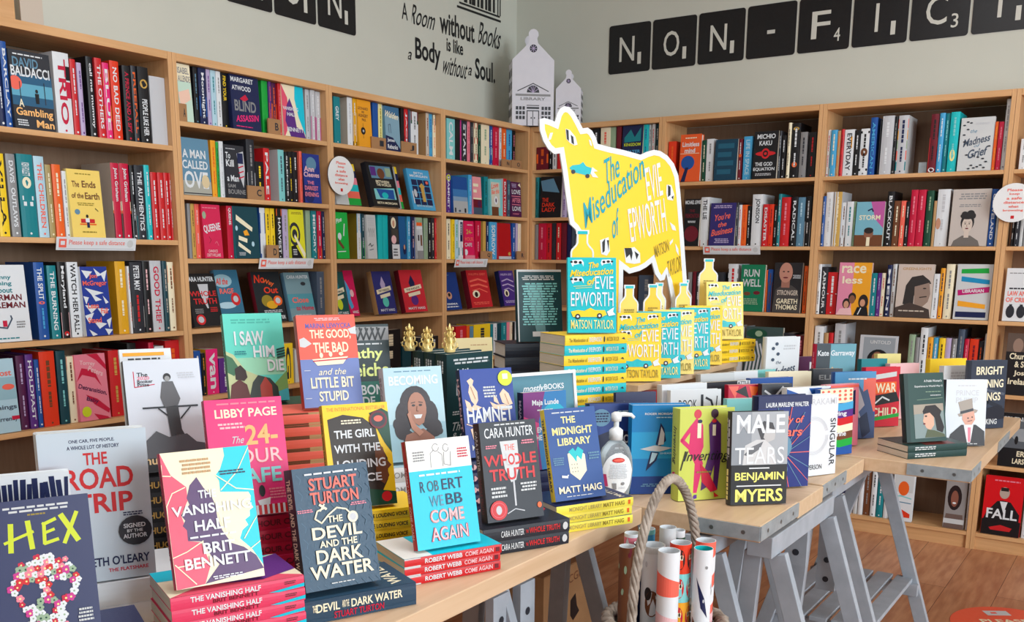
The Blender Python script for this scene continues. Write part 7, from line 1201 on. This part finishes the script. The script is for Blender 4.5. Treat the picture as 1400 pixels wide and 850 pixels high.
def roll(pxc, pyt, rad, label, base, paint, d, inner='white'):
    P = along(Vector((BX, BY, .7)) + VD*d, VR, pxc); P.z += height_at(P, pyt)
    b = Vector((BX + (P.x-BX)*.95, BY + (P.y-BY)*.95, .016))
    ax = (P - b); L = ax.length; R_ = ax.to_track_quat('Z', 'X').to_matrix().to_4x4(); R_.translation = b
    r = empty('paper_roll', R_, label, 'paper roll', 'wrapping paper rolls in the basket')
    q = MB(); m_ = print_mat(base)
    q.lathe([(rad, 0), (rad, L)], m_, 28, caps=False); q.lathe([(rad-.0012, L), (rad-.0012, 0)], print_mat(inner), 28, caps=False)
    n = 28
    q.mesh([(rr*math.cos(2*PI*k/n), rr*math.sin(2*PI*k/n), L) for rr in (rad-.0012, rad) for k in range(n)], [(k, n+k, n+(k+1) % n, (k+1) % n) for k in range(n)], print_mat('white'))
    Ri = R_.inverted().to_3x3(); tc = Ri @ (CAM - b); a0 = math.atan2(tc.y, tc.x)
    def onroll(x, y, l): 
        a = a0 + (x-.5)*2*PI; return ((rad+l)*math.cos(a), (rad+l)*math.sin(a), L - y*L)
    def fine(cmds):
        out = []
        for c in cmds:
            if c[0] == 'r':
                _, x, y, w_, h_, col = c; k = max(1, int(w_/.035))
                for i in range(k): out.append(('r', x + w_*i/k, y, w_/k + .0002, h_, col))
            elif c[0] == 'p' and max(p[0] for p in c[1]) - min(p[0] for p in c[1]) > .06:
                pts = c[1]; lo, hi = min(p[0] for p in pts), max(p[0] for p in pts); k = int((hi-lo)/.035) + 1
                for i in range(k):
                    a_, b_ = lo + (hi-lo)*i/k, lo + (hi-lo)*(i+1)/k
                    P_ = clip(clip(pts, a_, 1), b_, -1)
                    if len(P_) > 2: out.append(('p', P_, c[2]))
            else: out.append(c)
        return out
    art(q, fine(paint), onroll, 2*PI*rad/L, step=.000012, base=.0003)
    q.build('paper_sheet', r)
def clip(pts, x, sg):
    out = []
    for i in range(len(pts)):
        a, b = pts[i-1], pts[i]; ia, ib = (a[0]-x)*sg >= 0, (b[0]-x)*sg >= 0
        if ia != ib: t = (x-a[0])/(b[0]-a[0]); out.append((x, a[1]+t*(b[1]-a[1])))
        if ib: out.append(b)
    return out
def scal(cols, n=9):
    L = []
    for j in range(n):
        y = .01 + j*.075
        for i in range(3):
            x = .1 + .3*i + (.15 if j % 2 else 0)
            L.append(('p', [(x, y), (x+.3, y), (x+.15, y+.06)], cols[j % len(cols)]))
    return L
rr2 = random.Random(9)
dots = lambda c, n, s_: [('e', rr2.random(), rr2.random()*.75, s_*rr2.uniform(.6,1.4), s_*.35*rr2.uniform(.6,1.4), rr2.choice(c)) for _ in range(n)]
roll(914, 752, .0225, 'paper roll with red, white and turquoise bands at the front of the basket', 'white', [('p',[(.2,.05),(.72,.09),(.72,.13),(.2,.125)],'salmon'), ('p',[(.2,.17),(.72,.2),(.72,.24),(.2,.21)],'palepink'), ('p',[(.2,.225),(.5,.24),(.72,.25),(.72,.33),(.5,.315),(.2,.335)],'turquoise'), ('p',[(.2,.355),(.72,.36),(.72,.42),(.5,.43),(.2,.405)],'teal'), ('p',[(.2,.425),(.72,.44),(.72,.5),(.2,.5)],'turquoise'), ('p',[(.2,.52),(.5,.5),(.72,.54),(.72,.6),(.2,.6)],'red')], -0.08)
FACE = []
for j in range(7):
    FACE += [('r', 0, j*.085, 1, .085, ('redorange','aqua','amber','salmon')[j % 4])]
    for xx in (.32, .5, .68): FACE += [('e', xx, j*.085+.043, .07, .03, ('hair','red','crimson','darkgreen')[j % 4]), ('r', xx-.04, j*.085+.03, .08, .014, 'cream'), ('e', xx-.02, j*.085+.036, .012, .006, 'black'), ('e', xx+.02, j*.085+.036, .012, .006, 'black')]
roll(930, 741, .022, 'paper roll with rows of little masked faces, second from right', 'redorange', FACE, -0.035)
roll(961, 749, .0195, 'white paper roll with birds and grey sketches, right side of basket', 'white', [('p', [(.4,.08),(.55,.14),(.62,.2),(.5,.17)], 'navy'), ('p', [(.35,.2),(.5,.24),(.46,.3),(.36,.27)], 'brown'), ('l', [(.4,.3),(.55,.4),(.6,.5)], .02, 'grey')] + dots(['silver','grey'], 26, .02), -0.05, inner='turquoise')
roll(964, 738, .021, 'paper roll with red and pink scallops at the right rear of the basket', 'salmon', [('p',[(.2,y0),(.5,y0+.03),(.8,y0),(.8,y0+.05),(.5,y0+.085),(.2,y0+.05)],cc) for y0, cc in ((.03,'white'),(.12,'white'),(.2,'palepink'),(.31,'white'),(.42,'navy'))], 0.0)
roll(893, 744, .024, 'white paper roll with a brown animal head, left of the turquoise-banded roll', 'white', [('r',0,0,1,.02,'palegrey'), ('e',.5,.17,.1,.04,'brown'), ('e',.44,.14,.05,.02,'hair'), ('l',[(.4,.3),(.5,.34),(.6,.3)],.02,'grey')] + dots(['silver','khaki'], 22, .024), -0.03)
roll(878, 742, .018, 'dark blue leafy paper roll just inside the handle', 'navy', dots(['teal','darkteal','sage','white'], 40, .03), 0.01)
roll(857, 746, .017, 'brown patterned paper roll at the left of the basket', 'brown', dots(['maroon','tan','sage'], 34, .03), -0.03)
roll(884, 722, .0175, 'plain sky-blue paper roll at the rear of the basket', 'sky', [('r',0,0,1,.015,'aqua')], 0.077)
roll(864, 728, .0175, 'white and pink paper roll behind the handle', 'white', scal(['pink','white','black']), 0.045)
roll(912, 720, .018, 'grey and white lettered paper roll at the rear of the basket', 'palegrey', dots(['charcoal','grey'], 40, .02), 0.035)
roll(927, 724, .014, 'slim green and white paper roll at the rear of the basket', 'white', [('r',0,.02,1,.03,'darkgreen'), ('r',0,.07,1,.5,'green')], 0.07)

# ------------------------------------------------------------------ floor sticker
q = MB(); c = (2.775, -.99); R_ = .225
q.mesh([(c[0]+R_*math.cos(2*PI*k/48), c[1]+R_*math.sin(2*PI*k/48), z) for z in (.0002, .001) for k in range(48)], [tuple(range(47, -1, -1)), tuple(48+k for k in range(48))] + [(k, (k+1) % 48, 48+(k+1) % 48, 48+k) for k in range(48)], print_mat((240,96,66)))
ya = math.radians(33); ux, uy = Vector((math.cos(ya), math.sin(ya))), Vector((-math.sin(ya), math.cos(ya)))
art(q, [('r',.4,.1,.2,.11,'palegrey'), ('r',.45,.13,.05,.04,'salmon'), T_('PLEASE',.28,.3,.4,.08,'cream'), T_('KEEP A SAFE',.18,.43,.64,.08,'cream'), T_('DISTANCE',.25,.56,.5,.08,'cream'), ('e',.5,.8,.1,.1,'cream')], lambda x, y, l: (c[0] + ((x-.5)*ux.x + (.5-y)*uy.x)*2*R_, c[1] + ((x-.5)*ux.y + (.5-y)*uy.y)*2*R_, .001 + l), 1)
tag(q.build('floor_sticker'), 'round orange-red floor sticker with cream lettering on the wooden floor', 'floor sticker')
